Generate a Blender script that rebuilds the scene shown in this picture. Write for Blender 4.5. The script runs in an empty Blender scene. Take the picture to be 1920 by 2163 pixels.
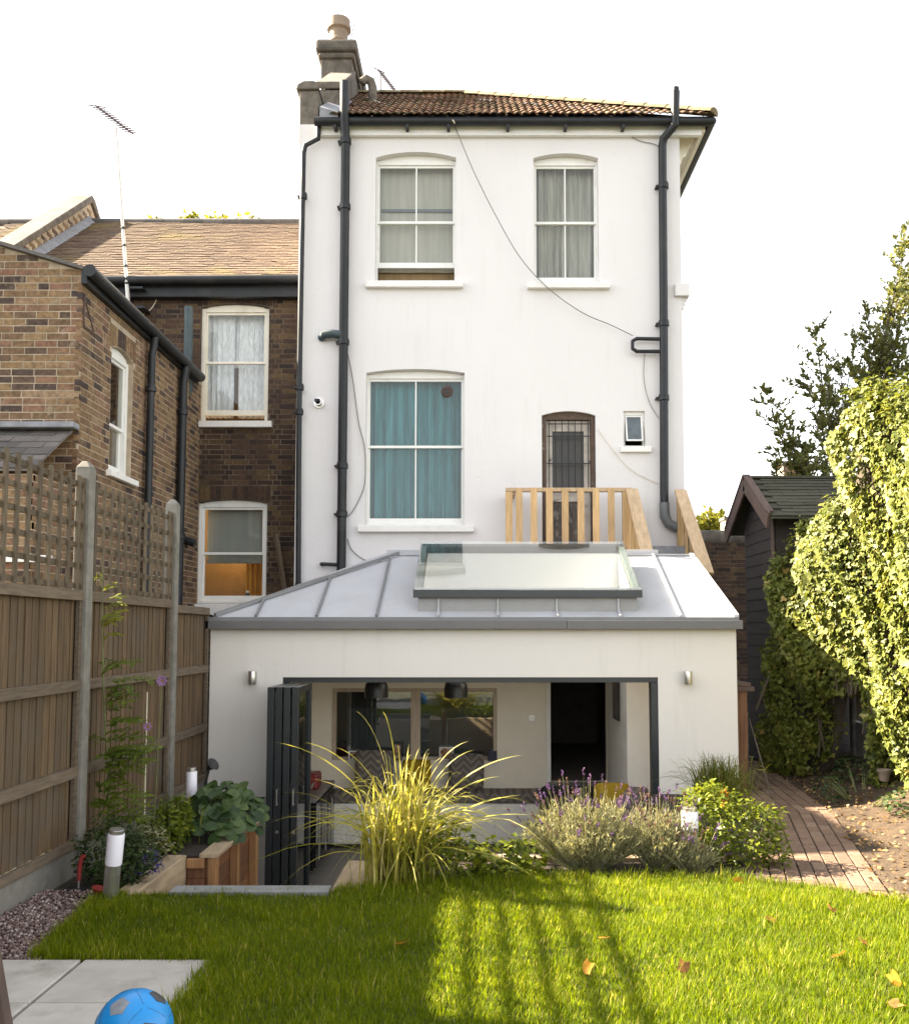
import bpy, bmesh, math, random
import numpy as np
from mathutils import Vector, Matrix

S = bpy.context.scene
COL = S.collection
R = math.radians
random.seed(7)
RNG = np.random.default_rng(11)

# ------------------------------------------------------------------ camera
CAM_Z = 1.66                       # eye height above the lawn
TILT = R(4.2)
FPX, CX = 2060.0, 1012.0           # focal length and axis of the photograph, in its own pixels
CY = 1337.0 - FPX * math.tan(TILT)
cam = bpy.data.cameras.new('camera')
cam.sensor_fit = 'HORIZONTAL'
cam.sensor_width = 36.0
cam.lens = 36.0 * FPX / 1920.0
cam.shift_x = -(CX - 960.0) / 1920.0
cam.shift_y = (CY - 1081.5) / 1920.0
cam.clip_start = 0.05
cam.clip_end = 3000.0
cam_ob = bpy.data.objects.new('camera', cam)
cam_ob.location = (0, 0, CAM_Z)
cam_ob.rotation_euler = (R(90) + TILT, 0, 0)
COL.objects.link(cam_ob)
S.camera = cam_ob

# ------------------------------------------------------------------ sky, sun, exposure
SUN_EL, SUN_AZ = R(36.2), R(15.5)   # from the left, a little behind the facade
sun_dir = Vector((-math.cos(SUN_EL) * math.cos(SUN_AZ), math.cos(SUN_EL) * math.sin(SUN_AZ), math.sin(SUN_EL)))
world = bpy.data.worlds.new('World')
S.world = world
world.use_nodes = True
wn = world.node_tree
bg = wn.nodes['Background']
sky = wn.nodes.new('ShaderNodeTexSky')
sky.sky_type = 'NISHITA'
sky.sun_disc = False
sky.sun_elevation = SUN_EL
sky.sun_rotation = math.atan2(sun_dir.x, sun_dir.y)
sky.air_density = 1.0
sky.dust_density = 1.0
sky.ozone_density = 1.0
hsv = wn.nodes.new('ShaderNodeHueSaturation')       # thin bright autumn haze: a pale, nearly white sky
hsv.inputs['Saturation'].default_value = 0.15
wn.links.new(sky.outputs['Color'], hsv.inputs['Color'])
wn.links.new(hsv.outputs['Color'], bg.inputs['Color'])
bg.inputs['Strength'].default_value = 0.075
sun = bpy.data.lights.new('sun', 'SUN')
sun.energy = 5.0
sun.angle = R(0.6)
sun.color = (1.0, 0.87, 0.66)
sun_ob = bpy.data.objects.new('sun', sun)
sun_ob.rotation_euler = sun_dir.to_track_quat('Z', 'Y').to_euler()
sun_ob.location = sun_dir * 60
COL.objects.link(sun_ob)
S.view_settings.view_transform = 'Standard'
S.view_settings.look = 'None'
S.view_settings.gamma = 1.0
S.view_settings.use_curve_mapping = False
S.view_settings.exposure = 2.92
S.render.engine = 'CYCLES'
S.cycles.use_denoising = True
S.cycles.max_bounces = 12
S.cycles.diffuse_bounces = 8
S.cycles.transparent_max_bounces = 24
S.cycles.sample_clamp_indirect = 10.0


def pt(px, py, d):
    """point at depth d (metres from the camera plane) seen at photo pixel px, py"""
    a = TILT + math.atan((CY - py) / FPX)
    z = d * math.tan(a)
    fc = d * math.cos(TILT) + z * math.sin(TILT)
    return Vector(((px - CX) / FPX * fc, d, z + CAM_Z))


def PX(px, d, py=1337):
    return pt(px, py, d).x


def PZ(py, d):
    return pt(CX, py, d).z


# ------------------------------------------------------------------ scene graph helpers
OFF = {}


def attach(o, parent, pos=None):
    COL.objects.link(o)
    w = Vector(pos) if pos is not None else Vector((0, 0, 0))
    if parent is not None:
        o.parent = parent
        o.location = w - OFF[parent.name]
    else:
        o.location = w
    OFF[o.name] = w
    return o


def tag(o, label=None, cat=None, group=None, kind=None):
    if label: o['label'] = label
    if cat: o['category'] = cat
    if group: o['group'] = group
    if kind: o['kind'] = kind
    return o


def thing(name, label, cat, loc=(0, 0, 0), group=None):
    o = bpy.data.objects.new(name, None)
    o.empty_display_size = 0.2
    attach(o, None, loc)
    return tag(o, label, cat, group)


class MB:
    """collects geometry in world coordinates, build() links it as one mesh object"""
    def __init__(self):
        self.v = []; self.f = []; self.r = []; self.m = []
        self.cr = 0.5; self.cm = 0

    def poly(self, *pts):
        i = len(self.v)
        self.v += [tuple(p) for p in pts]
        self.f.append(tuple(range(i, i + len(pts)))); self.r.append(self.cr); self.m.append(self.cm)
        return self

    def faces(self, vs, fs):
        i = len(self.v)
        self.v += [tuple(p) for p in vs]
        for f in fs:
            self.f.append(tuple(i + k for k in f)); self.r.append(self.cr); self.m.append(self.cm)
        return self

    def hexa(self, p):
        return self.faces(p, [(0, 3, 2, 1), (4, 5, 6, 7), (0, 1, 5, 4), (1, 2, 6, 5), (2, 3, 7, 6), (3, 0, 4, 7)])

    def box(self, x0, x1, y0, y1, z0, z1):
        return self.hexa([(x0, y0, z0), (x1, y0, z0), (x1, y1, z0), (x0, y1, z0),
                          (x0, y0, z1), (x1, y0, z1), (x1, y1, z1), (x0, y1, z1)])

    def bar(self, a, b, w, h, up=(0, 0, 1)):
        a = Vector(a); b = Vector(b); d = (b - a).normalized(); up = Vector(up)
        s = d.cross(up)
        if s.length < 1e-4: s = d.cross(Vector((0, 1, 0)))
        s.normalize(); u = s.cross(d)
        s = s * w / 2; u = u * h / 2
        return self.hexa([a - s - u, a + s - u, a + s + u, a - s + u, b - s - u, b + s - u, b + s + u, b - s + u])

    def prism(self, pts, vec):
        n = len(pts); vec = Vector(vec)
        A = [Vector(p) for p in pts]; B = [p + vec for p in A]
        return self.faces(A + B, [tuple(range(n))[::-1], tuple(range(n, 2 * n))] +
                          [(i, (i + 1) % n, n + (i + 1) % n, n + i) for i in range(n)])

    def tube(self, path, r, n=10, cap=True):
        path = [Vector(p) for p in path]
        rs = r if isinstance(r, (list, tuple)) else [r] * len(path)
        base = len(self.v); prev = None
        for k, p in enumerate(path):
            if k == 0: t = path[1] - p
            elif k == len(path) - 1: t = p - path[k - 1]
            else: t = (path[k + 1] - p).normalized() + (p - path[k - 1]).normalized()
            t.normalize()
            if prev is None:
                s = t.cross(Vector((0, 0, 1)))
                if s.length < 1e-3: s = t.cross(Vector((0, 1, 0)))
            else:
                s = prev - t * prev.dot(t)
                if s.length < 1e-4: s = t.cross(Vector((0, 1, 0)))
            s.normalize(); prev = s; u = t.cross(s)
            for i in range(n):
                a = 2 * math.pi * i / n
                self.v.append(tuple(p + (s * math.cos(a) + u * math.sin(a)) * rs[k]))
        for k in range(len(path) - 1):
            for i in range(n):
                j = (i + 1) % n
                self.f.append((base + k * n + i, base + k * n + j, base + (k + 1) * n + j, base + (k + 1) * n + i))
                self.r.append(self.cr); self.m.append(self.cm)
        if cap:
            for st, rev in ((base, True), (base + (len(path) - 1) * n, False)):
                q = tuple(range(st, st + n))
                self.f.append(q[::-1] if rev else q); self.r.append(self.cr); self.m.append(self.cm)
        return self

    def lathe(self, c, prof, n=20, ax=None):
        """prof = [(radius, height)...] about the vertical through c (or about direction ax)"""
        c = Vector(c); base = len(self.v)
        q = Vector((0, 0, 1)).rotation_difference(Vector(ax)) if ax is not None else None
        for r, z in prof:
            for i in range(n):
                a = 2 * math.pi * i / n
                p = Vector((r * math.cos(a), r * math.sin(a), z))
                if q: p = q @ p
                self.v.append(tuple(c + p))
        for k in range(len(prof) - 1):
            for i in range(n):
                j = (i + 1) % n
                self.f.append((base + k * n + i, base + k * n + j, base + (k + 1) * n + j, base + (k + 1) * n + i))
                self.r.append(self.cr); self.m.append(self.cm)
        for k, rev in ((0, True), (len(prof) - 1, False)):
            if prof[k][0] > 1e-4:
                t = tuple(range(base + k * n, base + (k + 1) * n))
                self.f.append(t[::-1] if rev else t); self.r.append(self.cr); self.m.append(self.cm)
        return self

    def mesh(self, name, mat):
        me = bpy.data.meshes.new(name)
        me.from_pydata(self.v, [], self.f)
        for m in (mat if isinstance(mat, (list, tuple)) else [mat]):
            me.materials.append(m)
        if any(self.m): me.polygons.foreach_set('material_index', self.m)
        if len(set(self.r)) > 1:
            a = me.attributes.new('rnd', 'FLOAT', 'FACE'); a.data.foreach_set('value', self.r)
        me.update()
        return me

    def build(self, name, mat, parent=None, smooth=False, bevel=0.0, fix=True, pos=None):
        me = self.mesh(name, mat)
        if fix or smooth:
            bm = bmesh.new(); bm.from_mesh(me)
            if smooth: bmesh.ops.remove_doubles(bm, verts=bm.verts, dist=1e-5)
            if fix: bmesh.ops.recalc_face_normals(bm, faces=bm.faces)
            bm.to_mesh(me); bm.free()
        if smooth:
            me.polygons.foreach_set('use_smooth', [True] * len(me.polygons))
            me.set_sharp_from_angle(angle=R(40))
        if pos is not None:
            me.transform(Matrix.Translation(-Vector(pos)))
        o = bpy.data.objects.new(name, me)
        attach(o, parent, pos)
        if bevel:
            b = o.modifiers.new('bevel', 'BEVEL'); b.width = bevel; b.segments = 2; b.limit_method = 'ANGLE'
            b.angle_limit = R(40)
        return o


def bulk(name, tv, tf, mats, pos, rnd, mat, parent=None, rnd2=None):
    """many copies of one small leaf / blade in ONE mesh: tv (k,3), tf (m,c), mats (N,3,3), pos (N,3)"""
    tv = np.asarray(tv, float); tf = np.asarray(tf, int)
    N = len(pos); k = len(tv); m, c = tf.shape
    V = (np.einsum('nij,kj->nki', mats, tv) + np.asarray(pos)[:, None, :]).reshape(-1, 3)
    F = (tf[None] + (np.arange(N) * k)[:, None, None]).reshape(-1)
    me = bpy.data.meshes.new(name)
    me.vertices.add(N * k); me.vertices.foreach_set('co', V.astype(np.float32).ravel())
    me.loops.add(N * m * c); me.loops.foreach_set('vertex_index', F.astype(np.int32))
    me.polygons.add(N * m)
    me.polygons.foreach_set('loop_start', (np.arange(N * m) * c).astype(np.int32))
    me.update(calc_edges=True)
    a = me.attributes.new('rnd', 'FLOAT', 'FACE')
    a.data.foreach_set('value', np.repeat(np.asarray(rnd, float), m).astype(np.float32))
    me.materials.append(mat)
    me.validate()
    o = bpy.data.objects.new(name, me)
    return attach(o, parent)


def frames(nrm, tip, scale, sx=1.0):
    """rotation*scale matrices: local y -> tip direction, local z -> normal"""
    n = nrm / np.linalg.norm(nrm, axis=1, keepdims=True)
    t = tip - n * np.sum(tip * n, axis=1, keepdims=True)
    t /= np.maximum(np.linalg.norm(t, axis=1, keepdims=True), 1e-6)
    s = np.cross(t, n)
    M = np.stack([s * sx, t, n], axis=2)
    return M * np.asarray(scale)[:, None, None]


def rand_dirs(n, rng=RNG):
    v = rng.normal(size=(n, 3))
    return v / np.linalg.norm(v, axis=1, keepdims=True)


class Frame:
    """a wall plane: point(u, z, n) with u along the wall, n outwards"""
    def __init__(s, O, U, N):
        s.O = Vector(O); s.U = Vector(U); s.N = Vector(N)

    def p(s, u, z, n=0.0):
        return s.O + s.U * u + s.N * n + Vector((0, 0, z))

    def box(s, mb, u0, u1, z0, z1, n0, n1):
        p = s.p
        return mb.hexa([p(u0, z0, n1), p(u1, z0, n1), p(u1, z0, n0), p(u0, z0, n0),
                        p(u0, z1, n1), p(u1, z1, n1), p(u1, z1, n0), p(u0, z1, n0)])


def cells(x0, x1, y0, y1, holes):
    xs = sorted({x0, x1} | {v for h in holes for v in (h[0], h[1]) if x0 < v < x1})
    ys = sorted({y0, y1} | {v for h in holes for v in (h[2], h[3]) if y0 < v < y1})
    for i in range(len(xs) - 1):
        for j in range(len(ys) - 1):
            cx, cy = (xs[i] + xs[i + 1]) / 2, (ys[j] + ys[j + 1]) / 2
            if not any(h[0] < cx < h[1] and h[2] < cy < h[3] for h in holes):
                yield xs[i], xs[i + 1], ys[j], ys[j + 1]


def arc(u0, u1, z, rise, n=10):
    return [(u0 + (u1 - u0) * k / n, z + rise * (1 - (2 * k / n - 1) ** 2)) for k in range(n + 1)]


def wall_face(mb, fr, u0, u1, z0, z1, ops, depth, n=0.0):
    """wall skin with openings (u0, u1, z0, spring, rise) and their reveals, all in one mesh"""
    H = [(o[0], o[1], o[2], o[3] + o[4]) for o in ops]
    for a, b, c, d in cells(u0, u1, z0, z1, H):
        mb.poly(fr.p(a, c, n), fr.p(b, c, n), fr.p(b, d, n), fr.p(a, d, n))
    for a, b, c, d, rise in ops:
        A = arc(a, b, d, rise) if rise > 0 else [(a, d), (b, d)]
        if rise > 0:
            for k in range(len(A) - 1):
                mb.poly(fr.p(A[k][0], A[k][1], n), fr.p(A[k + 1][0], A[k + 1][1], n),
                        fr.p(A[k + 1][0], d + rise, n), fr.p(A[k][0], d + rise, n))
        ring = [(a, c), (b, c), (b, d)] + [q for q in A[::-1]][1:-1] + [(a, d)] if rise > 0 else [(a, c), (b, c), (b, d), (a, d)]
        for k in range(len(ring)):
            p, q = ring[k], ring[(k + 1) % len(ring)]
            mb.poly(fr.p(p[0], p[1], n), fr.p(p[0], p[1], n - depth), fr.p(q[0], q[1], n - depth), fr.p(q[0], q[1], n))
    return mb


# ------------------------------------------------------------------ materials
def nd(t, kind, **kw):
    n = t.nodes.new(kind)
    for k, v in kw.items():
        if k in n.inputs: n.inputs[k].default_value = v
        else: setattr(n, k, v)
    return n


def coords(t, scale=(1, 1, 1), per_object=True):
    """world position, scaled, shifted per object so that shared meshes do not repeat"""
    g = nd(t, 'ShaderNodeNewGeometry')
    m = nd(t, 'ShaderNodeVectorMath', operation='MULTIPLY')
    m.inputs[1].default_value = scale
    t.links.new(g.outputs['Position'], m.inputs[0])
    if not per_object: return m.outputs[0]
    oi = nd(t, 'ShaderNodeObjectInfo')
    k = nd(t, 'ShaderNodeMath', operation='MULTIPLY'); k.inputs[1].default_value = 37.0
    t.links.new(oi.outputs['Random'], k.inputs[0])
    a = nd(t, 'ShaderNodeVectorMath', operation='ADD')
    t.links.new(m.outputs[0], a.inputs[0]); t.links.new(k.outputs[0], a.inputs[1])
    return a.outputs[0]


def ramp(t, fac, stops):
    r = nd(t, 'ShaderNodeValToRGB')
    e = r.color_ramp.elements
    while len(e) < len(stops): e.new(0.5)
    for k, (p, c) in enumerate(stops):
        e[k].position = p; e[k].color = (*c, 1)
    t.links.new(fac, r.inputs['Fac'])
    return r.outputs['Color']


def noise(t, vec, scale, detail=4.0, rough=0.55):
    n = nd(t, 'ShaderNodeTexNoise', Scale=scale, Detail=detail, Roughness=rough)
    t.links.new(vec, n.inputs['Vector'])
    return n.outputs['Fac']


def mixc(t, fac, a, b, mode='MIX'):
    m = nd(t, 'ShaderNodeMix', data_type='RGBA', blend_type=mode)
    for s, k in ((fac, 0), (a, 6), (b, 7)):
        if isinstance(s, (int, float)): m.inputs[k].default_value = s
        elif isinstance(s, tuple): m.inputs[k].default_value = (*s, 1)
        else: t.links.new(s, m.inputs[k])
    return m.outputs[2]


def smooth_range(t, x, a, b, lo=0.0, hi=1.0):
    m = nd(t, 'ShaderNodeMapRange')
    for k, v in ((1, a), (2, b), (3, lo), (4, hi)): m.inputs[k].default_value = v
    t.links.new(x, m.inputs[0])
    return m.outputs[0]


def bump(t, b, height, strength, dist=0.01):
    n = nd(t, 'ShaderNodeBump', Strength=strength, Distance=dist)
    t.links.new(height, n.inputs['Height']); t.links.new(n.outputs['Normal'], b.inputs['Normal'])


def newmat(name):
    m = bpy.data.materials.new(name); m.use_nodes = True
    return m, m.node_tree, m.node_tree.nodes['Principled BSDF']


def simple(name, col, rough=0.6, metal=0.0, var=0.0, mott=0.15, nscale=6.0, stretch=(1, 1, 1), bmp=0.15, bscale=60.0,
           dirt=None, dscale=1.5, damt=(0.5, 0.75), spec=0.5, bdist=0.004, face=False):
    """paint, wood, stone, plastic: a base colour with mottling, per-object variation, dirt and fine relief"""
    m, t, b = newmat(name)
    v = coords(t, stretch)
    f = noise(t, v, nscale, 5)
    lo = tuple(c * (1 - mott) for c in col); hi = tuple(min(1, c * (1 + mott)) for c in col)
    c = ramp(t, f, [(0.3, lo), (0.7, hi)])
    if var:
        if face:
            at = nd(t, 'ShaderNodeAttribute', attribute_name='rnd'); src = at.outputs['Fac']
        else:
            oi = nd(t, 'ShaderNodeObjectInfo'); src = oi.outputs['Random']
        g = smooth_range(t, src, 0, 1, 1 - var, 1 + var)
        c = mixc(t, 1.0, c, g, 'MULTIPLY')
    if dirt:
        d = noise(t, coords(t, (1, 1, 1), False), dscale, 6, 0.65)
        k = smooth_range(t, d, damt[0], damt[1])
        c = mixc(t, k, c, dirt)
    t.links.new(c, b.inputs['Base Color'])
    b.inputs['Roughness'].default_value = rough
    b.inputs['Metallic'].default_value = metal
    b.inputs['Specular IOR Level'].default_value = spec
    if bmp: bump(t, b, noise(t, v, bscale, 4), bmp, bdist)
    return m


def choice(name, stops, face, rough=0.85, mott=0.25, nscale=30.0, bmp=0.5, spec=0.3, bscale=90.0, dirt=None, dscale=1.2, damt=(0.5, 0.8)):
    """a colour picked per piece (brick, tile, slate) from a ramp, mottled"""
    m, t, b = newmat(name)
    if face:
        at = nd(t, 'ShaderNodeAttribute', attribute_name='rnd'); src = at.outputs['Fac']
    else:
        oi = nd(t, 'ShaderNodeObjectInfo'); src = oi.outputs['Random']
    c = ramp(t, src, stops)
    v = coords(t)
    f = noise(t, v, nscale, 5)
    c = mixc(t, 1.0, c, smooth_range(t, f, 0.25, 0.75, 1 - mott, 1 + mott), 'MULTIPLY')
    if dirt:
        k = smooth_range(t, noise(t, coords(t, (1, 1, 1), False), dscale, 5), *damt)
        c = mixc(t, k, c, dirt)
    t.links.new(c, b.inputs['Base Color'])
    b.inputs['Roughness'].default_value = rough
    b.inputs['Specular IOR Level'].default_value = spec
    bump(t, b, noise(t, v, bscale, 4), bmp, 0.004)
    return m


def leafmat(name, stops, trans=0.35, rough=0.45, spec=0.35, object_random=False):
    m, t, b = newmat(name)
    if object_random:
        oi = nd(t, 'ShaderNodeObjectInfo'); src = oi.outputs['Random']
    else:
        at = nd(t, 'ShaderNodeAttribute', attribute_name='rnd'); src = at.outputs['Fac']
    c = ramp(t, src, stops)
    c = mixc(t, 1.0, c, smooth_range(t, noise(t, coords(t, (1, 1, 1), False), 25.0, 3), 0.3, 0.7, 0.75, 1.25), 'MULTIPLY')
    t.links.new(c, b.inputs['Base Color'])
    b.inputs['Roughness'].default_value = rough
    b.inputs['Specular IOR Level'].default_value = spec
    tr = nd(t, 'ShaderNodeBsdfTranslucent')
    t.links.new(mixc(t, 1.0, c, (1.25, 1.2, 0.7), 'MULTIPLY'), tr.inputs['Color'])
    mx = nd(t, 'ShaderNodeMixShader'); mx.inputs[0].default_value = trans
    out = t.nodes['Material Output']
    t.links.new(b.outputs[0], mx.inputs[1]); t.links.new(tr.outputs[0], mx.inputs[2])
    t.links.new(mx.outputs[0], out.inputs['Surface'])
    return m


def glassmat(name, tint=(0.9, 0.95, 0.93), refl=0.08, rough=0.02):
    """thin window glass: clear, tinted, reflecting more at grazing angles"""
    m, t, b = newmat(name)
    t.nodes.remove(b)
    tr = nd(t, 'ShaderNodeBsdfTransparent'); tr.inputs['Color'].default_value = (*tint, 1)
    gl = nd(t, 'ShaderNodeBsdfAnisotropic'); gl.inputs['Roughness'].default_value = rough
    lw = nd(t, 'ShaderNodeLayerWeight', Blend=0.5)
    pw = nd(t, 'ShaderNodeMath', operation='POWER'); pw.inputs[1].default_value = 5.0
    t.links.new(lw.outputs['Facing'], pw.inputs[0])
    k = smooth_range(t, pw.outputs[0], 0.0, 1.0, refl, 1.0)
    bp = nd(t, 'ShaderNodeBump', Strength=0.02, Distance=0.02)
    t.links.new(noise(t, coords(t, (1, 1, 1), False), 3.0, 2), bp.inputs['Height'])
    t.links.new(bp.outputs['Normal'], gl.inputs['Normal'])
    mx = nd(t, 'ShaderNodeMixShader')
    t.links.new(k, mx.inputs[0]); t.links.new(tr.outputs[0], mx.inputs[1]); t.links.new(gl.outputs[0], mx.inputs[2])
    t.links.new(mx.outputs[0], t.nodes['Material Output'].inputs['Surface'])
    return m


def brick_pieces(root, part_parent, fr, u0, u1, z0, z1, ops, mats, keep=300, bond='flemish', n=0.0, clip=None, seed=1,
                 course=0.0735, arches=(), cam_y=None):
    """bricks on a wall: the largest in view as objects, the rest joined; returns list of (dist, item)"""
    rnd = random.Random(seed)
    items = []
    row = 0; z = z0
    while z < z1 - 0.02:
        u = u0 - rnd.uniform(0, 0.02) - (0.06 if bond == 'flemish' else 0.11) * (row % 2)
        k = row % 2
        while u < u1:
            L = 0.213 if (bond != 'flemish' or k % 2 == 0) else 0.100
            if bond != 'flemish' and rnd.random() < 0.05: L = 0.103
            a, b = max(u, u0), min(u + L, u1)
            c, d = z + 0.005, min(z + course - 0.008, z1)
            u += L + 0.014; k += 1
            if b - a < 0.03: continue
            segs = [(a, b)]
            for o in list(ops) + list(arches):
                oz1 = o[3] + o[4]
                if d > o[2] + 0.005 and c < oz1 - 0.005:
                    ns = []
                    for s0, s1 in segs:
                        if s1 <= o[0] or s0 >= o[1]: ns.append((s0, s1)); continue
                        if s0 < o[0] - 0.02: ns.append((s0, o[0] - 0.004))
                        if s1 > o[1] + 0.02: ns.append((o[1] + 0.004, s1))
                    segs = ns
            for s0, s1 in segs:
                if clip and not clip((s0 + s1) / 2, (c + d) / 2): continue
                items.append((s0, s1, c, d, rnd.uniform(-0.0015, 0.002), rnd.gauss(0, 0.004)))
        z += course; row += 1
    for o in arches:                                     # soldier bricks over an opening, following its curve
        w = o[1] - o[0]; m = int(w / 0.077)
        for i in range(m):
            a = o[0] + w * i / m; b = a + w / m - 0.008
            mid = (a + b) / 2
            q = (2 * (mid - o[0]) / w - 1)
            lo = o[2] + o[5] * (1 - q * q) if len(o) > 5 else o[2]
            items.append((a, b, lo + 0.006, o[3] + o[4] - 0.006, rnd.uniform(0, 0.003), 0.0))
    return [(fr, it, n) for it in items]


def place_bricks(root, items, mat_obj, mat_many, keep=300, eye=(0, 0, CAM_Z), order=None, thick=0.05, proud=0.0):
    def dist(q):
        fr, it, n = q
        return (fr.p((it[0] + it[1]) / 2, (it[2] + it[3]) / 2, n) - Vector(eye)).length
    items = sorted(items, key=order or dist)
    base = MB(); base.box(-0.5, 0.5, -0.5, 0.5, -0.5, 0.5)
    me = base.mesh('brick', mat_obj)
    for fr, it, n in items[:keep]:
        a, b, c, d, dn, tilt = it
        o = bpy.data.objects.new('brick', me)
        ctr = fr.p((a + b) / 2, (c + d) / 2, n + proud + dn - thick / 2)
        attach(o, root, ctr)
        o.scale = (b - a, thick, d - c)
        o.rotation_euler = (0, tilt, math.atan2(fr.U.y, fr.U.x))
    mb = MB(); rr = random.Random(3)
    for fr, it, n in items[keep:]:
        a, b, c, d, dn, tilt = it
        mb.cr = rr.random()
        fr.box(mb, a, b, c, d, n + proud + dn - thick, n + proud + dn)
    if mb.v:
        o = mb.build('brick_courses', mat_many, root, fix=True)
        tag(o, kind='stuff')
# ------------------------------------------------------------------ the palette
M = {}


def facade_mat(name, col, stain, brick=True):
    m, t, b = newmat(name)
    v = coords(t, (1, 1, 1), False)
    f = noise(t, v, 1.1, 6, 0.65)
    c = ramp(t, f, [(0.35, tuple(x * 0.965 for x in col)), (0.7, col)])
    streak = noise(t, coords(t, (3.5, 3.5, 0.35), False), 2.2, 5, 0.6)
    c = mixc(t, smooth_range(t, streak, 0.56, 0.86, 0.0, 0.5), c, stain)
    spot = noise(t, v, 14.0, 3, 0.5)
    c = mixc(t, smooth_range(t, spot, 0.70, 0.80, 0.0, 0.45), c, stain)
    t.links.new(c, b.inputs['Base Color'])
    b.inputs['Roughness'].default_value = 0.75
    b.inputs['Specular IOR Level'].default_value = 0.25
    h = noise(t, v, 45.0, 4)
    if brick:
        br = nd(t, 'ShaderNodeTexBrick', Scale=1.0)
        br.inputs['Brick Width'].default_value = 0.225; br.inputs['Row Height'].default_value = 0.075
        br.inputs['Mortar Size'].default_value = 0.008; br.inputs['Mortar Smooth'].default_value = 1.0
        sx = nd(t, 'ShaderNodeSeparateXYZ'); cx = nd(t, 'ShaderNodeCombineXYZ')
        t.links.new(v, sx.inputs[0]); t.links.new(sx.outputs['X'], cx.inputs[0]); t.links.new(sx.outputs['Z'], cx.inputs[1])
        t.links.new(cx.outputs[0], br.inputs['Vector'])
        ad = nd(t, 'ShaderNodeMath', operation='MULTIPLY_ADD'); ad.inputs[1].default_value = -0.07
        t.links.new(br.outputs['Fac'], ad.inputs[0]); t.links.new(h, ad.inputs[2])
        h = ad.outputs[0]
        big = nd(t, 'ShaderNodeMath', operation='MULTIPLY_ADD'); big.inputs[1].default_value = 3.0
        t.links.new(noise(t, v, 2.5, 3), big.inputs[0]); t.links.new(h, big.inputs[2]); h = big.outputs[0]
    bump(t, b, h, 0.35, 0.006)
    return m


M['white_wall'] = facade_mat('white_painted_brick', (0.70, 0.675, 0.67), (0.57, 0.54, 0.51))
M['render'] = facade_mat('cream_render', (0.74, 0.70, 0.645), (0.60, 0.56, 0.50), brick=False)
M['white_paint'] = simple('white_gloss_paint', (0.76, 0.75, 0.72), 0.35, mott=0.04, bmp=0.05, dirt=(0.45, 0.42, 0.37), damt=(0.62, 0.85))
M['cream_paint'] = simple('cream_paint', (0.74, 0.69, 0.58), 0.45, mott=0.05, bmp=0.05, dirt=(0.45, 0.40, 0.32), damt=(0.6, 0.85))
M['stone_sill'] = simple('painted_sill', (0.74, 0.72, 0.69), 0.6, mott=0.06, bmp=0.2, dirt=(0.42, 0.40, 0.36), dscale=3.0, damt=(0.58, 0.8))
M['black_pipe'] = simple('black_cast_iron', (0.014, 0.015, 0.017), 0.45, mott=0.3, bmp=0.1, dirt=(0.045, 0.045, 0.043), damt=(0.58, 0.85), spec=0.35)
M['grey_pipe'] = simple('grey_plastic_pipe', (0.12, 0.13, 0.135), 0.45, mott=0.1, bmp=0.05)
M['teal_pipe'] = simple('verdigris_pipe', (0.035, 0.055, 0.062), 0.6, mott=0.3, bmp=0.2)
M['zinc'] = simple('weathered_zinc', (0.41, 0.41, 0.43), 0.5, metal=0.0, mott=0.07, nscale=2.0, bmp=0.05, bscale=8, spec=0.5, dirt=(0.38, 0.37, 0.37), dscale=2.5)
M['zinc_dark'] = simple('dark_grey_zinc', (0.17, 0.17, 0.175), 0.42, mott=0.08, bmp=0.04, spec=0.5)
M['fascia_grey'] = simple('grey_powder_coat', (0.125, 0.12, 0.117), 0.4, mott=0.05, bmp=0.03)
M['alu_dark'] = simple('dark_aluminium', (0.025, 0.028, 0.03), 0.3, mott=0.08, bmp=0.02)
M['steel'] = simple('brushed_steel', (0.55, 0.53, 0.50), 0.3, metal=0.9, mott=0.08, bmp=0.03, stretch=(1, 1, 8))
M['lead'] = simple('lead_flashing', (0.20, 0.205, 0.225), 0.55, mott=0.25, nscale=9, bmp=0.4, bscale=20)
M['stone'] = simple('weathered_stone', (0.135, 0.115, 0.092), 0.9, mott=0.35, nscale=9, bmp=0.8, bscale=35, bdist=0.01, dirt=(0.06, 0.052, 0.044), dscale=3.0, damt=(0.45, 0.7))
M['clay_pot'] = simple('chimney_pot_clay', (0.23, 0.175, 0.13), 0.8, mott=0.15, bmp=0.3)
M['concrete'] = simple('concrete_post', (0.20, 0.185, 0.16), 0.9, mott=0.2, nscale=12, bmp=0.6, bscale=80, dirt=(0.125, 0.12, 0.09), dscale=4.0)
M['slab'] = simple('sandstone_slab', (0.47, 0.435, 0.395), 0.85, var=0.1, mott=0.12, nscale=4, bmp=0.4, bscale=40, dirt=(0.24, 0.22, 0.18), dscale=2.6, damt=(0.52, 0.78))
M['coping'] = simple('grey_coping', (0.22, 0.22, 0.215), 0.85, mott=0.12, bmp=0.3)
M['fence_wood'] = simple('fence_board', (0.118, 0.074, 0.037), 0.85, var=0.22, mott=0.35, nscale=5, stretch=(9, 9, 0.7), bmp=0.6, bscale=30, dirt=(0.10, 0.085, 0.065), dscale=1.4, damt=(0.5, 0.75))
M['fence_rail'] = simple('fence_rail', (0.122, 0.090, 0.060), 0.85, var=0.15, mott=0.3, nscale=6, stretch=(8, 0.8, 8), bmp=0.5, bscale=30)
M['trellis'] = simple('trellis_wood', (0.105, 0.078, 0.048), 0.85, var=0.22, mott=0.3, nscale=8, stretch=(5, 5, 1), bmp=0.4)
M['new_timber'] = simple('pale_new_timber', (0.50, 0.325, 0.155), 0.6, var=0.14, mott=0.22, nscale=4, stretch=(9, 9, 0.8), bmp=0.3)
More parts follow.
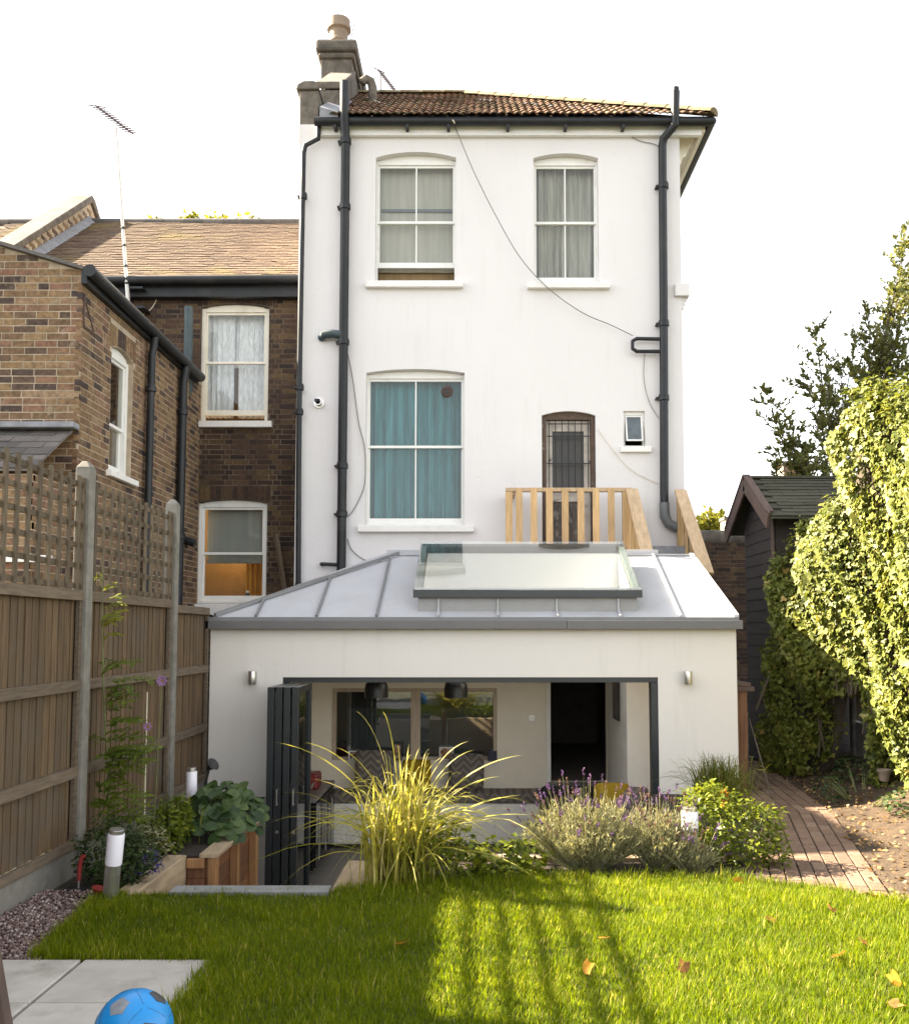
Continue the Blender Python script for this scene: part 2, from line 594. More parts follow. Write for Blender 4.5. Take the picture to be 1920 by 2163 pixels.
M['cut_timber'] = simple('planed_timber_rail', (0.47, 0.335, 0.205), 0.6, var=0.08, mott=0.2, nscale=4, stretch=(9, 1.2, 3), bmp=0.3)
M['cedar'] = simple('cedar_board', (0.185, 0.080, 0.035), 0.65, var=0.22, mott=0.3, nscale=4, stretch=(8, 8, 0.8), bmp=0.3)
M['cedar_post'] = simple('cedar_post', (0.32, 0.165, 0.068), 0.6, var=0.12, mott=0.25, nscale=4, stretch=(8, 8, 0.8), bmp=0.3)
M['sleeper'] = simple('pale_oak_sleeper', (0.36, 0.27, 0.175), 0.8, var=0.12, mott=0.28, nscale=3, stretch=(7, 1.0, 7), bmp=0.6, bscale=22)
M['dark_wood'] = simple('dark_brown_board', (0.020, 0.014, 0.012), 0.75, var=0.25, mott=0.3, nscale=4, stretch=(2, 1, 9), bmp=0.4)
M['barge'] = simple('brown_bargeboard', (0.085, 0.052, 0.042), 0.7, mott=0.25, nscale=6, bmp=0.3)
M['felt'] = choice('green_felt_shingle', [(0.0, (0.035, 0.036, 0.024)), (1.0, (0.062, 0.058, 0.040))], False, bmp=0.4)
STK = [(0.0, (0.045, 0.032, 0.028)), (0.14, (0.085, 0.055, 0.040)), (0.3, (0.145, 0.088, 0.050)), (0.5, (0.185, 0.118, 0.060)),
       (0.7, (0.215, 0.142, 0.076)), (0.85, (0.165, 0.085, 0.055)), (1.0, (0.245, 0.170, 0.100))]
M['stock'] = choice('yellow_stock_brick', STK, False, mott=0.5, nscale=22, dirt=(0.30, 0.24, 0.17), dscale=9.0, damt=(0.60, 0.80))
M['stock_many'] = choice('yellow_stock_brick_courses', STK, True, mott=0.5, nscale=22, dirt=(0.30, 0.24, 0.17), dscale=9.0, damt=(0.60, 0.80))
DRK = [(0.0, (0.026, 0.018, 0.015)), (0.3, (0.048, 0.029, 0.021)), (0.6, (0.066, 0.038, 0.025)), (0.85, (0.080, 0.050, 0.027)), (1.0, (0.105, 0.068, 0.032))]
M['dark_brick'] = choice('sooty_brick', DRK, False, mott=0.35)
M['dark_brick_many'] = choice('sooty_brick_courses', DRK, True, mott=0.35)
M['mortar'] = simple('lime_mortar', (0.40, 0.325, 0.235), 0.95, mott=0.25, nscale=10, bmp=0.5, dirt=(0.24, 0.19, 0.14), damt=(0.45, 0.8))
M['mortar_dark'] = simple('sooty_mortar', (0.17, 0.125, 0.085), 0.95, mott=0.35, nscale=6, bmp=0.5, dirt=(0.065, 0.048, 0.037), damt=(0.38, 0.62))
PLN = [(0.0, (0.095, 0.060, 0.042)), (0.3, (0.125, 0.083, 0.057)), (0.6, (0.145, 0.10, 0.068)), (0.85, (0.165, 0.115, 0.078)), (1.0, (0.11, 0.078, 0.056))]
M['plain_tile'] = choice('plain_clay_tile', PLN, False, mott=0.25, dirt=(0.22, 0.17, 0.05), dscale=0.9, damt=(0.55, 0.8))
M['plain_tile_many'] = choice('plain_clay_tile_courses', PLN, True, mott=0.25, dirt=(0.22, 0.17, 0.05), dscale=0.9, damt=(0.55, 0.8))
PAN = [(0.0, (0.09, 0.044, 0.027)), (0.5, (0.14, 0.070, 0.042)), (1.0, (0.20, 0.115, 0.068))]
M['pantile'] = choice('mossy_roof_tile', PAN, False, mott=0.35, dirt=(0.055, 0.045, 0.02), dscale=6.0, damt=(0.45, 0.62))
M['pantile_many'] = choice('mossy_roof_tile_courses', PAN, True, mott=0.35, dirt=(0.055, 0.045, 0.02), dscale=6.0, damt=(0.45, 0.62))
M['ridge_tile'] = simple('lichen_ridge_tile', (0.20, 0.15, 0.085), 0.9, mott=0.35, nscale=12, bmp=0.6, dirt=(0.09, 0.10, 0.05), dscale=5)
M['slate'] = choice('grey_slate', [(0.0, (0.07, 0.065, 0.062)), (1.0, (0.135, 0.12, 0.11))], False, rough=0.6, mott=0.3)
M['paver'] = choice('brick_paver', [(0.0, (0.13, 0.082, 0.058)), (0.5, (0.165, 0.105, 0.072)), (1.0, (0.20, 0.135, 0.095))], False, mott=0.25)
M['soil'] = simple('dry_soil', (0.055, 0.034, 0.018), 0.95, mott=0.45, nscale=14, bmp=1.0, bscale=45, bdist=0.02, dirt=(0.095, 0.060, 0.030), dscale=5)
M['dark_soil'] = simple('dark_soil', (0.035, 0.025, 0.018), 0.95, mott=0.4, nscale=16, bmp=1.0, bscale=50, bdist=0.02)
M['earth'] = simple('rough_ground', (0.045, 0.045, 0.024), 0.95, mott=0.35, nscale=1.2, bmp=0.6, bscale=10)
M['turf'] = simple('turf_base', (0.055, 0.065, 0.012), 0.95, mott=0.4, nscale=9, bmp=0.8, bscale=60)
M['gravel_bed'] = simple('gravel_bed', (0.12, 0.085, 0.075), 0.95, mott=0.3, nscale=40, bmp=0.8)
M['pebble'] = choice('pink_grey_pebble', [(0.0, (0.09, 0.06, 0.055)), (0.45, (0.20, 0.13, 0.115)), (0.8, (0.30, 0.225, 0.20)), (1.0, (0.46, 0.40, 0.37))], True, mott=0.2)
M['plaster'] = simple('interior_plaster', (0.80, 0.73, 0.61), 0.85, mott=0.03, bmp=0.08)
M['plaster_white'] = simple('white_plaster', (0.82, 0.79, 0.74), 0.85, mott=0.03, bmp=0.08)
M['oak_frame'] = simple('limed_oak', (0.46, 0.37, 0.27), 0.5, mott=0.12, stretch=(6, 6, 0.8), nscale=5, bmp=0.1)
M['floor_grey'] = simple('grey_floor', (0.20, 0.185, 0.165), 0.45, mott=0.12, bmp=0.05)
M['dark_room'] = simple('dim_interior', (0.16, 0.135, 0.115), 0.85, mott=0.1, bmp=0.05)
M['black_satin'] = simple('black_satin', (0.018, 0.017, 0.016), 0.4, mott=0.1, bmp=0.02)
M['black_gloss'] = simple('black_gloss', (0.012, 0.012, 0.013), 0.12, mott=0.05, bmp=0.0)
M['white_plastic'] = simple('white_plastic', (0.72, 0.71, 0.70), 0.35, mott=0.03, bmp=0.02)
M['opal'] = simple('opal_diffuser', (0.80, 0.77, 0.83), 0.3, mott=0.02, bmp=0.0)
M['red_plastic'] = simple('red_plastic', (0.20, 0.02, 0.018), 0.4, mott=0.1, bmp=0.05)
M['blue_vinyl'] = simple('blue_vinyl', (0.008, 0.22, 0.55), 0.32, mott=0.08, nscale=3, bmp=0.03, dirt=(0.02, 0.12, 0.28), dscale=9.0, damt=(0.62, 0.8))
M['ball_black'] = simple('ball_black', (0.035, 0.036, 0.04), 0.4, mott=0.15, bmp=0.03)
M['ball_white'] = simple('ball_scuffed_patch', (0.22, 0.235, 0.26), 0.45, mott=0.35, nscale=16, bmp=0.05)
M['cable'] = simple('grey_cable', (0.16, 0.14, 0.125), 0.6, mott=0.1, bmp=0.0)
M['cable_white'] = simple('pale_cable', (0.6, 0.52, 0.40), 0.6, mott=0.1, bmp=0.0)
M['alu_mast'] = simple('aluminium_mast', (0.50, 0.48, 0.45), 0.4, metal=0.3, mott=0.15, bmp=0.05)
M['bark'] = simple('bark', (0.09, 0.07, 0.05), 0.95, mott=0.3, nscale=10, stretch=(3, 3, 0.6), bmp=0.8)
M['stem'] = simple('green_stem', (0.14, 0.16, 0.055), 0.6, mott=0.2, bmp=0.1)
M['glass'] = glassmat('window_glass', (0.93, 0.95, 0.94), 0.035)
M['glass_dark'] = glassmat('door_glass', (0.55, 0.60, 0.60), 0.02)
M['glass_inner'] = glassmat('inner_window_glass', (0.80, 0.83, 0.83), 0.16)
M['skylight_glass'] = glassmat('skylight_glass', (0.97, 0.98, 0.975), 0.20)
M['glass_edge'] = simple('green_glass_edge', (0.22, 0.27, 0.255), 0.15, mott=0.15, nscale=6, bmp=0.0)


def fabric(name, col, weave=220.0, fold=0.1, var_scale=(9, 9, 0.6)):
    m, t, b = newmat(name)
    f = noise(t, coords(t, var_scale, False), 2.0, 4)
    c = ramp(t, f, [(0.3, tuple(x * (1 - fold) for x in col)), (0.7, tuple(min(1, x * (1 + fold)) for x in col))])
    t.links.new(c, b.inputs['Base Color']); b.inputs['Roughness'].default_value = 0.95
    b.inputs['Specular IOR Level'].default_value = 0.1
    bump(t, b, noise(t, coords(t, (1, 1, 1), False), weave, 2), 0.3, 0.002)
    return m


M['net_grey'] = fabric('grey_net_curtain', (0.40, 0.37, 0.325), fold=0.3)
M['blind_grey'] = fabric('grey_blind', (0.45, 0.415, 0.36), fold=0.1)
M['blind_tan'] = fabric('tan_blind', (0.27, 0.19, 0.10), fold=0.1)
M['teal'] = fabric('teal_curtain', (0.060, 0.185, 0.205), fold=0.3)
M['lace'] = fabric('white_lace', (0.78, 0.77, 0.80), fold=0.22, var_scale=(22, 22, 5))
M['blind_pale'] = fabric('pale_grey_blind', (0.30, 0.30, 0.285), fold=0.06)
M['mustard'] = fabric('mustard_cushion', (0.30, 0.20, 0.02))
M['armchair'] = fabric('black_upholstery', (0.02, 0.019, 0.018))


def zigzag_mat():
    m, t, b = newmat('zigzag_fabric')
    s = nd(t, 'ShaderNodeSeparateXYZ'); t.links.new(coords(t, (1, 1, 1), False), s.inputs[0])
    tri = nd(t, 'ShaderNodeMath', operation='PINGPONG'); tri.inputs[1].default_value = 0.10
    t.links.new(s.outputs['X'], tri.inputs[0])
    ad = nd(t, 'ShaderNodeMath', operation='ADD'); t.links.new(tri.outputs[0], ad.inputs[0]); t.links.new(s.outputs['Z'], ad.inputs[1])
    pp = nd(t, 'ShaderNodeMath', operation='PINGPONG'); pp.inputs[1].default_value = 0.045
    t.links.new(ad.outputs[0], pp.inputs[0])
    k = smooth_range(t, pp.outputs[0], 0.017, 0.023)
    c = mixc(t, k, (0.20, 0.172, 0.15), (0.115, 0.098, 0.086))
    t.links.new(c, b.inputs['Base Color']); b.inputs['Roughness'].default_value = 0.95
    return m


M['zigzag'] = zigzag_mat()


def photo_mat(name, cols, scale):
    m, t, b = newmat(name)
    v = nd(t, 'ShaderNodeTexVoronoi', Scale=scale)
    t.links.new(coords(t, (1, 1, 1), False), v.inputs['Vector'])
    sp = nd(t, 'ShaderNodeSeparateColor'); t.links.new(v.outputs['Color'], sp.inputs[0])
    t.links.new(ramp(t, sp.outputs[0], cols), b.inputs['Base Color'])
    b.inputs['Roughness'].default_value = 0.2
    return m


M['photo_print'] = photo_mat('photo_print', [(0, (0.05, 0.03, 0.02)), (0.5, (0.30, 0.14, 0.07)), (1, (0.55, 0.45, 0.35))], 22)


def lamp_mat(name, col, strength):
    m, t, b = newmat(name)
    b.inputs['Base Color'].default_value = (*col, 1)
    b.inputs['Emission Color'].default_value = (*col, 1)
    b.inputs['Emission Strength'].default_value = strength
    return m


M['bulb'] = lamp_mat('lit_bulb', (1.0, 0.62, 0.22), 22.0)
M['orange_curtain'] = fabric('orange_curtain', (0.55, 0.27, 0.05), fold=0.25)

# ------------------------------------------------------------------ ground
PIT = [(-2.2, 1.80, 7.2, 10.2), (-2.2, -0.95, 6.45, 7.2), (-2.80, 2.68, 10.2, 13.1), (-2.49, 2.785, 13.1, 20.0)]
FLOOR = -1.05
g = MB()
for a, b, c, d in cells(-900, 900, -500, 2200, PIT):
    g.poly((a, c, -0.03), (b, c, -0.03), (b, d, -0.03), (a, d, -0.03))
tag(g.build('ground', M['earth']), kind='structure')

LAWN = [(-2.26, 5.10), (-1.31, 5.08), (-1.33, 4.5), (-1.42, 2.2), (3.6, 2.2), (3.25, 4.4), (3.02, 5.1), (2.80, 5.75), (2.50, 6.20), (2.10, 6.52),
        (1.72, 6.66), (0.6, 6.74), (-0.1, 6.62), (-0.68, 6.52), (-0.95, 6.36), (-2.02, 6.30), (-2.36, 6.22)]
g = MB(); g.poly(*[(x, y, 0.0) for x, y in LAWN])
tag(g.build('lawn', M['turf']), kind='structure')


def in_poly(P, x, y):
    x = np.asarray(x); y = np.asarray(y); r = np.zeros(len(x), bool)
    j = len(P) - 1
    for i in range(len(P)):
        xi, yi = P[i]; xj, yj = P[j]
        c = ((yi > y) != (yj > y)) & (x < (xj - xi) * (y - yi) / (yj - yi + 1e-12) + xi)
        r ^= c; j = i
    return r


M['grass'] = leafmat('grass_blade', [(0.0, (0.076, 0.122, 0.003)), (0.5, (0.160, 0.212, 0.005)), (0.85, (0.272, 0.300, 0.009)), (1.0, (0.48, 0.41, 0.12))], 0.55, 0.6, 0.2)
n = 190000
gx = RNG.uniform(-2.4, 3.3, n); gy = 4.0 + 2.75 * RNG.random(n) ** 1.15
jit = RNG.normal(0, 0.03, (n, 2))
ok = in_poly(LAWN, gx + jit[:, 0], gy + jit[:, 1])
gx, gy = gx[ok], gy[ok]
extra = []                                            # longer tufts hanging over the edges
for i in range(len(LAWN)):
    (x0, y0), (x1, y1) = LAWN[i], LAWN[(i + 1) % len(LAWN)]
    L = math.hypot(x1 - x0, y1 - y0); k = int(L * 900)
    if max(y0, y1) < 4.0: continue
    t_ = RNG.random(k)
    extra.append(np.stack([x0 + (x1 - x0) * t_ + RNG.normal(0, 0.022, k), y0 + (y1 - y0) * t_ + RNG.normal(0, 0.022, k)], 1))
ex = np.concatenate(extra)
px_ = np.concatenate([gx, ex[:, 0]]); py_ = np.concatenate([gy, ex[:, 1]])
N = len(px_)
clump = 0.5 + 0.5 * np.sin(px_ * 5.1 + 1.3 * np.sin(py_ * 4.3)) * np.sin(py_ * 6.7 + 1.7 * np.sin(px_ * 3.9))
hgt = RNG.gamma(9, 1 / 9, N) * (0.030 + 0.024 * clump)
hgt[len(gx):] *= 1.25
hgt[(py_ > 6.1) & (px_ < -0.92) & (px_ > -2.2)] *= 0.55
az = RNG.uniform(0, 2 * np.pi, N); lean = np.abs(RNG.normal(0.62, 0.42, N))
tip = np.stack([np.cos(az) * np.sin(lean), np.sin(az) * np.sin(lean), np.cos(lean)], 1)
nrm = np.stack([np.cos(az), np.sin(az), np.full(N, 0.05)], 1)
Mx = frames(nrm, tip, hgt)
Mx[:, :, 0] *= (0.0040 / hgt)[:, None]
tv = [(-0.5, 0, 0), (0.5, 0, 0), (-0.42, 0.55, 0.10), (0.42, 0.55, 0.10), (0, 0.95, 0.46)]
patchy = np.sin(px_ * 2.3 + 2 * np.sin(py_ * 1.9)) * np.sin(py_ * 2.9 + 1.5 * np.sin(px_ * 1.4)) + 0.6 * np.sin(px_ * 11 + py_ * 5) * np.sin(py_ * 13 - px_ * 4)
rv = np.clip(RNG.normal(0.42, 0.20, N) + 0.16 * (clump - 0.5) + 0.10 * patchy, 0, 0.9)
rv[RNG.random(N) < 0.035] = 1.0
o = bulk('grass', tv, [(0, 1, 3), (0, 3, 2), (2, 3, 4)], Mx, np.stack([px_, py_, np.zeros(N)], 1), rv, M['grass'])
tag(o, 'short green garden grass covering the lawn', 'grass', kind='stuff')

# gravel strip by the left fence
g = MB(); g.poly((-2.80, 5.08, -0.012), (-2.26, 5.08, -0.012), (-2.36, 6.28, -0.012), (-2.80, 6.45, -0.012))
tag(g.build('gravel_bed', M['gravel_bed']), kind='structure')
n = 7000
x = RNG.uniform(-2.80, -2.2, n); y = RNG.uniform(5.07, 6.4, n)
ok = x < -2.23 - 0.09 * (y - 5.08) + RNG.normal(0, 0.02, n)
x, y = x[ok], y[ok]; n = len(x)
ov = [(1, 0, 0), (0, 1, 0), (-1, 0, 0), (0, -1, 0), (0, 0, 1), (0, 0, -1), ]
of = [(0, 1, 4), (1, 2, 4), (2, 3, 4), (3, 0, 4), (1, 0, 5), (2, 1, 5), (3, 2, 5), (0, 3, 5)]
sc = RNG.uniform(0.006, 0.014, n)
Mx = frames(rand_dirs(n) * np.array([0.5, 0.5, 1.0]), rand_dirs(n), sc); Mx[:, :, 2] *= 0.7
o = bulk('gravel', ov, of, Mx, np.stack([x, y, RNG.uniform(-0.012, 0.012, n)], 1), RNG.random(n), M['pebble'])
tag(o, 'pink and grey gravel strip at the foot of the fence', 'gravel', kind='stuff')

# paving slabs, bottom left
pv = thing('paving', None, None, (-2.0, 4.5, 0)); tag(pv, kind='structure')
for a, b, c, d in [(-2.785, -2.012, 4.495, 5.065), (-1.992, -1.31, 4.495, 5.065), (-2.785, -2.012, 3.6, 4.485), (-1.992, -1.33, 3.6, 4.485),
                   (-2.785, -2.012, 2.7, 3.59), (-1.992, -1.36, 2.7, 3.59)]:
    MB().box(a, b, c, d, -0.05, 0.012).build('slab', M['slab'], pv, bevel=0.006)
MB().box(-2.80, -1.3, 2.68, 5.075, -0.06, -0.012).build('bedding', M['dark_soil'], pv)

# brick path down the right side
def path_c(d):
    return float(np.interp(d, [6.0, 6.45, 9.24, 12.4, 16.0], [2.06, 2.17, 2.82, 3.14, 3.26]))
pth = thing('brick_path', None, None, (2.3, 7, 0)); tag(pth, kind='structure')
g = MB()
for k in range(24):
    a, b = 6.3 + k * 0.4, 6.3 + (k + 1) * 0.4
    g.poly((path_c(a) - 0.47, a, -0.014), (path_c(a) + 0.47, a, -0.014), (path_c(b) + 0.47, b, -0.014), (path_c(b) - 0.47, b, -0.014))
g.build('sand_bed', M['dark_soil'], pth)
bb = MB().box(-0.0455, 0.0455, -0.099, 0.099, -0.05, 0.0).mesh('brick', M['paver'])
bm_ = bmesh.new(); bm_.from_mesh(bb)
bmesh.ops.bevel(bm_, geom=[e for e in bm_.edges if all(v.co.z > -0.01 for v in e.verts)], offset=0.004, segments=1, affect='EDGES')
bm_.to_mesh(bb); bm_.free()
rr = random.Random(5)
for row in range(32):
    for c in range(9):
        d = 6.42 + row * 0.2035 + (0.1 if c % 2 else 0.0)
        s = path_c(d + 0.1) - path_c(d - 0.1)
        hd = math.atan2(s, 0.2)
        off = (c - 4) * 0.1015
        o = bpy.data.objects.new('brick', bb)
        attach(o, pth, (path_c(d) + off * math.cos(hd), d - off * math.sin(hd), rr.uniform(-0.003, 0.004)))
        o.rotation_euler = (rr.gauss(0, 0.008), rr.gauss(0, 0.008), -hd + rr.gauss(0, 0.008))
for c in range(10):                                   # edging course at the lawn end
    o = bpy.data.objects.new('brick', bb)
    attach(o, pth, (1.75 + c * 0.1, 6.30 - 0.02 * c, -0.004)); o.rotation_euler = (0, 0, 0.2 + rr.gauss(0, 0.01))

# soil bank to the right of the path
def bank_z(x, d):
    e = path_c(max(d, 6.2)) + 0.48 if d > 6.2 else 2.62 + (6.2 - d) * 0.30
    q = min(max((x - e) / 1.6, 0), 1)
    return -0.01 + 0.34 * q * q * (3 - 2 * q) + 0.018 * math.sin(x * 9 + d * 3) * math.sin(d * 7.7 - x * 2) * min(1, max(0, (x - e) * 4))
vs, fs = [], []
nx, ny = 44, 60
for j in range(ny + 1):
    for i in range(nx + 1):
        d = 4.2 + 8.6 * j / ny
        e = path_c(max(d, 6.2)) + 0.46 if d > 6.2 else 2.60 + (6.2 - d) * 0.30
        x = e + (5.6 - e) * (i / nx) ** 1.2
        vs.append((x, d, bank_z(x, d) - (0.02 if i == 0 else 0)))
for j in range(ny):
    for i in range(nx):
        k = j * (nx + 1) + i
        fs.append((k, k + 1, k + nx + 2, k + nx + 1))
tag(MB().faces(vs, fs).build('soil_bank', M['soil'], smooth=True), kind='structure')
M['litter'] = leafmat('dry_leaf', [(0.0, (0.10, 0.055, 0.025)), (0.4, (0.24, 0.14, 0.06)), (0.75, (0.40, 0.24, 0.09)), (1.0, (0.42, 0.30, 0.17))], 0.2, 0.8)
n = 1500
d = RNG.uniform(4.4, 12.0, n); e = np.array([path_c(max(q, 6.2)) + 0.45 if q > 6.2 else 2.62 + (6.2 - q) * 0.3 for q in d])
x = e + np.abs(RNG.normal(0, 0.75, n)) - 0.04
z = np.array([bank_z(a, b) for a, b in zip(x, d)]) + 0.012
nr = np.stack([RNG.normal(0, .5, n), RNG.normal(0, .5, n), np.ones(n)], 1)
lv = [(0, 0, 0), (0.38, 0.45, 0.16), (0, 1, 0.05), (-0.38, 0.45, 0.16)]
o = bulk('leaf_litter', lv, [(0, 1, 2), (0, 2, 3)], frames(nr, rand_dirs(n), RNG.uniform(0.02, 0.055, n)), np.stack([x, d, z], 1), RNG.random(n), M['litter'])
tag(o, 'dry leaf litter scattered over the soil bank', 'leaf litter', kind='stuff')

# sunken patio floor and the retaining faces round it
g = MB()
for a, b, c, d in cells(-2.8, 2.68, 6.45, 13.1, [(-0.95, 2.68, 6.45, 7.2), (1.80, 2.68, 7.2, 10.2), (-2.8, -2.2, 6.45, 10.2)]):
    g.poly((a, c, FLOOR), (b, c, FLOOR), (b, d, FLOOR), (a, d, FLOOR))
tag(g.build('patio', M['floor_grey']), kind='structure')
# ------------------------------------------------------------------ windows
def sash_window(root, fr, u0, u1, z0, z1, rise, setback, meet, cols=2, frame='white_paint', glass='glass', sill=None,
                bottom_gap=0.0, thick=0.022, label=None, lower_cols=None):
    """sliding sash: part window (the box frame) > sash, glazing_bar, pane, sill"""
    f = MB(); n = -setback; j = thick
    fr.box(f, u0, u0 + j, z0, z1, n - 0.09, n)
    fr.box(f, u1 - j, u1, z0, z1, n - 0.09, n)
    A = arc(u0, u1, z1, rise) if rise > 0 else [(u0, z1), (u1, z1)]
    hb = z1 - 0.055
    pts = [fr.p(u0 + j, hb, n)] + [fr.p(u1 - j, hb, n)] + [fr.p(min(max(a, u0 + j), u1 - j), b - 0.002, n) for a, b in A[::-1]]
    f.prism(pts, fr.N * -0.09)
    fr.box(f, u0 + j, u1 - j, z0, z0 + 0.04, n - 0.09, n + 0.004)
    w = f.build('window', M[frame], root, bevel=0.003)
    if label: w['label'] = label
    a, b, t, bt = u0 + j, u1 - j, hb, z0 + 0.04
    for name, lo, hi, nn, cc, brail in (('sash', meet - 0.018, t, n - 0.025, cols, 0.036), ('sash', bt + bottom_gap, meet + 0.018, n - 0.058, lower_cols or cols, 0.075)):
        s = MB(); st = 0.024
        fr.box(s, a, a + st, lo, hi, nn - 0.03, nn)
        fr.box(s, b - st, b, lo, hi, nn - 0.03, nn)
        fr.box(s, a + st, b - st, hi - 0.034, hi, nn - 0.03, nn)
        fr.box(s, a + st, b - st, lo, lo + brail, nn - 0.03, nn)
        s.build('sash', M[frame], w, bevel=0.002)
        ia, ib = a + st, b - st
        for k in range(1, cc):
            c = ia + (ib - ia) * k / cc
            fr.box(MB(), 0, 0, 0, 0, 0, 0)
            q = MB(); fr.box(q, c - 0.009, c + 0.009, lo + brail, hi - 0.034, nn - 0.026, nn - 0.002)
            q.build('glazing_bar', M[frame], w)
        for k in range(cc):
            p0 = ia + (ib - ia) * k / cc + (0.009 if k else 0); p1 = ia + (ib - ia) * (k + 1) / cc - (0.009 if k < cc - 1 else 0)
            q = MB(); fr.box(q, p0, p1, lo + brail, hi - 0.034, nn - 0.017, nn - 0.013)
            q.build('pane', M[glass], w)
    if sill:
        q = MB(); fr.box(q, sill[0], sill[1], sill[2], sill[3], -setback + 0.003, sill[4])
        q.build('sill', M['stone_sill'], w, bevel=0.006)
    return w


def cloth(name, fr, u0, u1, z0, z1, n, mat, label, cat, waves=6.0, amp=0.03, seed=0, group=None, hem=0.0, nu=90):
    rr = random.Random(seed); ph = [rr.uniform(0, 6.3) for _ in range(4)]
    vs, fs = [], []
    nz = 12
    for j in range(nz + 1):
        t = j / nz
        for i in range(nu + 1):
            s = i / nu
            w = math.sin(2 * math.pi * waves * s + ph[0] + 0.5 * math.sin(3 * t + ph[1])) + 0.5 * math.sin(2 * math.pi * waves * 2.3 * s + ph[2])
            vs.append(fr.p(u0 + (u1 - u0) * s, z0 + (z1 - z0) * t + (hem * math.sin(9 * s) if j == 0 else 0), n + amp * w * (0.5 + 0.5 * (1 - t))))
    for j in range(nz):
        for i in range(nu):
            k = j * (nu + 1) + i
            fs.append((k, k + 1, k + nu + 2, k + nu + 1))
    o = MB().faces(vs, fs).build(name, mat, None, smooth=True, fix=False)
    s = o.modifiers.new('cloth', 'SOLIDIFY'); s.thickness = 0.004
    return tag(o, label, cat, group)


# ------------------------------------------------------------------ white house
DH = 13.1
HX0, HX1, HBACK = -2.49, 2.785, 20.0
EAVE = PZ(262, DH)
house = thing('white_house', 'tall white painted house with black drainpipes and tiled hip roof', 'house', (0, DH, 0))
FH = Frame((0, DH, 0), (1, 0, 0), (0, -1, 0))


def op(px0, px1, crown, spring, bottom, d=DH):
    ym = (crown + bottom) / 2
    z0, z1 = PZ(bottom, d), PZ(spring, d)
    return (PX(px0, d, ym), PX(px1, d, ym), z0, z1, max(PZ(crown, d) - z1, 0))


W1 = op(793, 963, 320, 332, 592); W2 = op(1127, 1264, 323, 333, 594); W3 = op(772, 981, 779, 787, 1110)
DR = op(1145, 1259, 868, 877, 1195); W4 = op(1317, 1362, 868, 868, 944)
f = MB()
wall_face(f, FH, HX0, HX1, 1.55, EAVE, [W1, W2, W3, DR, W4], 0.115)
f.poly((HX0, DH, -1.2), (HX0, HBACK, -1.2), (HX0, HBACK, EAVE), (HX0, DH, EAVE))
f.poly((HX1, DH, -0.05), (HX1, HBACK, -0.05), (HX1, HBACK, EAVE), (HX1, DH, EAVE))
f.poly((HX0, HBACK, -1.2), (HX1, HBACK, -1.2), (HX1, HBACK, EAVE), (HX0, HBACK, EAVE))
f.build('wall', M['white_wall'], house, fix=False)
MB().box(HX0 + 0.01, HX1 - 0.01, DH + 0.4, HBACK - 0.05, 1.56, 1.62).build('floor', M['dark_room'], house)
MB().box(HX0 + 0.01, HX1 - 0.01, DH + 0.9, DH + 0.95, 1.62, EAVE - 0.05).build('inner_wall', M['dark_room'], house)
# eaves board with its shadow line, gutter, brackets
eb = MB().box(PX(672, DH, 275), 3.08, DH - 0.075, DH - 0.003, PZ(284, DH - 0.08), EAVE + 0.03)
eb.build('eaves_board', M['white_paint'], house, bevel=0.004)
GZ = PZ(253, DH - 0.2)
gt = MB().tube([(PX(664, DH - .2, 250), DH - 0.17, GZ), (3.22, DH - 0.17, GZ)], 0.062, 12)
gt.build('gutter', M['black_pipe'], house, smooth=True)
gt = MB().tube([(3.20, DH - 0.2, GZ - 0.005), (3.20, HBACK, GZ - 0.005)], 0.058, 10)
gt.build('gutter', M['black_pipe'], house, smooth=True)
for q in (712, 862, 948, 1072, 1192, 1312, 1420):
    MB().box(PX(q, DH, 260) - 0.02, PX(q, DH, 260) + 0.02, DH - 0.2, DH - 0.076, GZ - 0.105, GZ - 0.055).build('gutter_bracket', M['black_pipe'], house)
sf = MB()
sf.poly((HX1, DH - 0.075, EAVE - 0.02), (3.08, DH - 0.075, EAVE - 0.02), (3.08, HBACK, EAVE - 0.02), (HX1, HBACK, EAVE - 0.02))
sf.box(3.08, 3.13, DH - 0.075, HBACK, EAVE - 0.14, EAVE + 0.03)
sf.build('soffit', M['cream_paint'], house)
for k in range(4):                                     # carved brackets under the side eaves
    y = DH + 0.28 + k * 1.7
    prof = [(HX1 + 0.002, EAVE - 0.03), (HX1 + 0.27, EAVE - 0.03), (HX1 + 0.27, EAVE - 0.10), (HX1 + 0.20, EAVE - 0.16), (HX1 + 0.17, EAVE - 0.26),
            (HX1 + 0.11, EAVE - 0.30), (HX1 + 0.08, EAVE - 0.42), (HX1 + 0.002, EAVE - 0.50)]
    MB().prism([(a, y, b) for a, b in prof], (0, 0.12, 0)).build('eaves_bracket', M['cream_paint'], house)
st0 = pt(1417, 601, DH); st1 = pt(1456, 627, DH)
MB().box(PX(1424, DH, 610), HX1 + 0.10, DH - 0.06, DH + 0.3, st1.z, st0.z).build('corner_block', M['white_wall'], house, bevel=0.008)
for k in range(3):
    MB().box(HX1 + 0.001, HX1 + 0.07 - k * 0.02, DH + 0.02, DH + 0.28, st1.z - 0.05 * (k + 1), st1.z - 0.05 * k - 0.001).build('corner_block', M['white_wall'], house)

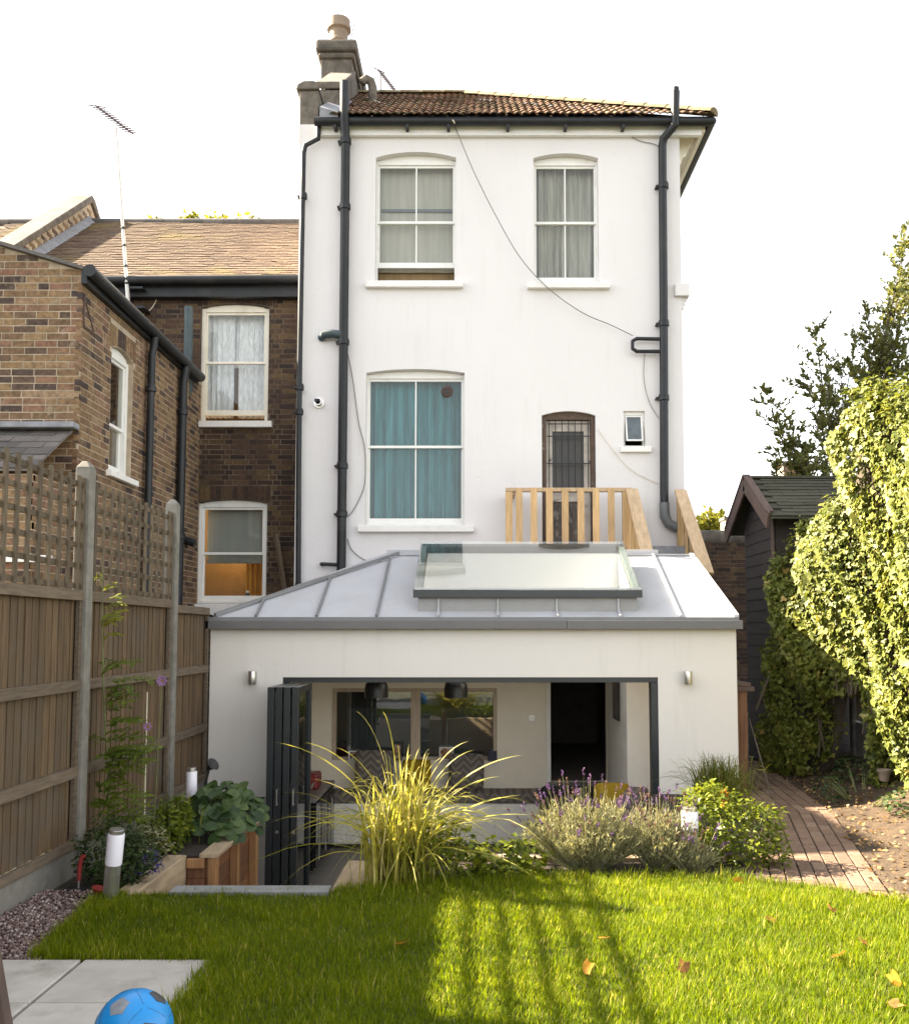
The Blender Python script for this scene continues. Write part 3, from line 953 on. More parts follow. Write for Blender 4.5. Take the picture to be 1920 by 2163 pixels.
# windows and their curtains
w = sash_window(house, FH, *W1, 0.105, PZ(461, DH), sill=(PX(773, DH, 597), PX(978, DH, 597), PZ(604, DH - .1), PZ(591, DH - .1), 0.085), bottom_gap=0.20,
                label='wide sash window left slightly open at the bottom')
sash_window(house, FH, *W2, 0.105, PZ(462, DH), sill=(PX(1113, DH, 600), PX(1287, DH, 600), PZ(606, DH - .1), PZ(594, DH - .1), 0.085))
sash_window(house, FH, *W3, 0.105, PZ(940, DH), sill=(PX(757, DH, 1115), PX(1001, DH, 1115), PZ(1123, DH - .1), PZ(1109, DH - .1), 0.10))
cloth('window_blind', FH, W1[0], W1[1], PZ(560, DH), W1[3] + 0.1, -0.27, M['blind_grey'], 'flat grey blind behind the wide top left sash window', 'blind', 2.0, 0.006, 1)
cloth('window_blind', FH, W1[0], W1[1], W1[2], PZ(535, DH), -0.32, M['blind_tan'], 'tan blind showing in the gap under the raised sash', 'blind', 4.0, 0.006, 2)
q = MB(); FH.box(q, W1[0] + 0.06, W1[1] - 0.06, PZ(431, DH), PZ(425, DH), -0.262, -0.245)
tag(q.build('blind_rail', M['grey_pipe']), 'thin dark rail across the grey blind of the top left window', 'blind rail')
mid = (W2[0] + W2[1]) / 2
cloth('net_curtain', FH, W2[0], mid + 0.03, W2[2], W2[3] + 0.1, -0.27, M['net_grey'], 'gathered grey net curtain, left half of top right window', 'curtain', 4.5, 0.028, 3)
cloth('net_curtain', FH, mid - 0.02, W2[1], W2[2], W2[3] + 0.1, -0.29, M['net_grey'], 'flatter grey net curtain, right half of top right window', 'curtain', 2.2, 0.02, 9)
mid = (W3[0] + W3[1]) / 2
cloth('teal_curtain', FH, W3[0], mid + 0.02, W3[2], W3[3] + 0.1, -0.28, M['teal'], 'teal curtain, left half of the middle floor window', 'curtain', 4.0, 0.03, 5)
cloth('teal_curtain', FH, mid - 0.02, W3[1], W3[2], W3[3] + 0.1, -0.30, M['teal'], 'teal curtain, right half of window behind the round vent', 'curtain', 4.4, 0.03, 6)
c = pt(944, 826, DH + 0.12)
fan = thing('window_vent', 'round brown extractor vent set in the teal window pane', 'vent', c)
MB().lathe(c + Vector((0, 0.03, 0)), [(0.078, 0), (0.085, 0.012), (0.07, 0.03), (0.03, 0.036)], 24, (0, -1, 0)).build('cowl', M['barge'], fan, smooth=True)
for k in range(5):
    MB().box(c.x - 0.05, c.x + 0.05, c.y - 0.011, c.y - 0.002, c.z - 0.045 + k * 0.02, c.z - 0.036 + k * 0.02).build('louvre', M['black_satin'], fan)
# small bathroom window, tilted open at the foot
w4 = MB(); a, b, c0, c1, _ = W4
for bx in ((a, a + .03, c0, c1), (b - .03, b, c0, c1), (a + .03, b - .03, c1 - .05, c1), (a + .03, b - .03, c0, c0 + .03)):
    FH.box(w4, *bx, -0.11, -0.05)
w4o = w4.build('window', M['white_paint'], house, bevel=0.003)
s4 = MB()
zt, zb = c1 - 0.055, c0 + 0.075
def tl(u, z, n): return FH.p(u, z, n + 0.10 * (zt - z) / (zt - zb))
def tbox(mb, u0, u1, z0, z1, n0, n1):
    mb.hexa([tl(u0, z0, n1), tl(u1, z0, n1), tl(u1, z0, n0), tl(u0, z0, n0), tl(u0, z1, n1), tl(u1, z1, n1), tl(u1, z1, n0), tl(u0, z1, n0)])
for bx in ((a + .032, a + .050, zb, zt), (b - .050, b - .032, zb, zt), (a + .050, b - .050, zt - .02, zt), (a + .050, b - .050, zb, zb + .02)):
    tbox(s4, *bx, -0.075, -0.045)
s4.build('sash', M['white_paint'], w4o)
s4 = MB(); tbox(s4, a + .050, b - .050, zb + .02, zt - .02, -0.062, -0.058); s4.build('pane', simple('frosted_grey_pane', (0.105, 0.125, 0.14), .25, mott=.2, nscale=12, bmp=.1), w4o)
q = MB(); FH.box(q, PX(1310, DH, 950), PX(1375, DH, 950), PZ(956, DH), PZ(944, DH), -0.1, 0.06); q.build('sill', M['stone_sill'], w4o, bevel=0.005)

# back door with iron grille
a, b, c0, c1, rise = DR
dr = MB()
FH.box(dr, a, a + .06, c0, c1, -0.14, -0.05); FH.box(dr, b - .06, b, c0, c1, -0.14, -0.05)
dr.prism([FH.p(a + .06, c1 - .05, -0.05), FH.p(b - .06, c1 - .05, -0.05)] + [FH.p(min(max(x, a + .06), b - .06), z, -0.05) for x, z in arc(a, b, c1, rise)[::-1]], (0, 0.09, 0))
dro = dr.build('door', simple('peeling_brown_paint', (0.085, 0.055, 0.04), 0.8, mott=0.3, nscale=14, bmp=0.5, dirt=(0.22, 0.18, 0.14), dscale=9.0, damt=(0.6, 0.72)), house)
pale = simple('peeling_white_door', (0.46, 0.41, 0.36), 0.8, mott=0.2, nscale=10, bmp=0.5, dirt=(0.09, 0.07, 0.055), dscale=7.0, damt=(0.6, 0.7))
lf = MB()
dz = PZ(1042, DH)
for bx in ((a + .062, a + .15, c0, c1 - .052), (b - .15, b - .062, c0, c1 - .052), (a + .15, b - .15, c1 - .20, c1 - .052), (a + .15, b - .15, dz - .1, dz + .03), (a + .15, b - .15, c0, c0 + .2)):
    FH.box(lf, *bx, -0.16, -0.115)
lf.build('door_leaf', pale, dro, bevel=0.004)
worn = simple('worn_door_panel', (0.10, 0.085, 0.075), 0.85, mott=0.5, nscale=8, stretch=(6, 6, 1), bmp=0.6, dirt=(0.28, 0.25, 0.22), dscale=8.0, damt=(0.55, 0.7))
mm = (a + b) / 2
for s0, s1 in ((a + .151, mm - .03), (mm + .03, b - .151)):
    q = MB(); FH.box(q, s0, s1, c0 + .201, dz - .101, -0.155, -0.135); q.build('door_panel', worn, dro, bevel=0.006)
q = MB(); FH.box(q, mm - .029, mm + .029, c0 + .201, dz - .101, -0.158, -0.118); q.build('door_panel', worn, dro)
q = MB(); FH.box(q, a + .151, b - .151, dz + .031, c1 - .201, -0.15, -0.143); q.build('pane', simple('dark_frosted_pane', (0.035, 0.032, 0.027), 0.35, mott=0.25, stretch=(6, 6, 1), nscale=8, bmp=0.3), dro)
gr = MB()
for k in range(7):
    u = a + .10 + (b - a - .20) * k / 6
    gr.tube([FH.p(u, dz + .02, -0.035), FH.p(u, c1 - .07, -0.035)], 0.006, 6)
for z in (PZ(894, DH), PZ(920, DH), PZ(978, DH), dz + .02):
    FH.box(gr, a + .07, b - .07, z - .007, z + .007, -0.045, -0.03)
gr.build('iron_grille', M['black_pipe'], dro)
# door and its leaf stand in front of a dark hallway

# ------------------------------------------------------------------ tiled roof
PITCH = R(35)
EZ = GZ + 0.05
E0 = DH - 0.22
RUN = 2.95
RZ = PZ(205, E0 + RUN) + 0.02
PITCH = math.atan2(RZ - EZ, RUN)
RX = -0.22                                              # ridge end where the hip starts
EX1 = 3.20                                              # eaves corner on the right
RXL = PX(702, DH, 240)                                  # left verge against the parapet
sl = math.cos(PITCH)
under = MB()
under.poly((RXL, E0, EZ - .04), (EX1, E0, EZ - .04), (RX, E0 + RUN, RZ - .04), (RXL, E0 + RUN, RZ - .04))
under.poly((EX1, E0, EZ - .04), (EX1, HBACK + .2, EZ - .04), (RX, HBACK - RUN, RZ - .04), (RX, E0 + RUN, RZ - .04))
under.poly((RXL, E0 + RUN, RZ - .04), (RX, E0 + RUN, RZ - .04), (RX, HBACK - RUN, RZ - .04), (RXL, HBACK - RUN, RZ - .04))
roof = under.build('roof', M['pantile_many'], house, fix=False)
# one tile: two rolls wide, a lip at the foot
TW, TL = 0.21, 0.30
def tile_mesh(mat):
    vs, fs = [], []; nn = 12
    for j, (v, lift) in enumerate(((0.0, 0.022), (TL + 0.05, 0.0))):
        for i in range(nn + 1):
            s = i / nn
            h = 0.022 * abs(math.sin(2 * math.pi * s)) ** 1.3
            vs.append((s * TW - TW / 2, v, h + lift))
    for i in range(nn + 1):
        s = i / nn; h = 0.022 * abs(math.sin(2 * math.pi * s)) ** 1.3
        vs.append((s * TW - TW / 2, 0.0, h + 0.004))
    for i in range(nn):
        fs.append((i, i + 1, nn + 2 + i, nn + 1 + i))
        fs.append((2 * (nn + 1) + i, 2 * (nn + 1) + i + 1, i + 1, i))
    return vs, fs
tvs, tfs = tile_mesh(None)
tme = MB().faces(tvs, tfs).mesh('roof_tile', M['pantile'])
tme.polygons.foreach_set('use_smooth', [False] * len(tme.polygons))
slots = []
for r_ in range(int(RUN / sl / TL) + 1):
    v = r_ * TL; y = E0 - 0.03 + v * sl; z = EZ + v * math.sin(PITCH)
    hipx = EX1 + (RX - EX1) * min(1, (y - E0 + TL * sl * 0.5) / RUN)
    k = 0
    while True:
        x = RXL + TW * (k + 0.5); k += 1
        if x > hipx + 0.02 or y > E0 + RUN: break
        slots.append((r_, x, y, z))
slots.sort(key=lambda s: (s[0] >= 11, s[0] * 3 + abs(s[1] - 0.8)))
many = MB(); rr = random.Random(8)
rotx = Matrix.Rotation(PITCH, 4, 'X')
for i, (r_, x, y, z) in enumerate(slots):
    dx, dz_ = rr.gauss(0, 0.004), rr.gauss(0, 0.003); rz = rr.gauss(0, 0.012)
    if i < 300:
        o = bpy.data.objects.new('roof_tile', tme)
        attach(o, roof, (x + dx, y, z + dz_)); o.rotation_euler = (PITCH, 0, rz)
    else:
        many.cr = rr.random()
        many.faces([Vector((x + dx, y, z + dz_)) + rotx @ Vector(p) for p in tvs], tfs)
if many.v: tag(many.build('roof_tile_courses', M['pantile_many'], roof, fix=False), kind='stuff')
def cap(a, b, n, name):
    a = Vector(a); b = Vector(b)
    for k in range(n):
        p, q = a.lerp(b, k / n), a.lerp(b, (k + 1.06) / n)
        m = MB(); d = (q - p).normalized(); s = d.cross(Vector((0, 0, 1))).normalized(); u = s.cross(d)
        ring0, ring1 = [], []
        for i in range(9):
            t = math.pi * i / 8
            off = s * math.cos(t) * 0.105 + u * (math.sin(t) * 0.075 - 0.03)
            ring0.append(p + off * 1.06 + u * 0.008); ring1.append(q + off)
        m.faces(ring0 + ring1, [(i, i + 1, 10 + i, 9 + i) for i in range(8)] + [tuple(range(9))])
        m.build(name, M['ridge_tile'], roof, smooth=True)
cap((EX1 + 0.02, E0 - 0.02, EZ + 0.045), (RX, E0 + RUN, RZ + 0.05), 13, 'hip_tile')
cap((RXL, E0 + RUN, RZ + 0.04), (RX, E0 + RUN, RZ + 0.05), 5, 'ridge_tile')
cap((RX, E0 + RUN, RZ + 0.05), (RX, HBACK - RUN, RZ + 0.05), 5, 'ridge_tile')
# lead soaker against the parapet on the left
q = MB(); q.hexa([Vector(p) for p in ((RXL - .14, E0, EZ - .03), (RXL + .12, E0, EZ - .03), (RXL + .12, E0 + 1.5, EZ - .03 + 1.5 * math.tan(PITCH)), (RXL - .14, E0 + 1.5, EZ - .03 + 1.5 * math.tan(PITCH)),
                                       (RXL - .14, E0, EZ + .13), (RXL + .10, E0, EZ + .06), (RXL + .10, E0 + 1.5, EZ + .06 + 1.5 * math.tan(PITCH)), (RXL - .14, E0 + 1.5, EZ + .13 + 1.5 * math.tan(PITCH)))])
q.build('lead_flashing', M['lead'], roof)

# parapet pier, sloping party wall and chimney stack
DP = DH + 0.02
x0, x1 = PX(633, DP, 210), PX(673, DP, 210)
zt, zc = PZ(172, DP), PZ(190, DP)
pier = MB().box(x0, x1, DP, DP + 0.45, EAVE - 0.25, zc).build('parapet', M['stone'], house, bevel=0.012)
MB().prism([(x0 - .05, DP - .04, zc + .001), (x1 + .02, DP - .04, zc + .001), (x1 - .02, DP - .04, zt - .03), (x1 - .06, DP - .04, zt), (x0 + .06, DP - .04, zt), (x0 - .03, DP - .04, zt - .05)], (0, .52, 0)).build('cap_stone', M['stone'], pier, bevel=0.015)
MB().box(x0, x1 + 0.06, DP - 0.018, DP + 0.4, PZ(300, DH), EAVE - 0.251).build('corner_pier', M['white_wall'], pier)
DC = 14.9
pa, pb = pt(674, 190, DP + 0.5), pt(718, 158, DC)
q = MB()
xl, xr = pa.x, PX(716, DP + .5, 200)
prof = [(DP + .45, EAVE - .2), (DP + .45, pa.z - .02), (DP + .8, pa.z + .18), (DC + .2, pt(700, 150, DC).z + 0.0), (DC + .2, EAVE - .2)]
q.prism([(xl, y, z) for y, z in prof], (xr - xl, 0, 0)).build('party_wall', M['stone'], house, bevel=0.02)
q = MB()
cp = [(DP + .42, pa.z - .02), (DP + .8, pa.z + .20), (DC + .2, pt(700, 150, DC).z + .02), (DC + .2, pt(700, 150, DC).z + .13), (DP + .75, pa.z + .30), (DP + .40, pa.z + .08)]
q.prism([(xl - .05, y, z) for y, z in cp], (xr - xl + .1, 0, 0)).build('coping_stone', M['stone'], house, bevel=0.02)
sx0, sx1 = PX(678, DC, 140), PX(743, DC, 140)
zb, zn, zh, ztop = PZ(260, DC), PZ(124, DC), PZ(103, DC), PZ(95, DC)
LEN = 1.55
chim = MB().box(sx0, sx1, DC, DC + LEN, zb, zn).build('chimney', M['stone'], house, bevel=0.012)
q = MB()
for e, za, zb_ in ((0.05, zn, zn + .10), (0.085, zn + .10, zn + .30)):
    q.box(sx0 - e, sx1 + e, DC - e, DC + LEN + e, za + .001, zb_)
q.build('corbel', M['stone'], chim, bevel=0.045)
q = MB(); e = .085
q.hexa([(sx0 - e, DC - e, zn + .301), (sx1 + e, DC - e, zn + .301), (sx1 + e, DC + LEN + e, zn + .301), (sx0 - e, DC + LEN + e, zn + .301),
        (sx0 + .06, DC + .06, ztop), (sx1 - .02, DC + .06, ztop), (sx1 - .02, DC + LEN - .06, ztop), (sx0 + .06, DC + LEN - .06, ztop)])
q.build('flaunching', M['stone'], chim, bevel=0.05)
for k in range(2):
    c = Vector((PX(716, DC + .4, 60), DC + .42 + k * .68, ztop - .02)); h = PZ(31, DC + .3) - ztop
    if k: h *= 0.88
    MB().lathe(c, [(.165, 0), (.15, .06), (.135, h * .45), (.15, h * .47), (.15, h * .52), (.135, h * .54), (.15, h * .72), (.195, h * .76), (.195, h * .84), (.175, h * .86), (.18, h), (.13, h), (.12, h * .8), (.001, h * .8)], 24).build('chimney_pot', M['clay_pot'], chim, smooth=True)

# ------------------------------------------------------------------ drainpipes on the white house
def pipe(name, pts, r, mat='black_pipe', collars=(), stand=0.0, parent=house, label=None):
    o = MB().tube(pts, r, 14).build(name, M[mat], parent, smooth=True)
    if label: o['label'] = label
    for c_, ax in collars:
        ax = Vector(ax).normalized(); c_ = Vector(c_)
        MB().lathe(c_ - ax * .045, [(r + .001, 0), (r + .016, .008), (r + .016, .07), (r + .010, .075), (r + .010, .09), (r + .001, .095)], 14, ax).build('collar', M[mat], o, smooth=True)
        MB().box(c_.x - r - .045, c_.x - r - .005, c_.y - .012, DH - .002 if parent is house else c_.y + .06, c_.z - .012, c_.z + .012).build('bracket', M[mat], o)
    return o
UP = (0, 0, 1)
D1 = DH - 0.10
def PP(px, py, d=D1): return pt(px, py, d)
soil_x = PX(726, D1, 700)
sp = [Vector((soil_x, D1, 2.2)), Vector((soil_x, D1, GZ - .25)), Vector((soil_x + .0, D1 - .12, GZ - .02)), Vector((soil_x, D1 - .15, GZ + .25)), Vector((soil_x, D1 - .15, PZ(172, D1 - .15)))]
pipe('soil_pipe', sp, 0.062, collars=[((soil_x, D1, PZ(q, D1)), UP) for q in (298, 436, 722, 984, 1086)], label='thick black soil pipe rising past the gutter on the left')
b0 = Vector((soil_x - .03, D1, PZ(707, D1)))
q = MB().tube([b0, b0 + Vector((-.12, 0, .015)), b0 + Vector((-.24, .01, .005)), b0 + Vector((-.29, .09, -.02))], [.055, .06, .055, .05], 12)
q.build('waste_pipe', M['teal_pipe'], house, smooth=True)
b0 = Vector((soil_x - .03, D1, PZ(1193, D1)))
MB().tube([b0, b0 + Vector((-.24, 0, .01))], .026, 10).tube([b0 + Vector((-.24, 0, .01)), b0 + Vector((-.24, .1, .01))], .022, 8).build('waste_pipe', M['black_pipe'], house, smooth=True)
rx0 = PX(673, D1, 280); rx1 = PX(641, D1, 320)
xx = [pt(673, 262, D1), pt(672, 292, D1), pt(645, 306, D1), pt(641, 322, D1), pt(633, 760, D1), pt(631, 1000, D1), pt(630, 1248, D1)]
pipe('rain_pipe', xx, 0.036, collars=[(pt(641, 414, D1), UP), (pt(633, 870, D1), UP), (pt(634, 818, D1), UP), (pt(631, 1238, D1), UP)], label='thin black rainwater pipe along the left edge of the house')
vx = [pt(1427, 192, DH - .26), pt(1426, 262, DH - .24), pt(1402, 292, DH - .13), pt(1399, 306, D1), pt(1402, 700, D1), pt(1403, 1062, D1), pt(1404, 1090, D1), pt(1412, 1106, D1), pt(1428, 1114, D1), pt(1450, 1116, D1)]
vo = pipe('vent_pipe', vx[:6], 0.058, collars=[(pt(1401, 392, D1), UP), (pt(1402, 683, D1), UP), (pt(1402, 840, D1), UP)], label='black pipe with a swan neck at the right corner')
MB().lathe(vx[0], [(.048, 0), (.048, .05), (.03, .06), (.001, .06)], 12).build('cap', M['black_pipe'], vo, smooth=True)
MB().tube(vx[5:], 0.068, 14).build('elbow', M['grey_pipe'], vo, smooth=True)
lp = [pt(1402, 716, D1), pt(1345, 715, D1), pt(1336, 720, D1), pt(1336, 736, D1), pt(1345, 742, D1), pt(1402, 742, D1)]
MB().tube(lp, .026, 10).build('waste_pipe', M['black_pipe'], house, smooth=True)
c = pt(674, 851, DH)
fl = MB().lathe(c, [(.075, 0), (.075, .02), (.05, .022), (.05, .10), (.038, .10), (.038, .03), (.001, .03)], 18, (0, -1, 0)).build('boiler_flue', M['steel'], house, smooth=True)
MB().lathe(c + Vector((0, -.03, 0)), [(.025, 0), (.025, .1), (.001, .1)], 12, (-.25, -1, .1)).build('flue_core', M['black_pipe'], fl, smooth=True)
c = pt(778, 160, 14.0)
q = MB().tube([Vector((c.x, 14.6, RZ - 1.2)), Vector((c.x, 14.6, c.z + .16)), Vector((c.x - .03, 14.58, c.z + .26)), Vector((c.x - .10, 14.56, c.z + .29)), Vector((c.x - .16, 14.54, c.z + .22))], .07, 12)
q.build('roof_vent', M['stone'], house, smooth=True)

# thin cables on the facade
def cable(label, pts, r=0.006, mat='cable'):
    P = [Vector(p) for p in pts]; out = []
    for k in range(len(P) - 1):
        p0, p1, p2, p3 = P[max(k - 1, 0)], P[k], P[k + 1], P[min(k + 2, len(P) - 1)]
        for i in range(6):
            t = i / 6
            out.append(0.5 * ((2 * p1) + (p2 - p0) * t + (2 * p0 - 5 * p1 + 4 * p2 - p3) * t * t + (3 * p1 - p0 - 3 * p2 + p3) * t ** 3))
    out.append(P[-1])
    return tag(MB().tube(out, r, 6).build('cable', M[mat], None, smooth=True), label, 'cable')
D2 = DH - 0.02
cable('thin grey cable sagging diagonally across the white facade between the windows', [pt(961, 266, DH - .09), pt(1000, 360, DH - .10), pt(1050, 460, DH - .11), pt(1100, 545, DH - .115), pt(1160, 610, DH - .115), pt(1230, 660, DH - .10), pt(1290, 686, DH - .09), pt(1337, 709, DH - .09)])
cable('short cable looping under the eaves to the right corner pipe', [pt(1311, 266, D2), pt(1325, 282, D2), pt(1350, 296, D2), pt(1380, 303, D2), pt(1395, 311, D2)], 0.005)
cable('thin cable hanging loose beside the teal curtained window', [pt(735, 748, D2), pt(745, 800, D2), pt(757, 890, D2), pt(769, 940, D2), pt(772, 990, D2), pt(768, 1032, D2), pt(748, 1075, D2), pt(736, 1090, D2)])
cable('cable curving from the soil pipe foot to the extension roof', [pt(734, 1138, D2), pt(742, 1160, D2), pt(765, 1180, D2), pt(790, 1187, D2), pt(830, 1184, D2)])
cable('faint cable drooping from door head towards right pipe', [pt(1262, 905, D2), pt(1290, 945, D2), pt(1330, 990, D2), pt(1375, 1015, D2), pt(1400, 1024, D2)], 0.004, 'cable_white')
cable('cable running down beside the small bathroom window', [pt(1362, 742, D2), pt(1360, 800, D2), pt(1372, 850, D2), pt(1392, 884, D2)], 0.004)
cable('pale cable lying loose down the tiled roof', [pt(775, 205, 14.9), pt(800, 215, 14.4), pt(850, 228, 13.9), pt(910, 238, 13.5), pt(945, 245, 13.2), pt(958, 255, 12.85), pt(961, 266, D2)], 0.011, 'cable_white')
cable('overhead wire rising from the chimney to the top edge', [pt(741, 118, 15.3), pt(742, 80, 15.3), pt(752, 30, 15.3), pt(765, -60, 15.3)], 0.007)
# ------------------------------------------------------------------ garden extension
DF = 10.2
XL, XR = -2.80, 2.68
ext = thing('garden_extension', 'low cream rendered extension with grey seamed metal roof and folding doors', 'extension', (0, DF, FLOOR))
FE = Frame((0, DF, 0), (1, 0, 0), (0, -1, 0))
WT = PZ(1326, DF)
OP = (PX(597, DF, 1440), PX(1390, DF, 1440), FLOOR - 0.1, PZ(1431, DF), 0)
f = MB()
wall_face(f, FE, XL, XR, FLOOR - 0.1, WT, [OP], 0.30)
f.poly((XR, DF, FLOOR), (XR, DH, FLOOR), (XR, DH, WT), (XR, DF, WT))
f.poly((XL, DF, FLOOR), (XL, DH, FLOOR), (XL, DH, WT), (XL, DF, WT))
f.poly((XR, DH + .001, 0), (XR, DH + .001, 2.6), (HX1 - .01, DH + .001, 2.6), (HX1 - .01, DH + .001, 0))
f.build('wall', M['render'], ext, fix=False)
# fascia trim and roof
FZ0, FZ1 = PZ(1329, DF - .1), PZ(1311, DF - .1)
fa = MB().box(XL - .03, PX(1196, DF, 1320) - .003, DF - .11, DF - .002, FZ0, FZ1).build('fascia', M['fascia_grey'], ext, bevel=0.004)
fa = MB().box(PX(1196, DF, 1320), XR + .045, DF - .112, DF - .002, FZ0 - .002, FZ1).build('fascia', M['fascia_grey'], ext, bevel=0.004)
MB().box(XR + .002, XR + .045, DF - .0015, DH - 1.4, FZ0, FZ1).build('fascia', M['fascia_grey'], ext, bevel=0.004)
MB().box(XL - .03, XL - .002, DF - .0015, DH - .05, FZ0, FZ1).build('fascia', M['fascia_grey'], ext, bevel=0.004)
RE, RR = DF - .05, 11.71
Z0 = FZ1 + .03
Z1 = PZ(1174, RR)
XV = PX(1461, RR, 1174)                                   # verge drawn in a little towards the ridge
MR = (Z1 - Z0) / (RR - RE)
def roof_z(d): return Z0 + (d - RE) * MR
HXR = PX(842, RR, 1178)
SK0, SK1 = PX(873, 10.27, 1240), PX(1356, 10.27, 1240)
rf = MB()
SKY0, SKY1 = 10.29, 11.42
SA0, SA1, SB0, SB1 = SK0 + .095, SK1 - .095, SKY0 + .045, SKY1 - .045
def rp(x, d): return (x, d, roof_z(d))
rf.poly(rp(XL + .02, RE), rp(SA0, RE), rp(SA0, RR), rp(HXR, RR))
rf.poly(rp(SA0, RE), rp(SA1, RE), rp(SA1, SB0), rp(SA0, SB0))
rf.poly(rp(SA0, SB1), rp(SA1, SB1), rp(SA1, RR), rp(SA0, RR))
rf.poly(rp(SA1, RE), rp(XR, RE), rp(XV, RR), rp(SA1, RR))
rf.poly((XL + .02, RE, Z0), (HXR, RR, Z1), (HXR, DH, Z1), (XL + .02, DH, Z0))
rf.poly((XR, RE, Z0 - .08), (XR, RR, Z0 - .08), (XV, RR, Z1), (XR, RE, Z0))
rf.poly((HXR, RR + .001, Z1), (XV, RR + .001, Z1), (XR, RR + .001, Z1 - .5), (HXR, RR + .001, Z1 - .5))
rf.poly((HXR, RR, Z1 - .35), (XR, RR, Z1 - .35), (XR, DH, Z1 - .35), (HXR, DH, Z1 - .35))
roof2 = rf.build('roof', M['zinc'], ext, fix=False)
MB().box(XL + .0, XR + .01, RE - .045, RE + .004, Z0 - .035, Z0 + .006).build('drip_edge', M['zinc_dark'], roof2)
SK0, SK1 = PX(873, 10.27, 1240), PX(1356, 10.27, 1240)
def seam(a, b, w=.022, h=.032, mat='zinc_dark'):
    a = Vector(a); b = Vector(b)
    nrm = Vector((0, -MR, 1)).normalized()
    MB().bar(a + nrm * h / 2, b + nrm * h / 2, w, h, nrm).build('seam', M[mat], roof2)
for k, px in enumerate((668, 795)):
    x = PX(px, RE, 1310)
    t = (x - (XL + .02)) / (HXR - XL - .02)
    dtop = min(RE + (RR - RE) * t, RR) - .01
    seam((x, RE, Z0), (x, dtop, roof_z(dtop)))
x = PX(540, RE, 1310); t = (x - XL - .02) / (HXR - XL - .02); seam((x, RE, Z0), (x, RE + (RR - RE) * t, roof_z(RE + (RR - RE) * t)))
for px in (925, 1052, 1178, 1310):
    x = PX(px, RE, 1310)
    seam((x, RE, Z0), (x, 10.28, roof_z(10.28)), mat='zinc')
x = PX(1437, RE, 1310); seam((x, RE, Z0), (x, RR, Z1), mat='zinc')
x = PX(925, RE, 1310); seam((x, 11.5, roof_z(11.5)), (x, RR, Z1))
MB().bar((XL + .05, RE + .02, Z0 + .03), (HXR, RR, Z1 + .03), .045, .04).build('hip_roll', M['zinc_dark'], roof2)
MB().bar((XL + .03, RE + .12, Z0 + .025), (HXR - .10, RR + .02, Z1 + .03), .14, .02).build('hip_flashing', M['zinc'], roof2)
MB().box(HXR - .06, XV, RR - .02, RR + .05, Z1 + .002, Z1 + .022).build('ridge_flashing', M['zinc'], roof2)
MB().box(XR - .035, XR + .012, RE, RE + .001, Z0, Z0 + .001).hexa([Vector(p) for p in (
    (XR - .03, RE, Z0 + .003), (XR + .02, RE, Z0 + .003), (XV + .02, RR, Z1 + .003), (XV - .03, RR, Z1 + .003),
    (XR - .03, RE, Z0 + .035), (XR + .02, RE, Z0 + .035), (XV + .02, RR, Z1 + .035), (XV - .03, RR, Z1 + .035))]).build('verge_trim', M['zinc'], roof2)
a = pt(818, 1170, 11.8)
MB().box(a.x, PX(886, 11.8, 1170), 11.74, 11.9, Z1 + .02, Z1 + .075).build('flashing_box', M['zinc'], roof2, bevel=0.004)
MB().box(PX(1318, 11.8, 1170), PX(1388, 11.8, 1170), 11.72, 11.88, Z1 + .023, Z1 + .075).build('flashing_box', M['zinc'], roof2, bevel=0.004)
MB().box(PX(1366, 12.9, 1165), PX(1440, 12.9, 1165), 12.7, 13.05, Z1 - .3, PZ(1156, 12.9)).build('roof_box', M['lead'], roof2, bevel=0.01)

# skylight on its upstand
def sk(x, d, h): return Vector((x, d, roof_z(d) + h))
sky0, sky1 = 10.29, 11.42
cb = MB()
xa, xb = SK0 + .05, SK1 - .05
H = .165
for (u0, u1, d0, d1) in ((xa, xb, sky0, sky0 + .04), (xa, xb, sky1 - .04, sky1), (xa, xa + .04, sky0 + .04, sky1 - .04), (xb - .04, xb, sky0 + .04, sky1 - .04)):
    cb.hexa([sk(u0, d0, -.05), sk(u1, d0, -.05), sk(u1, d1, -.05), sk(u0, d1, -.05), sk(u0, d0, H), sk(u1, d0, H), sk(u1, d1, H), sk(u0, d1, H)])
skyl = cb.build('skylight', simple('upstand_grey', (0.27, 0.265, 0.26), .5, mott=.06), ext)
for px in (925, 1052, 1178, 1310):
    x = PX(px, RE, 1310); MB().box(x - .008, x + .008, sky0 - .022, sky0 - .001, roof_z(sky0) - .01, roof_z(sky0) + H - .03).build('seam', M['zinc'], skyl)
fm = MB()
for (u0, u1, d0, d1) in ((SK0, SK1, sky0 - .05, sky0 + .03), (SK0 + .02, SK1 - .02, sky1 - .03, sky1 + .05)):
    fm.hexa([sk(u0, d0, H + .001), sk(u1, d0, H + .001), sk(u1, d1, H + .001), sk(u0, d1, H + .001), sk(u0, d0, H + .075), sk(u1, d0, H + .075), sk(u1, d1, H + .075), sk(u0, d1, H + .075)])
fm.build('frame', M['alu_dark'], skyl, bevel=0.004)
fm = MB()
for (u0, u1) in ((SK0 + .02, SK0 + .08), (SK1 - .08, SK1 - .02)):
    fm.hexa([sk(u0, sky0 + .031, H + .001), sk(u1, sky0 + .031, H + .001), sk(u1, sky1 - .031, H + .001), sk(u0, sky1 - .031, H + .001),
             sk(u0, sky0 + .031, H + .074), sk(u1, sky0 + .031, H + .074), sk(u1, sky1 - .031, H + .074), sk(u0, sky1 - .031, H + .074)])
fm.build('frame', M['glass_edge'], skyl)
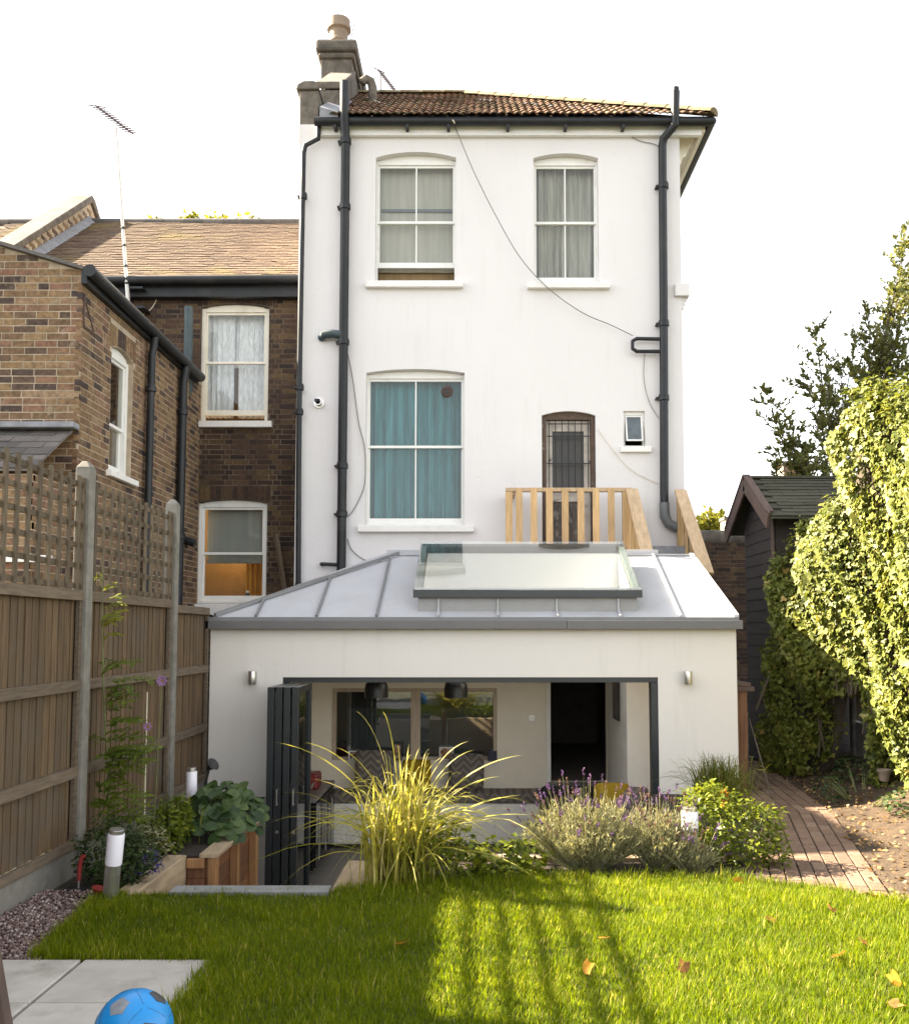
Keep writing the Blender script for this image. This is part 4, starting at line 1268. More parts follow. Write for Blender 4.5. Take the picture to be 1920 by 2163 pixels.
gl = MB().hexa([sk(SK0 + .01, sky0 - .04, H + .082), sk(SK1 - .01, sky0 - .04, H + .082), sk(SK1 - .01, sky1 + .04, H + .082), sk(SK0 + .01, sky1 + .04, H + .082),
                sk(SK0 + .01, sky0 - .04, H + .106), sk(SK1 - .01, sky0 - .04, H + .106), sk(SK1 - .01, sky1 + .04, H + .106), sk(SK0 + .01, sky1 + .04, H + .106)])
gl.build('pane', M['skylight_glass'], skyl)
CEIL = 1.60
sh = MB()
A0, A1, B0, B1 = xa + .045, xb - .045, sky0 + .045, sky1 - .045
for p, q in (((A0, B0), (A1, B0)), ((A1, B0), (A1, B1)), ((A1, B1), (A0, B1)), ((A0, B1), (A0, B0))):
    sh.poly((p[0], p[1], CEIL), (q[0], q[1], CEIL), sk(q[0], q[1], H), sk(p[0], p[1], H))
sh.build('light_shaft', simple('bright_white_reveal', (0.84, 0.84, 0.83), .8, mott=.02, bmp=.03), skyl, fix=False)

# interior shell
DB = 12.98
it = MB()
for a, b, c, d in cells(XL + .05, XR - .05, DF + .29, DB, [(A0, A1, B0, B1)]):
    it.poly((a, c, CEIL), (b, c, CEIL), (b, d, CEIL), (a, d, CEIL))
it.build('ceiling', M['plaster_white'], ext, fix=False)
FB = Frame((0, DB, 0), (1, 0, 0), (0, -1, 0))
IW = (PX(702, DB, 1530), PX(1050, DB, 1530), PZ(1606, DB), PZ(1454, DB), 0)
DOOR = (PX(1163, DB, 1530), PX(1281, DB, 1530), PZ(1652, DB), CEIL - .001, 0)
it = MB()
wall_face(it, FB, XL + .05, XR - .05, FLOOR, CEIL, [IW, DOOR], 0.10)
it.poly((XL + .05, DF + .3, FLOOR), (XL + .05, DB, FLOOR), (XL + .05, DB, CEIL), (XL + .05, DF + .3, CEIL))
it.build('inner_wall', M['plaster'], ext, fix=False)
XP, DPt = DOOR[1] + .005, 11.32
it = MB().box(XP, XP + .1, DPt + .001, DB - .002, FLOOR, CEIL - .002)
it.box(XP, XR - .05, DPt - .1, DPt, FLOOR, CEIL - .002)
it.build('partition', M['plaster_white'], ext, bevel=0.004)
# hallway beyond the inner doorway
hz = DOOR[2]
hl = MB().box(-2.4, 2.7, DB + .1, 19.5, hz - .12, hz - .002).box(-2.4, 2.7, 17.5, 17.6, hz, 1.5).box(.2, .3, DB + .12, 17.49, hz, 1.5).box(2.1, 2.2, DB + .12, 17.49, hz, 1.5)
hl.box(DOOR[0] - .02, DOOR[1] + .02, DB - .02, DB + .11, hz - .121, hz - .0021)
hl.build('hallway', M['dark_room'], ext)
MB().box(DOOR[0] - .06, DOOR[0] - .001, DB - .022, DB - .001, hz, CEIL - .01).build('door_frame', M['plaster_white'], ext)
MB().box(DOOR[0] - .06, DOOR[1] + .0, DB - .28, DB - .0225, hz - .10, hz - .012).build('step', M['coping'], ext, bevel=0.005)
# inner window
fr_ = MB(); a, b, c0, c1, _ = IW
for bx in ((a, a + .05, c0, c1), (b - .05, b, c0, c1), (a + .05, b - .05, c1 - .05, c1), (a + .05, b - .05, c0, c0 + .04), (PX(868, DB, 1500), PX(888, DB, 1500), c0 + .04, c1 - .05)):
    FB.box(fr_, *bx, -0.08, 0.012)
iw = fr_.build('window', M['oak_frame'], ext, bevel=0.003)
for u0, u1 in ((a + .05, PX(868, DB, 1500)), (PX(888, DB, 1500), b - .05)):
    q = MB(); FB.box(q, u0, u1, c0 + .04, c1 - .05, -0.045, -0.039); q.build('pane', M['glass_inner'], iw)
q = MB(); FB.box(q, a + .02, b - .02, c0 + .02, c1 - .30, -.6, -.55); q.build('reflection_backing', simple('reflected_grey', (0.23, 0.235, 0.235), 0.7, mott=.06), iw)  # added board, stands in for the grey band reflected in the glass
q = MB(); FB.box(q, a + .02, b - .02, c1 - .302, c1 + .02, -.62, -.57); q.build('reflection_backing', M['dark_room'], iw)  # added dark board above it, for the dim room behind the glass
q = MB(); FB.box(q, a + .05, a + .18, c0 + .04, c1 - .05, -.11, -.1); q.build('blind_edge', M['black_satin'], iw)

# folding door: frame, track, four leaves stacked open on the left
dfm = MB()
t0 = OP[3]
FE.box(dfm, OP[0], OP[1], t0 - .055, t0 - .001, -.16, -.02)
FE.box(dfm, OP[1] - .07, OP[1] - .001, FLOOR, t0 - .056, -.16, -.02)
FE.box(dfm, OP[0] + .001, OP[0] + .05, FLOOR, t0 - .056, -.16, -.02)
FE.box(dfm, OP[0], OP[1], FLOOR + .001, FLOOR + .02, -.16, -.02)
fd = dfm.build('folding_door', M['alu_dark'], ext, bevel=0.003)
LT = t0 - .06
for k in range(4):
    x = OP[0] + .012 + k * .078
    y0, y1 = DF - .78 + .015 * (k % 2), DF - .01
    z0 = FLOOR + .025
    lf = MB()
    for bx in ((y0, y0 + .06, z0, LT), (y1 - .06, y1, z0, LT), (y0 + .06, y1 - .06, LT - .06, LT), (y0 + .06, y1 - .06, z0, z0 + .08)):
        lf.box(x, x + .062, bx[0], bx[1], bx[2], bx[3])
    lo = lf.build('door_leaf', M['alu_dark'], fd, bevel=0.003)
    MB().box(x + .026, x + .036, y0 + .06, y1 - .06, z0 + .08, LT - .06).build('pane', M['glass_dark'], fd)
    if k in (1, 3):
        hx = x + .03; hz_ = PZ(1668, y0)
        MB().tube([(hx, y0 - .002, hz_), (hx, y0 - .045, hz_), (hx, y0 - .045, hz_ - .14), (hx, y0 - .002, hz_ - .14)], .009, 8).build('handle', M['steel'], fd, smooth=True)
        MB().lathe((hx, y0 - .001, hz_ - .40), [(.016, 0), (.016, .012), (.001, .012)], 12, (0, -1, 0)).build('lock', M['steel'], fd, smooth=True)

# wall lights
for px, lab in ((533, 'small grey cylinder wall light left of the folding door'), (1453, 'small grey cylinder wall light right of the folding door')):
    c = pt(px, 1432, DF - .075)
    wl = thing('wall_light', lab, 'wall light', (c.x, DF, c.z), 'wall lights on the extension')
    hh = (PZ(1418, DF) - PZ(1446, DF))
    MB().lathe((c.x, DF - .075, c.z - hh / 2), [(.034, .004), (.042, 0), (.044, .006), (.044, hh - .006), (.042, hh), (.034, hh - .004), (.001, hh - .01)], 24).build('shade', M['steel'], wl, smooth=True)
    MB().box(c.x - .03, c.x + .03, DF - .045, DF - .001, c.z - .04, c.z + .04).build('back_plate', M['steel'], wl)

# pendants
for px, lab in ((795, 'black dome pendant lamp above the left half of the inner window'), (963, 'black dome pendant lamp above the right half of the inner window')):
    d = 11.0; zb = PZ(1474, d); r = 0.132
    pl = thing('pendant_lamp', lab, 'pendant lamp', (PX(px, d, 1450), d, CEIL), 'pendant lamps')
    MB().lathe((PX(px, d, 1450), d, zb), [(r - .008, 0), (r, .002), (r, .10), (r * .93, .15), (r * .72, .185), (.04, .20), (.03, .25), (.001, .25)], 28).build('lamp_shade', M['black_satin'], pl, smooth=True)
    MB().tube([(PX(px, d, 1450), d, zb + .25), (PX(px, d, 1450), d, CEIL)], .004, 6).build('flex', M['black_satin'], pl)

# ------------------------------------------------------------------ furniture inside
def cushion(mb, c, sx, sy, sz, rx=0.0, n=10):
    vs, fs = [], []
    mt = Matrix.Rotation(rx, 4, 'X')
    for side in (1, -1):
        for j in range(n + 1):
            for i in range(n + 1):
                u, v = 2 * i / n - 1, 2 * j / n - 1
                h = (max(0, 1 - abs(u) ** 4) * max(0, 1 - abs(v) ** 4)) ** .4
                pinch = 1 - .06 * (abs(u * v)) ** 2
                vs.append(Vector(c) + mt @ Vector((u * sx / 2 * pinch, -side * h * sy / 2, v * sz / 2 * pinch)))
    for s in range(2):
        b = s * (n + 1) ** 2
        for j in range(n):
            for i in range(n):
                k = b + j * (n + 1) + i
                fs.append((k, k + 1, k + n + 2, k + n + 1) if s == 0 else (k, k + n + 1, k + n + 2, k + 1))
    return mb.faces(vs, fs)
bx1 = PX(1152, 12.45, 1700)
zb_ = PZ(1697, 12.5)
bench = thing('window_bench', 'built in white bench with zigzag patterned seat under the inner window', 'bench', (-.5, 12.7, FLOOR))
MB().box(-2.30, bx1 - .02, 12.48, DB - .02, FLOOR + .06, zb_).build('base', M['plaster_white'], bench, bevel=.004)
MB().box(-2.30, bx1 - .06, 12.54, DB - .02, FLOOR + .001, FLOOR + .059).build('plinth', M['black_satin'], bench)
for k in range(5):
    MB().box(-2.28 + k * .62, -2.28 + k * .62 + .605, 12.462, 12.479, FLOOR + .08, zb_ - .015).build('drawer_front', M['plaster_white'], bench, bevel=.003)
MB().box(-2.30, bx1, 12.44, DB - .1, zb_ + .001, zb_ + .13).build('seat_cushion', M['zigzag'], bench, bevel=.03)
for k, (px, mat, s, lab) in enumerate(((790, 'zigzag', .5, 'large zigzag cushion leaning at the left end of the bench'), (880, 'mustard', .38, 'mustard cushion on the bench behind the tall grass'),
                             (985, 'zigzag', .46, 'zigzag cushion leaning on the bench near the right of the inner window'))):
    d = 12.80
    o = cushion(MB(), (PX(px, d, 1630), d - .02 * k, zb_ + .14 + s / 2 * .95), s, .15, s, -.18).build('cushion', M[mat], None, smooth=True)
    tag(o, lab, 'cushion')
for px, py0, py1, w, mat, lab in ((747, 1586, 1610, .13, 'white_plastic', 'small white framed picture on the inner window ledge'), (840, 1570, 1606, .115, 'black_satin', 'dark photo frame on the inner window ledge'),
                             (943, 1578, 1606, .19, 'steel', 'silver photo frame on the inner window ledge')):
    d = DB - .06
    z0, z1 = PZ(1606, DB) + .004, PZ(py0, d); x = PX(px, d, 1590)
    pf = thing('photo_frame', lab, 'photo frame', (x, d, z0))
    q = MB()
    for bx in ((x - w / 2, x - w / 2 + .018, z0, z1), (x + w / 2 - .018, x + w / 2, z0, z1), (x - w / 2 + .018, x + w / 2 - .018, z1 - .018, z1), (x - w / 2 + .018, x + w / 2 - .018, z0, z0 + .018)):
        q.box(bx[0], bx[1], d - .014, d, bx[2], bx[3])
    q.build('frame', M[mat], pf)
    MB().box(x - w / 2 + .018, x + w / 2 - .018, d - .006, d - .001, z0 + .018, z1 - .018).build('print', M['photo_print'], pf)
c = pt(1040, 1596, DB - .08)
tag(MB().box(c.x - .06, c.x + .06, DB - .12, DB - .02, IW[2] + .002, PZ(1586, DB)).build('storage_box', simple('navy_box', (.012, .012, .03), .5), None, bevel=.006), 'dark navy box at the right end of the inner window ledge', 'box')
so = thing('wall_socket', 'white double socket on the plaster beside the inner doorway', 'socket', pt(1123, 1518, DB))
c = pt(1123, 1518, DB)
MB().box(c.x - .043, c.x + .043, DB - .012, DB - .001, c.z - .04, c.z + .04).build('plate', M['steel'], so, bevel=.003)
for k in (-1, 0, 1):
    MB().box(c.x + k * .025 - .008, c.x + k * .025 + .008, DB - .015, DB - .0125, c.z - .02, c.z + .02).build('switch', M['white_plastic'], so)
# kitchen cabinet with steel handles behind the folded doors
kc = thing('oven_unit', 'dark kitchen unit with long steel handles behind the folded doors', 'kitchen unit', (-2.0, 11.4, FLOOR))
kx1 = PX(672, 11.3, 1750)
MB().box(XL + .07, kx1, 11.0, 12.4, FLOOR + .08, PZ(1690, 11.2)).build('carcass', M['black_gloss'], kc, bevel=.004)
MB().box(XL + .07, kx1 + .02, 10.98, 12.42, PZ(1690, 11.2) + .001, PZ(1690, 11.2) + .04).build('worktop', M['floor_grey'], kc, bevel=.004)
for k in range(3):
    y = 11.05 + k * .46
    MB().box(kx1 + .001, kx1 + .018, y, y + .44, FLOOR + .1, PZ(1690, 11.2) - .02).build('door_front', M['black_gloss'], kc, bevel=.002)
    MB().tube([(kx1 + .045, y + .05, FLOOR + .18), (kx1 + .045, y + .05, PZ(1700, 11.2) - .06)], .011, 8).build('handle', M['steel'], kc, smooth=True)
kt = thing('kettle', 'small steel kettle standing on the dark kitchen unit', 'kettle', (kx1 - .2, 11.3, PZ(1690, 11.2) + .042))
kp = Vector((kx1 - .18, 11.2, PZ(1690, 11.2) + .042))
MB().lathe(kp, [(.075, 0), (.085, .03), (.08, .09), (.055, .14), (.02, .155), (.02, .18), (.001, .18)], 20).build('body', M['steel'], kt, smooth=True)
MB().tube([kp + Vector((.07, 0, .07)), kp + Vector((.12, 0, .10)), kp + Vector((.14, 0, .15))], [.02, .014, .01], 8).build('spout', M['steel'], kt, smooth=True)
MB().tube([kp + Vector((-.06, 0, .12)), kp + Vector((-.10, 0, .18)), kp + Vector((-.02, 0, .22)), kp + Vector((.05, 0, .15))], .008, 8).build('handle', M['black_satin'], kt, smooth=True)
tb = thing('red_toaster', 'red toaster on the dark kitchen unit', 'toaster', (kx1 - .3, 11.8, PZ(1690, 11.2) + .042))
tz = PZ(1690, 11.2) + .042
MB().box(kx1 - .26, kx1 - .06, 11.6, 11.9, tz, tz + .19).build('body', M['red_plastic'], tb, bevel=.03)
MB().box(kx1 - .22, kx1 - .19, 11.64, 11.86, tz + .1905, tz + .193).build('slot', M['black_satin'], tb)
# armchair in front of the partition
ac = thing('armchair', 'black armchair inside, seen above the lavender', 'armchair', (1.35, 11.0, FLOOR))
ax0, ax1, ay0, ay1 = .62, 1.72, 10.45, 11.2
fz = FLOOR
MB().box(ax0 + .14, ax1 - .14, ay0 + .02, ay1 - .15, fz + .16, fz + .50).build('seat', M['armchair'], ac, bevel=.05)
MB().hexa([(ax0, ay1 - .16, fz + .14), (ax1, ay1 - .16, fz + .14), (ax1, ay1, fz + .14), (ax0, ay1, fz + .14), (ax0 + .08, ay1 - .06, fz + .98), (ax1 - .08, ay1 - .06, fz + .98), (ax1 - .08, ay1 + .06, fz + .98), (ax0 + .08, ay1 + .06, fz + .98)]).build('backrest', M['armchair'], ac, bevel=.05)
for a, b in ((ax0, ax0 + .139), (ax1 - .139, ax1)):
    MB().box(a, b, ay0, ay1 - .161, fz + .14, fz + .70).build('armrest', M['armchair'], ac, bevel=.04)
for a in (ax0 + .08, ax1 - .08):
    for b in (ay0 + .06, ay1 - .1):
        MB().lathe((a, b, fz), [(.014, 0), (.024, .139), (.001, .139)], 10).build('leg', M['black_satin'], ac, smooth=True)
o = cushion(MB(), (PX(1293, 10.85, 1680), 10.88, PZ(1690, 10.85)), .40, .15, .36, -.25).build('cushion', M['mustard'], None, smooth=True)
tag(o, 'mustard cushion propped on the black armchair', 'cushion')
o = cushion(MB(), (PX(1336, 10.82, 1690), 10.86, PZ(1700, 10.85)), .38, .14, .38, -.25).build('cushion', M['zigzag'], None, smooth=True)
tag(o, 'grey patterned cushion beside the mustard one on the armchair', 'cushion')
c = pt(1302, 1470, 12.0)
q = thing('wall_picture', 'tall dark picture on the side wall by the inner doorway', 'picture', (XP, 12.0, 1.0))
MB().box(XP - .03, XP - .001, 11.75, 12.2, PZ(1520, 12), CEIL - .12).build('frame', M['black_satin'], q, bevel=.003)
MB().box(XP - .033, XP - .0305, 11.79, 12.16, PZ(1520, 12) + .04, CEIL - .16).build('canvas', M['dark_room'], q)

# ------------------------------------------------------------------ terrace railing and stair rails
NT, CT = M['new_timber'], M['cut_timber']
rl = thing('terrace_railing', 'pale new timber railing in front of the upper back door', 'railing', (1.0, 12.8, 2.4))
d0 = 12.72
zt, zb = PZ(1031, d0), Z1 - .30
x0, x1 = PX(1068, d0, 1080), PX(1330, d0, 1080)
MB().box(x0, x1 + .02, d0 - .045, d0 + .045, zt - .05, zt).build('handrail', CT, rl, bevel=.004)
MB().box(x0 + .03, x0 + .13, d0 - .02, DH - .02, zt - .051 - .045, zt - .051).build('handrail', CT, rl, bevel=.004)
for px in (1085, 1096 + 0, 1127, 1160, 1193, 1226, 1258, 1290):
    if px == 1085: continue
    x = PX(px, d0, 1090)
    MB().box(x - .044, x + .044, d0 - .066, d0 - .046, zb, zt - .012).build('baluster', NT, rl, bevel=.002)
for x in (x0 + .045, x1 - .05):
    MB().box(x - .046, x + .046, d0 - .044, d0 + .044, zb, zt - .052).build('post', NT, rl, bevel=.004)
MB().box(x0, x1, d0 - .044, d0 + .02, zb, zb + .09).build('bottom_rail', NT, rl)
dk = thing('terrace_decking', 'narrow timber landing at the foot of the upper back door', 'decking', (1.0, 12.8, 2.4))
for k in range(4):
    MB().box(x0 + .1, x1 + .6, 12.60 + k * .115, 12.60 + k * .115 + .11, zb + .02, zb + .05).build('board', NT, dk)
def stair_rail(label, top, bot):
    s = thing('stair_rail', label, 'stair rail', bot, 'stair rails')
    MB().bar(top, bot, .16, .045).build('handrail', CT, s, bevel=.004)
    MB().box(top.x - .045, top.x + .045, top.y - .03, top.y + .06, top.z - 1.0, top.z - .03).build('post', NT, s, bevel=.003)
    n = 6
    for k in range(1, n + 1):
        p = top.lerp(bot, k / n)
        MB().box(p.x - .045, p.x - .02, p.y - .022, p.y + .022, p.z - .8, p.z - .02).build('baluster', NT, s)
    return s
stair_rail('sloping timber stair rail joined to the terrace railing', pt(1334, 1034, 12.68), pt(1368, 1176, 11.85))
stair_rail('sloping timber stair rail at the right corner of the white house', pt(1437, 1036, 12.95), pt(1494, 1212, 11.85))
# ------------------------------------------------------------------ brick terraced house behind the fence
DN = 13.8
XN0, XN1 = -9.5, HX0 - 0.02
nh = thing('brick_terraced_house', 'dark brown brick terraced house with tiled roof left of the white house', 'house', (-4, DN, 0))
FN = Frame((0, DN, 0), (1, 0, 0), (0, -1, 0))
NE = PZ(606, DN)
NW1 = op(422, 567, 640, 648, 892, DN); NW2 = op(415, 563, 1055, 1062, 1275, DN)
f = MB()
wall_face(f, FN, XN0, XN1 + .6, 0, NE, [NW1, NW2], 0.11, -0.004)
f.poly((XN1 + .6, DN, 0), (XN1 + .6, 20, 0), (XN1 + .6, 20, NE), (XN1 + .6, DN, NE))
f.poly((XN0, 20, 0), (XN1 + .6, 20, 0), (XN1 + .6, 20, NE), (XN0, 20, NE))
f.build('wall', M['mortar_dark'], nh, fix=False)
MB().box(XN0, XN1 + .5, DN + 1.6, DN + 1.65, 0, NE).build('inner_wall', simple('warm_room', (0.20, 0.13, 0.075), .9), nh)
XW = PX(424, DN, 840)                                      # right flank of the rear wing
ar1 = (NW1[0] - .05, NW1[1] + .05, NW1[3] - .0, NW1[3] + NW1[4], .20, NW1[4])
ar2 = (NW2[0] - .05, NW2[1] + .05, NW2[3] - .0, NW2[3] + NW2[4], .20, NW2[4])
items = brick_pieces(nh, None, FN, XW - 1.6, XN1, 0.9, NE, [NW1, NW2], None, bond='flemish', seed=3, arches=[ar1, ar2],
                     clip=lambda u, z: u > XW - .02 or z > 4.6)
def near_window(q):
    fr, it, n = q
    u, z = (it[0] + it[1]) / 2, (it[2] + it[3]) / 2
    vis = z > 2.4 and u > XW
    return (not vis, abs(z - 4.4) + .3 * abs(u + 3.2))
place_bricks(nh, items, M['dark_brick'], M['dark_brick_many'], 300, order=near_window)
for wn_, meet, sl_, lab in ((NW1, 762, (410, 576, 904, 891), 'sash window with white lace curtains'), (NW2, 1168, (404, 575, 1299, 1276), 'lower sash window with a lit room behind')):
    sash_window(nh, FN, *wn_, 0.07, PZ(meet, DN), cols=1, frame='cream_paint' if wn_ is NW1 else 'white_paint', sill=(PX(sl_[0], DN, sl_[2]), PX(sl_[1], DN, sl_[2]), PZ(sl_[2], DN), PZ(sl_[3], DN), .08),
                bottom_gap=.09 if wn_ is NW1 else 0.0, label=lab, thick=.06)
cloth('lace_curtain', FN, NW1[0] + .03, (NW1[0] + NW1[1]) / 2 - .06, NW1[2] + .12, NW1[3] + .05, -.26, M['lace'], 'white lace curtain, left half of the upper brick house window', 'curtain', 5, .022, 21)
cloth('lace_curtain', FN, (NW1[0] + NW1[1]) / 2 + .0, NW1[1] - .03, NW1[2] + .12, NW1[3] + .05, -.28, M['lace'], 'white lace curtain, right half of the upper brick house window', 'curtain', 5, .022, 22)
cloth('lace_curtain', FN, NW1[0] + .03, NW1[1] - .03, PZ(765, DN), NW1[3] + .05, -.31, M['lace'], 'white lace pelmet across the top of the upper brick house window', 'curtain', 9, .012, 23)
cloth('roller_blind', FN, NW2[0] + .08, NW2[1] - .08, PZ(1188, DN), NW2[3] + .03, -.24, M['blind_pale'], 'pale grey blind pulled halfway down the lower brick house window', 'blind', 1, .003, 24)
cloth('orange_curtain', FN, PX(500, DN, 1230), NW2[1] - .02, NW2[2], NW2[3], -.55, M['orange_curtain'], 'orange curtain lit inside the lower brick house window', 'curtain', 5, .03, 25)
c = pt(478, 1112, DN + .9)
lampo = thing('table_lamp', 'glowing lamp inside the lower brick house window', 'lamp', c)
MB().lathe(c, [(.02, -.35), (.02, 0), (.07, .01), (.09, .09), (.06, .18), (.001, .2)], 16).build('bulb', M['bulb'], lampo, smooth=True)
MB().lathe(c, [(.10, -.36), (.10, -.34), (.03, -.32), (.025, -.20), (.001, -.2)], 16).build('base', M['barge'], lampo, smooth=True)
jr = thing('glass_jar', 'small jar on the sill inside the lower brick house window', 'jar', pt(523, 1250, DN + .2))
c = Vector((PX(523, DN + .2, 1250), DN + .2, NW2[2] + .05))
MB().lathe(c, [(.035, 0), (.035, .09), (.02, .11), (.001, .11)], 14).build('body', M['teal_pipe'], jr, smooth=True)
MB().lathe(c, [(.022, .111), (.022, .14), (.001, .14)], 12).build('lid', M['white_plastic'], jr, smooth=True)
# roof of the terraced house
NG = PZ(592, DN - .2)
NP = R(35); NRUN = 3.05; NZ = NG + .02
f = MB()
f.poly((XN0 - 6, DN - .2, NZ - .02), (XN1 + .6, DN - .2, NZ - .02), (XN1 + .6, DN - .2 + NRUN, NZ - .02 + NRUN * math.tan(NP)), (XN0 - 6, DN - .2 + NRUN, NZ - .02 + NRUN * math.tan(NP)))
f.poly((XN0 - 6, DN - .2 + 2 * NRUN, NZ - .02), (XN1 + .6, DN - .2 + 2 * NRUN, NZ - .02), (XN1 + .6, DN - .2 + NRUN, NZ - .02 + NRUN * math.tan(NP)), (XN0 - 6, DN - .2 + NRUN, NZ - .02 + NRUN * math.tan(NP)))
nroof = f.build('roof', M['plain_tile_many'], nh, fix=False)
tw, tl_ = .165, .105
b_ = MB().hexa([(-tw / 2 + .002, 0, .006), (tw / 2 - .002, 0, .006), (tw / 2 - .002, tl_ + .03, -.008), (-tw / 2 + .002, tl_ + .03, -.008),
                (-tw / 2 + .002, 0, .020), (tw / 2 - .002, 0, .020), (tw / 2 - .002, tl_ + .03, .004), (-tw / 2 + .002, tl_ + .03, .004)])
tvs2 = list(b_.v); tfs2 = list(b_.f)
tme2 = b_.mesh('roof_tile', M['plain_tile'])
slots = []
PARX = PX(192, 16.6, 430)
for r_ in range(int(NRUN / math.cos(NP) / tl_)):
    y = DN - .22 + r_ * tl_ * math.cos(NP); z = NZ + r_ * tl_ * math.sin(NP)
    for k in range(int((XN1 + .2 - (PARX - 1.6)) / tw)):
        x = XN1 + .2 - k * tw - (tw / 2 if r_ % 2 else 0)
        slots.append((r_, x, y, z))
slots.sort(key=lambda s: abs(s[1] + 3.1) * 3 + s[0] * .12)
many = MB(); rotn = Matrix.Rotation(NP, 4, 'X')
for i, (r_, x, y, z) in enumerate(slots):
    dz_ = rr.gauss(0, .0018); tz = rr.gauss(0, .006)
    sag = -.012 * math.sin((x + 5) * 1.3) * (r_ / 30)
    if i < 300:
        o = bpy.data.objects.new('roof_tile', tme2); attach(o, nroof, (x, y, z + dz_ + sag)); o.rotation_euler = (NP, 0, tz)
    else:
        many.cr = rr.random()
        many.faces([Vector((x, y, z + dz_ + sag)) + rotn @ Vector(p) for p in tvs2], tfs2)
tag(many.build('roof_tile_courses', M['plain_tile_many'], nroof, fix=False), kind='stuff')
ry, rz_ = DN - .2 + NRUN, NZ + NRUN * math.tan(NP)
for k in range(24):
    x0 = XN1 + .4 - k * .34
    MB().tube([(x0, ry, rz_ + .0), (x0 - .345, ry, rz_ + .006)], [.085, .08], 10).build('ridge_tile', M['slate'], nroof, smooth=True)
MB().tube([(XN0 + 3, DN - .27, NG - .03), (XN1 + .1, DN - .27, NG + .0)], .06, 12).build('gutter', M['black_pipe'], nh, smooth=True)
MB().box(XN0 + 2, XN1 + .1, DN - .16, DN - .012, NG - .22, NG - .02).build('fascia', M['black_pipe'], nh)
# parapet with sloping coping on that roof
pz = lambda y: NZ + (y - DN + .2) * math.tan(NP)
prof = [(DN - .25, pz(DN - .25) - .3), (DN - .25, pz(DN - .25) + .30), (ry + .0, rz_ + .38), (ry + .35, rz_ + .15), (ry + .35, rz_ - .4)]
par = MB().prism([(PARX - .30, y, z) for y, z in prof], (.26, 0, 0)).build('parapet', M['mortar'], nh)
cp = [(DN - .33, pz(DN - .33) + .28), (DN - .33, pz(DN - .33) + .40), (ry - .02, rz_ + .50), (ry + .12, rz_ + .46), (ry + .42, rz_ + .2), (ry + .42, rz_ + .1), (ry, rz_ + .381)]
MB().prism([(PARX - .36, y, z) for y, z in cp], (.38, 0, 0)).build('coping_stone', M['stone'], par, bevel=.02)
q = MB().hexa([Vector(p) for p in ((PARX - .04, DN - .2, pz(DN - .2) - .01), (PARX + .10, DN - .2, pz(DN - .2) - .01), (PARX + .10, ry, rz_ - .01), (PARX - .04, ry, rz_ - .01),
                                 (PARX - .038, DN - .2, pz(DN - .2) + .14), (PARX + .10, DN - .2, pz(DN - .2) + .035), (PARX + .10, ry, rz_ + .035), (PARX - .038, ry, rz_ + .14))])
q.build('lead_flashing', M['lead'], par)
sb = MB()
for k in range(16):
    y = DN - .1 + k * .19
    sb.cr = rr.random()
    for j in range(5):
        z0 = pz(y) - .05 + j * .075
        sb.box(PARX - .05, PARX - .033, y + (.09 if j % 2 else 0), y + .17 + (.09 if j % 2 else 0), z0, z0 + .06)
tag(sb.build('brick_courses', M['stock_many'], par), kind='stuff')

# ------------------------------------------------------------------ brick rear wing, far left
DW = 9.6
rw = thing('brick_rear_wing', 'yellow stock brick rear wing with black gutter at the left edge', 'house wing', (-5, DW, 0))
FWf = Frame((0, DW, 0), (1, 0, 0), (0, -1, 0))
FWs = Frame((XW, 0, 0), (0, 1, 0), (1, 0, 0))
WE = PZ(572, DW)                                            # eaves
WR = R(17)
def wing_top(x): return WE + (XW - x) * math.tan(WR)
SW = (10.42, 11.10, PZ(1003, 10.75), PZ(752, 10.75), .07)
f = MB()
f.poly((XW - 4, DW + .004, 0), (XW - .004, DW + .004, 0), (XW - .004, DW + .004, WE), (XW - 4, DW + .004, wing_top(XW - 4)))
wall_face(f, FWs, DW + .004, DN + .2, 0, WE, [SW], .11, -.004)
f.build('wall', M['mortar'], rw, fix=False)
it1 = brick_pieces(rw, None, FWf, XW - 1.35, XW, 3.2, WE + .42, [], None, bond='stretcher', seed=5, clip=lambda u, z: z < wing_top(u) - .03)
it1 += brick_pieces(rw, None, FWf, XW - 1.35, XW - .0, 1.0, 3.2, [], None, bond='stretcher', seed=6)
ar = (SW[0] - .05, SW[1] + .05, SW[3], SW[3] + SW[4], .20, SW[4])
it2 = brick_pieces(rw, None, FWs, DW, DN, .6, WE - .09, [SW], None, bond='flemish', seed=7, arches=[ar])
def wing_order(q):
    fr, it, n = q
    p = fr.p((it[0] + it[1]) / 2, (it[2] + it[3]) / 2, n)
    front = fr is FWf
    return (not (front and p.z > 3.75 and p.x > -4.95), not (p.z > 2.9), p.y + .0 * p.z)
place_bricks(rw, it1 + it2, M['stock'], M['stock_many'], 300, order=wing_order)
sash_window(rw, FWs, *SW, 0.06, PZ(900, 10.75), cols=1, frame='white_paint', sill=(SW[0] - .06, SW[1] + .10, SW[2] - .07, SW[2] - .002, .06), thick=.06)
cloth('net_curtain', FWs, SW[0] + .05, SW[1] - .05, SW[2] + .05, SW[3] + .03, -.24, M['net_grey'], 'grey net curtain in the side window of the brick wing', 'curtain', 5, .02, 31)
wr = MB().hexa([Vector(p) for p in ((XW + .02, DW - .06, WE + .0), (XW + .02, DN + .1, WE + .0), (XW - 4.2, DN + .1, wing_top(XW - 4.2)), (XW - 4.2, DW - .06, wing_top(XW - 4.2)),
                                  (XW + .02, DW - .06, WE + .035), (XW + .02, DN + .1, WE + .035), (XW - 4.2, DN + .1, wing_top(XW - 4.2) + .035), (XW - 4.2, DW - .06, wing_top(XW - 4.2) + .035))])
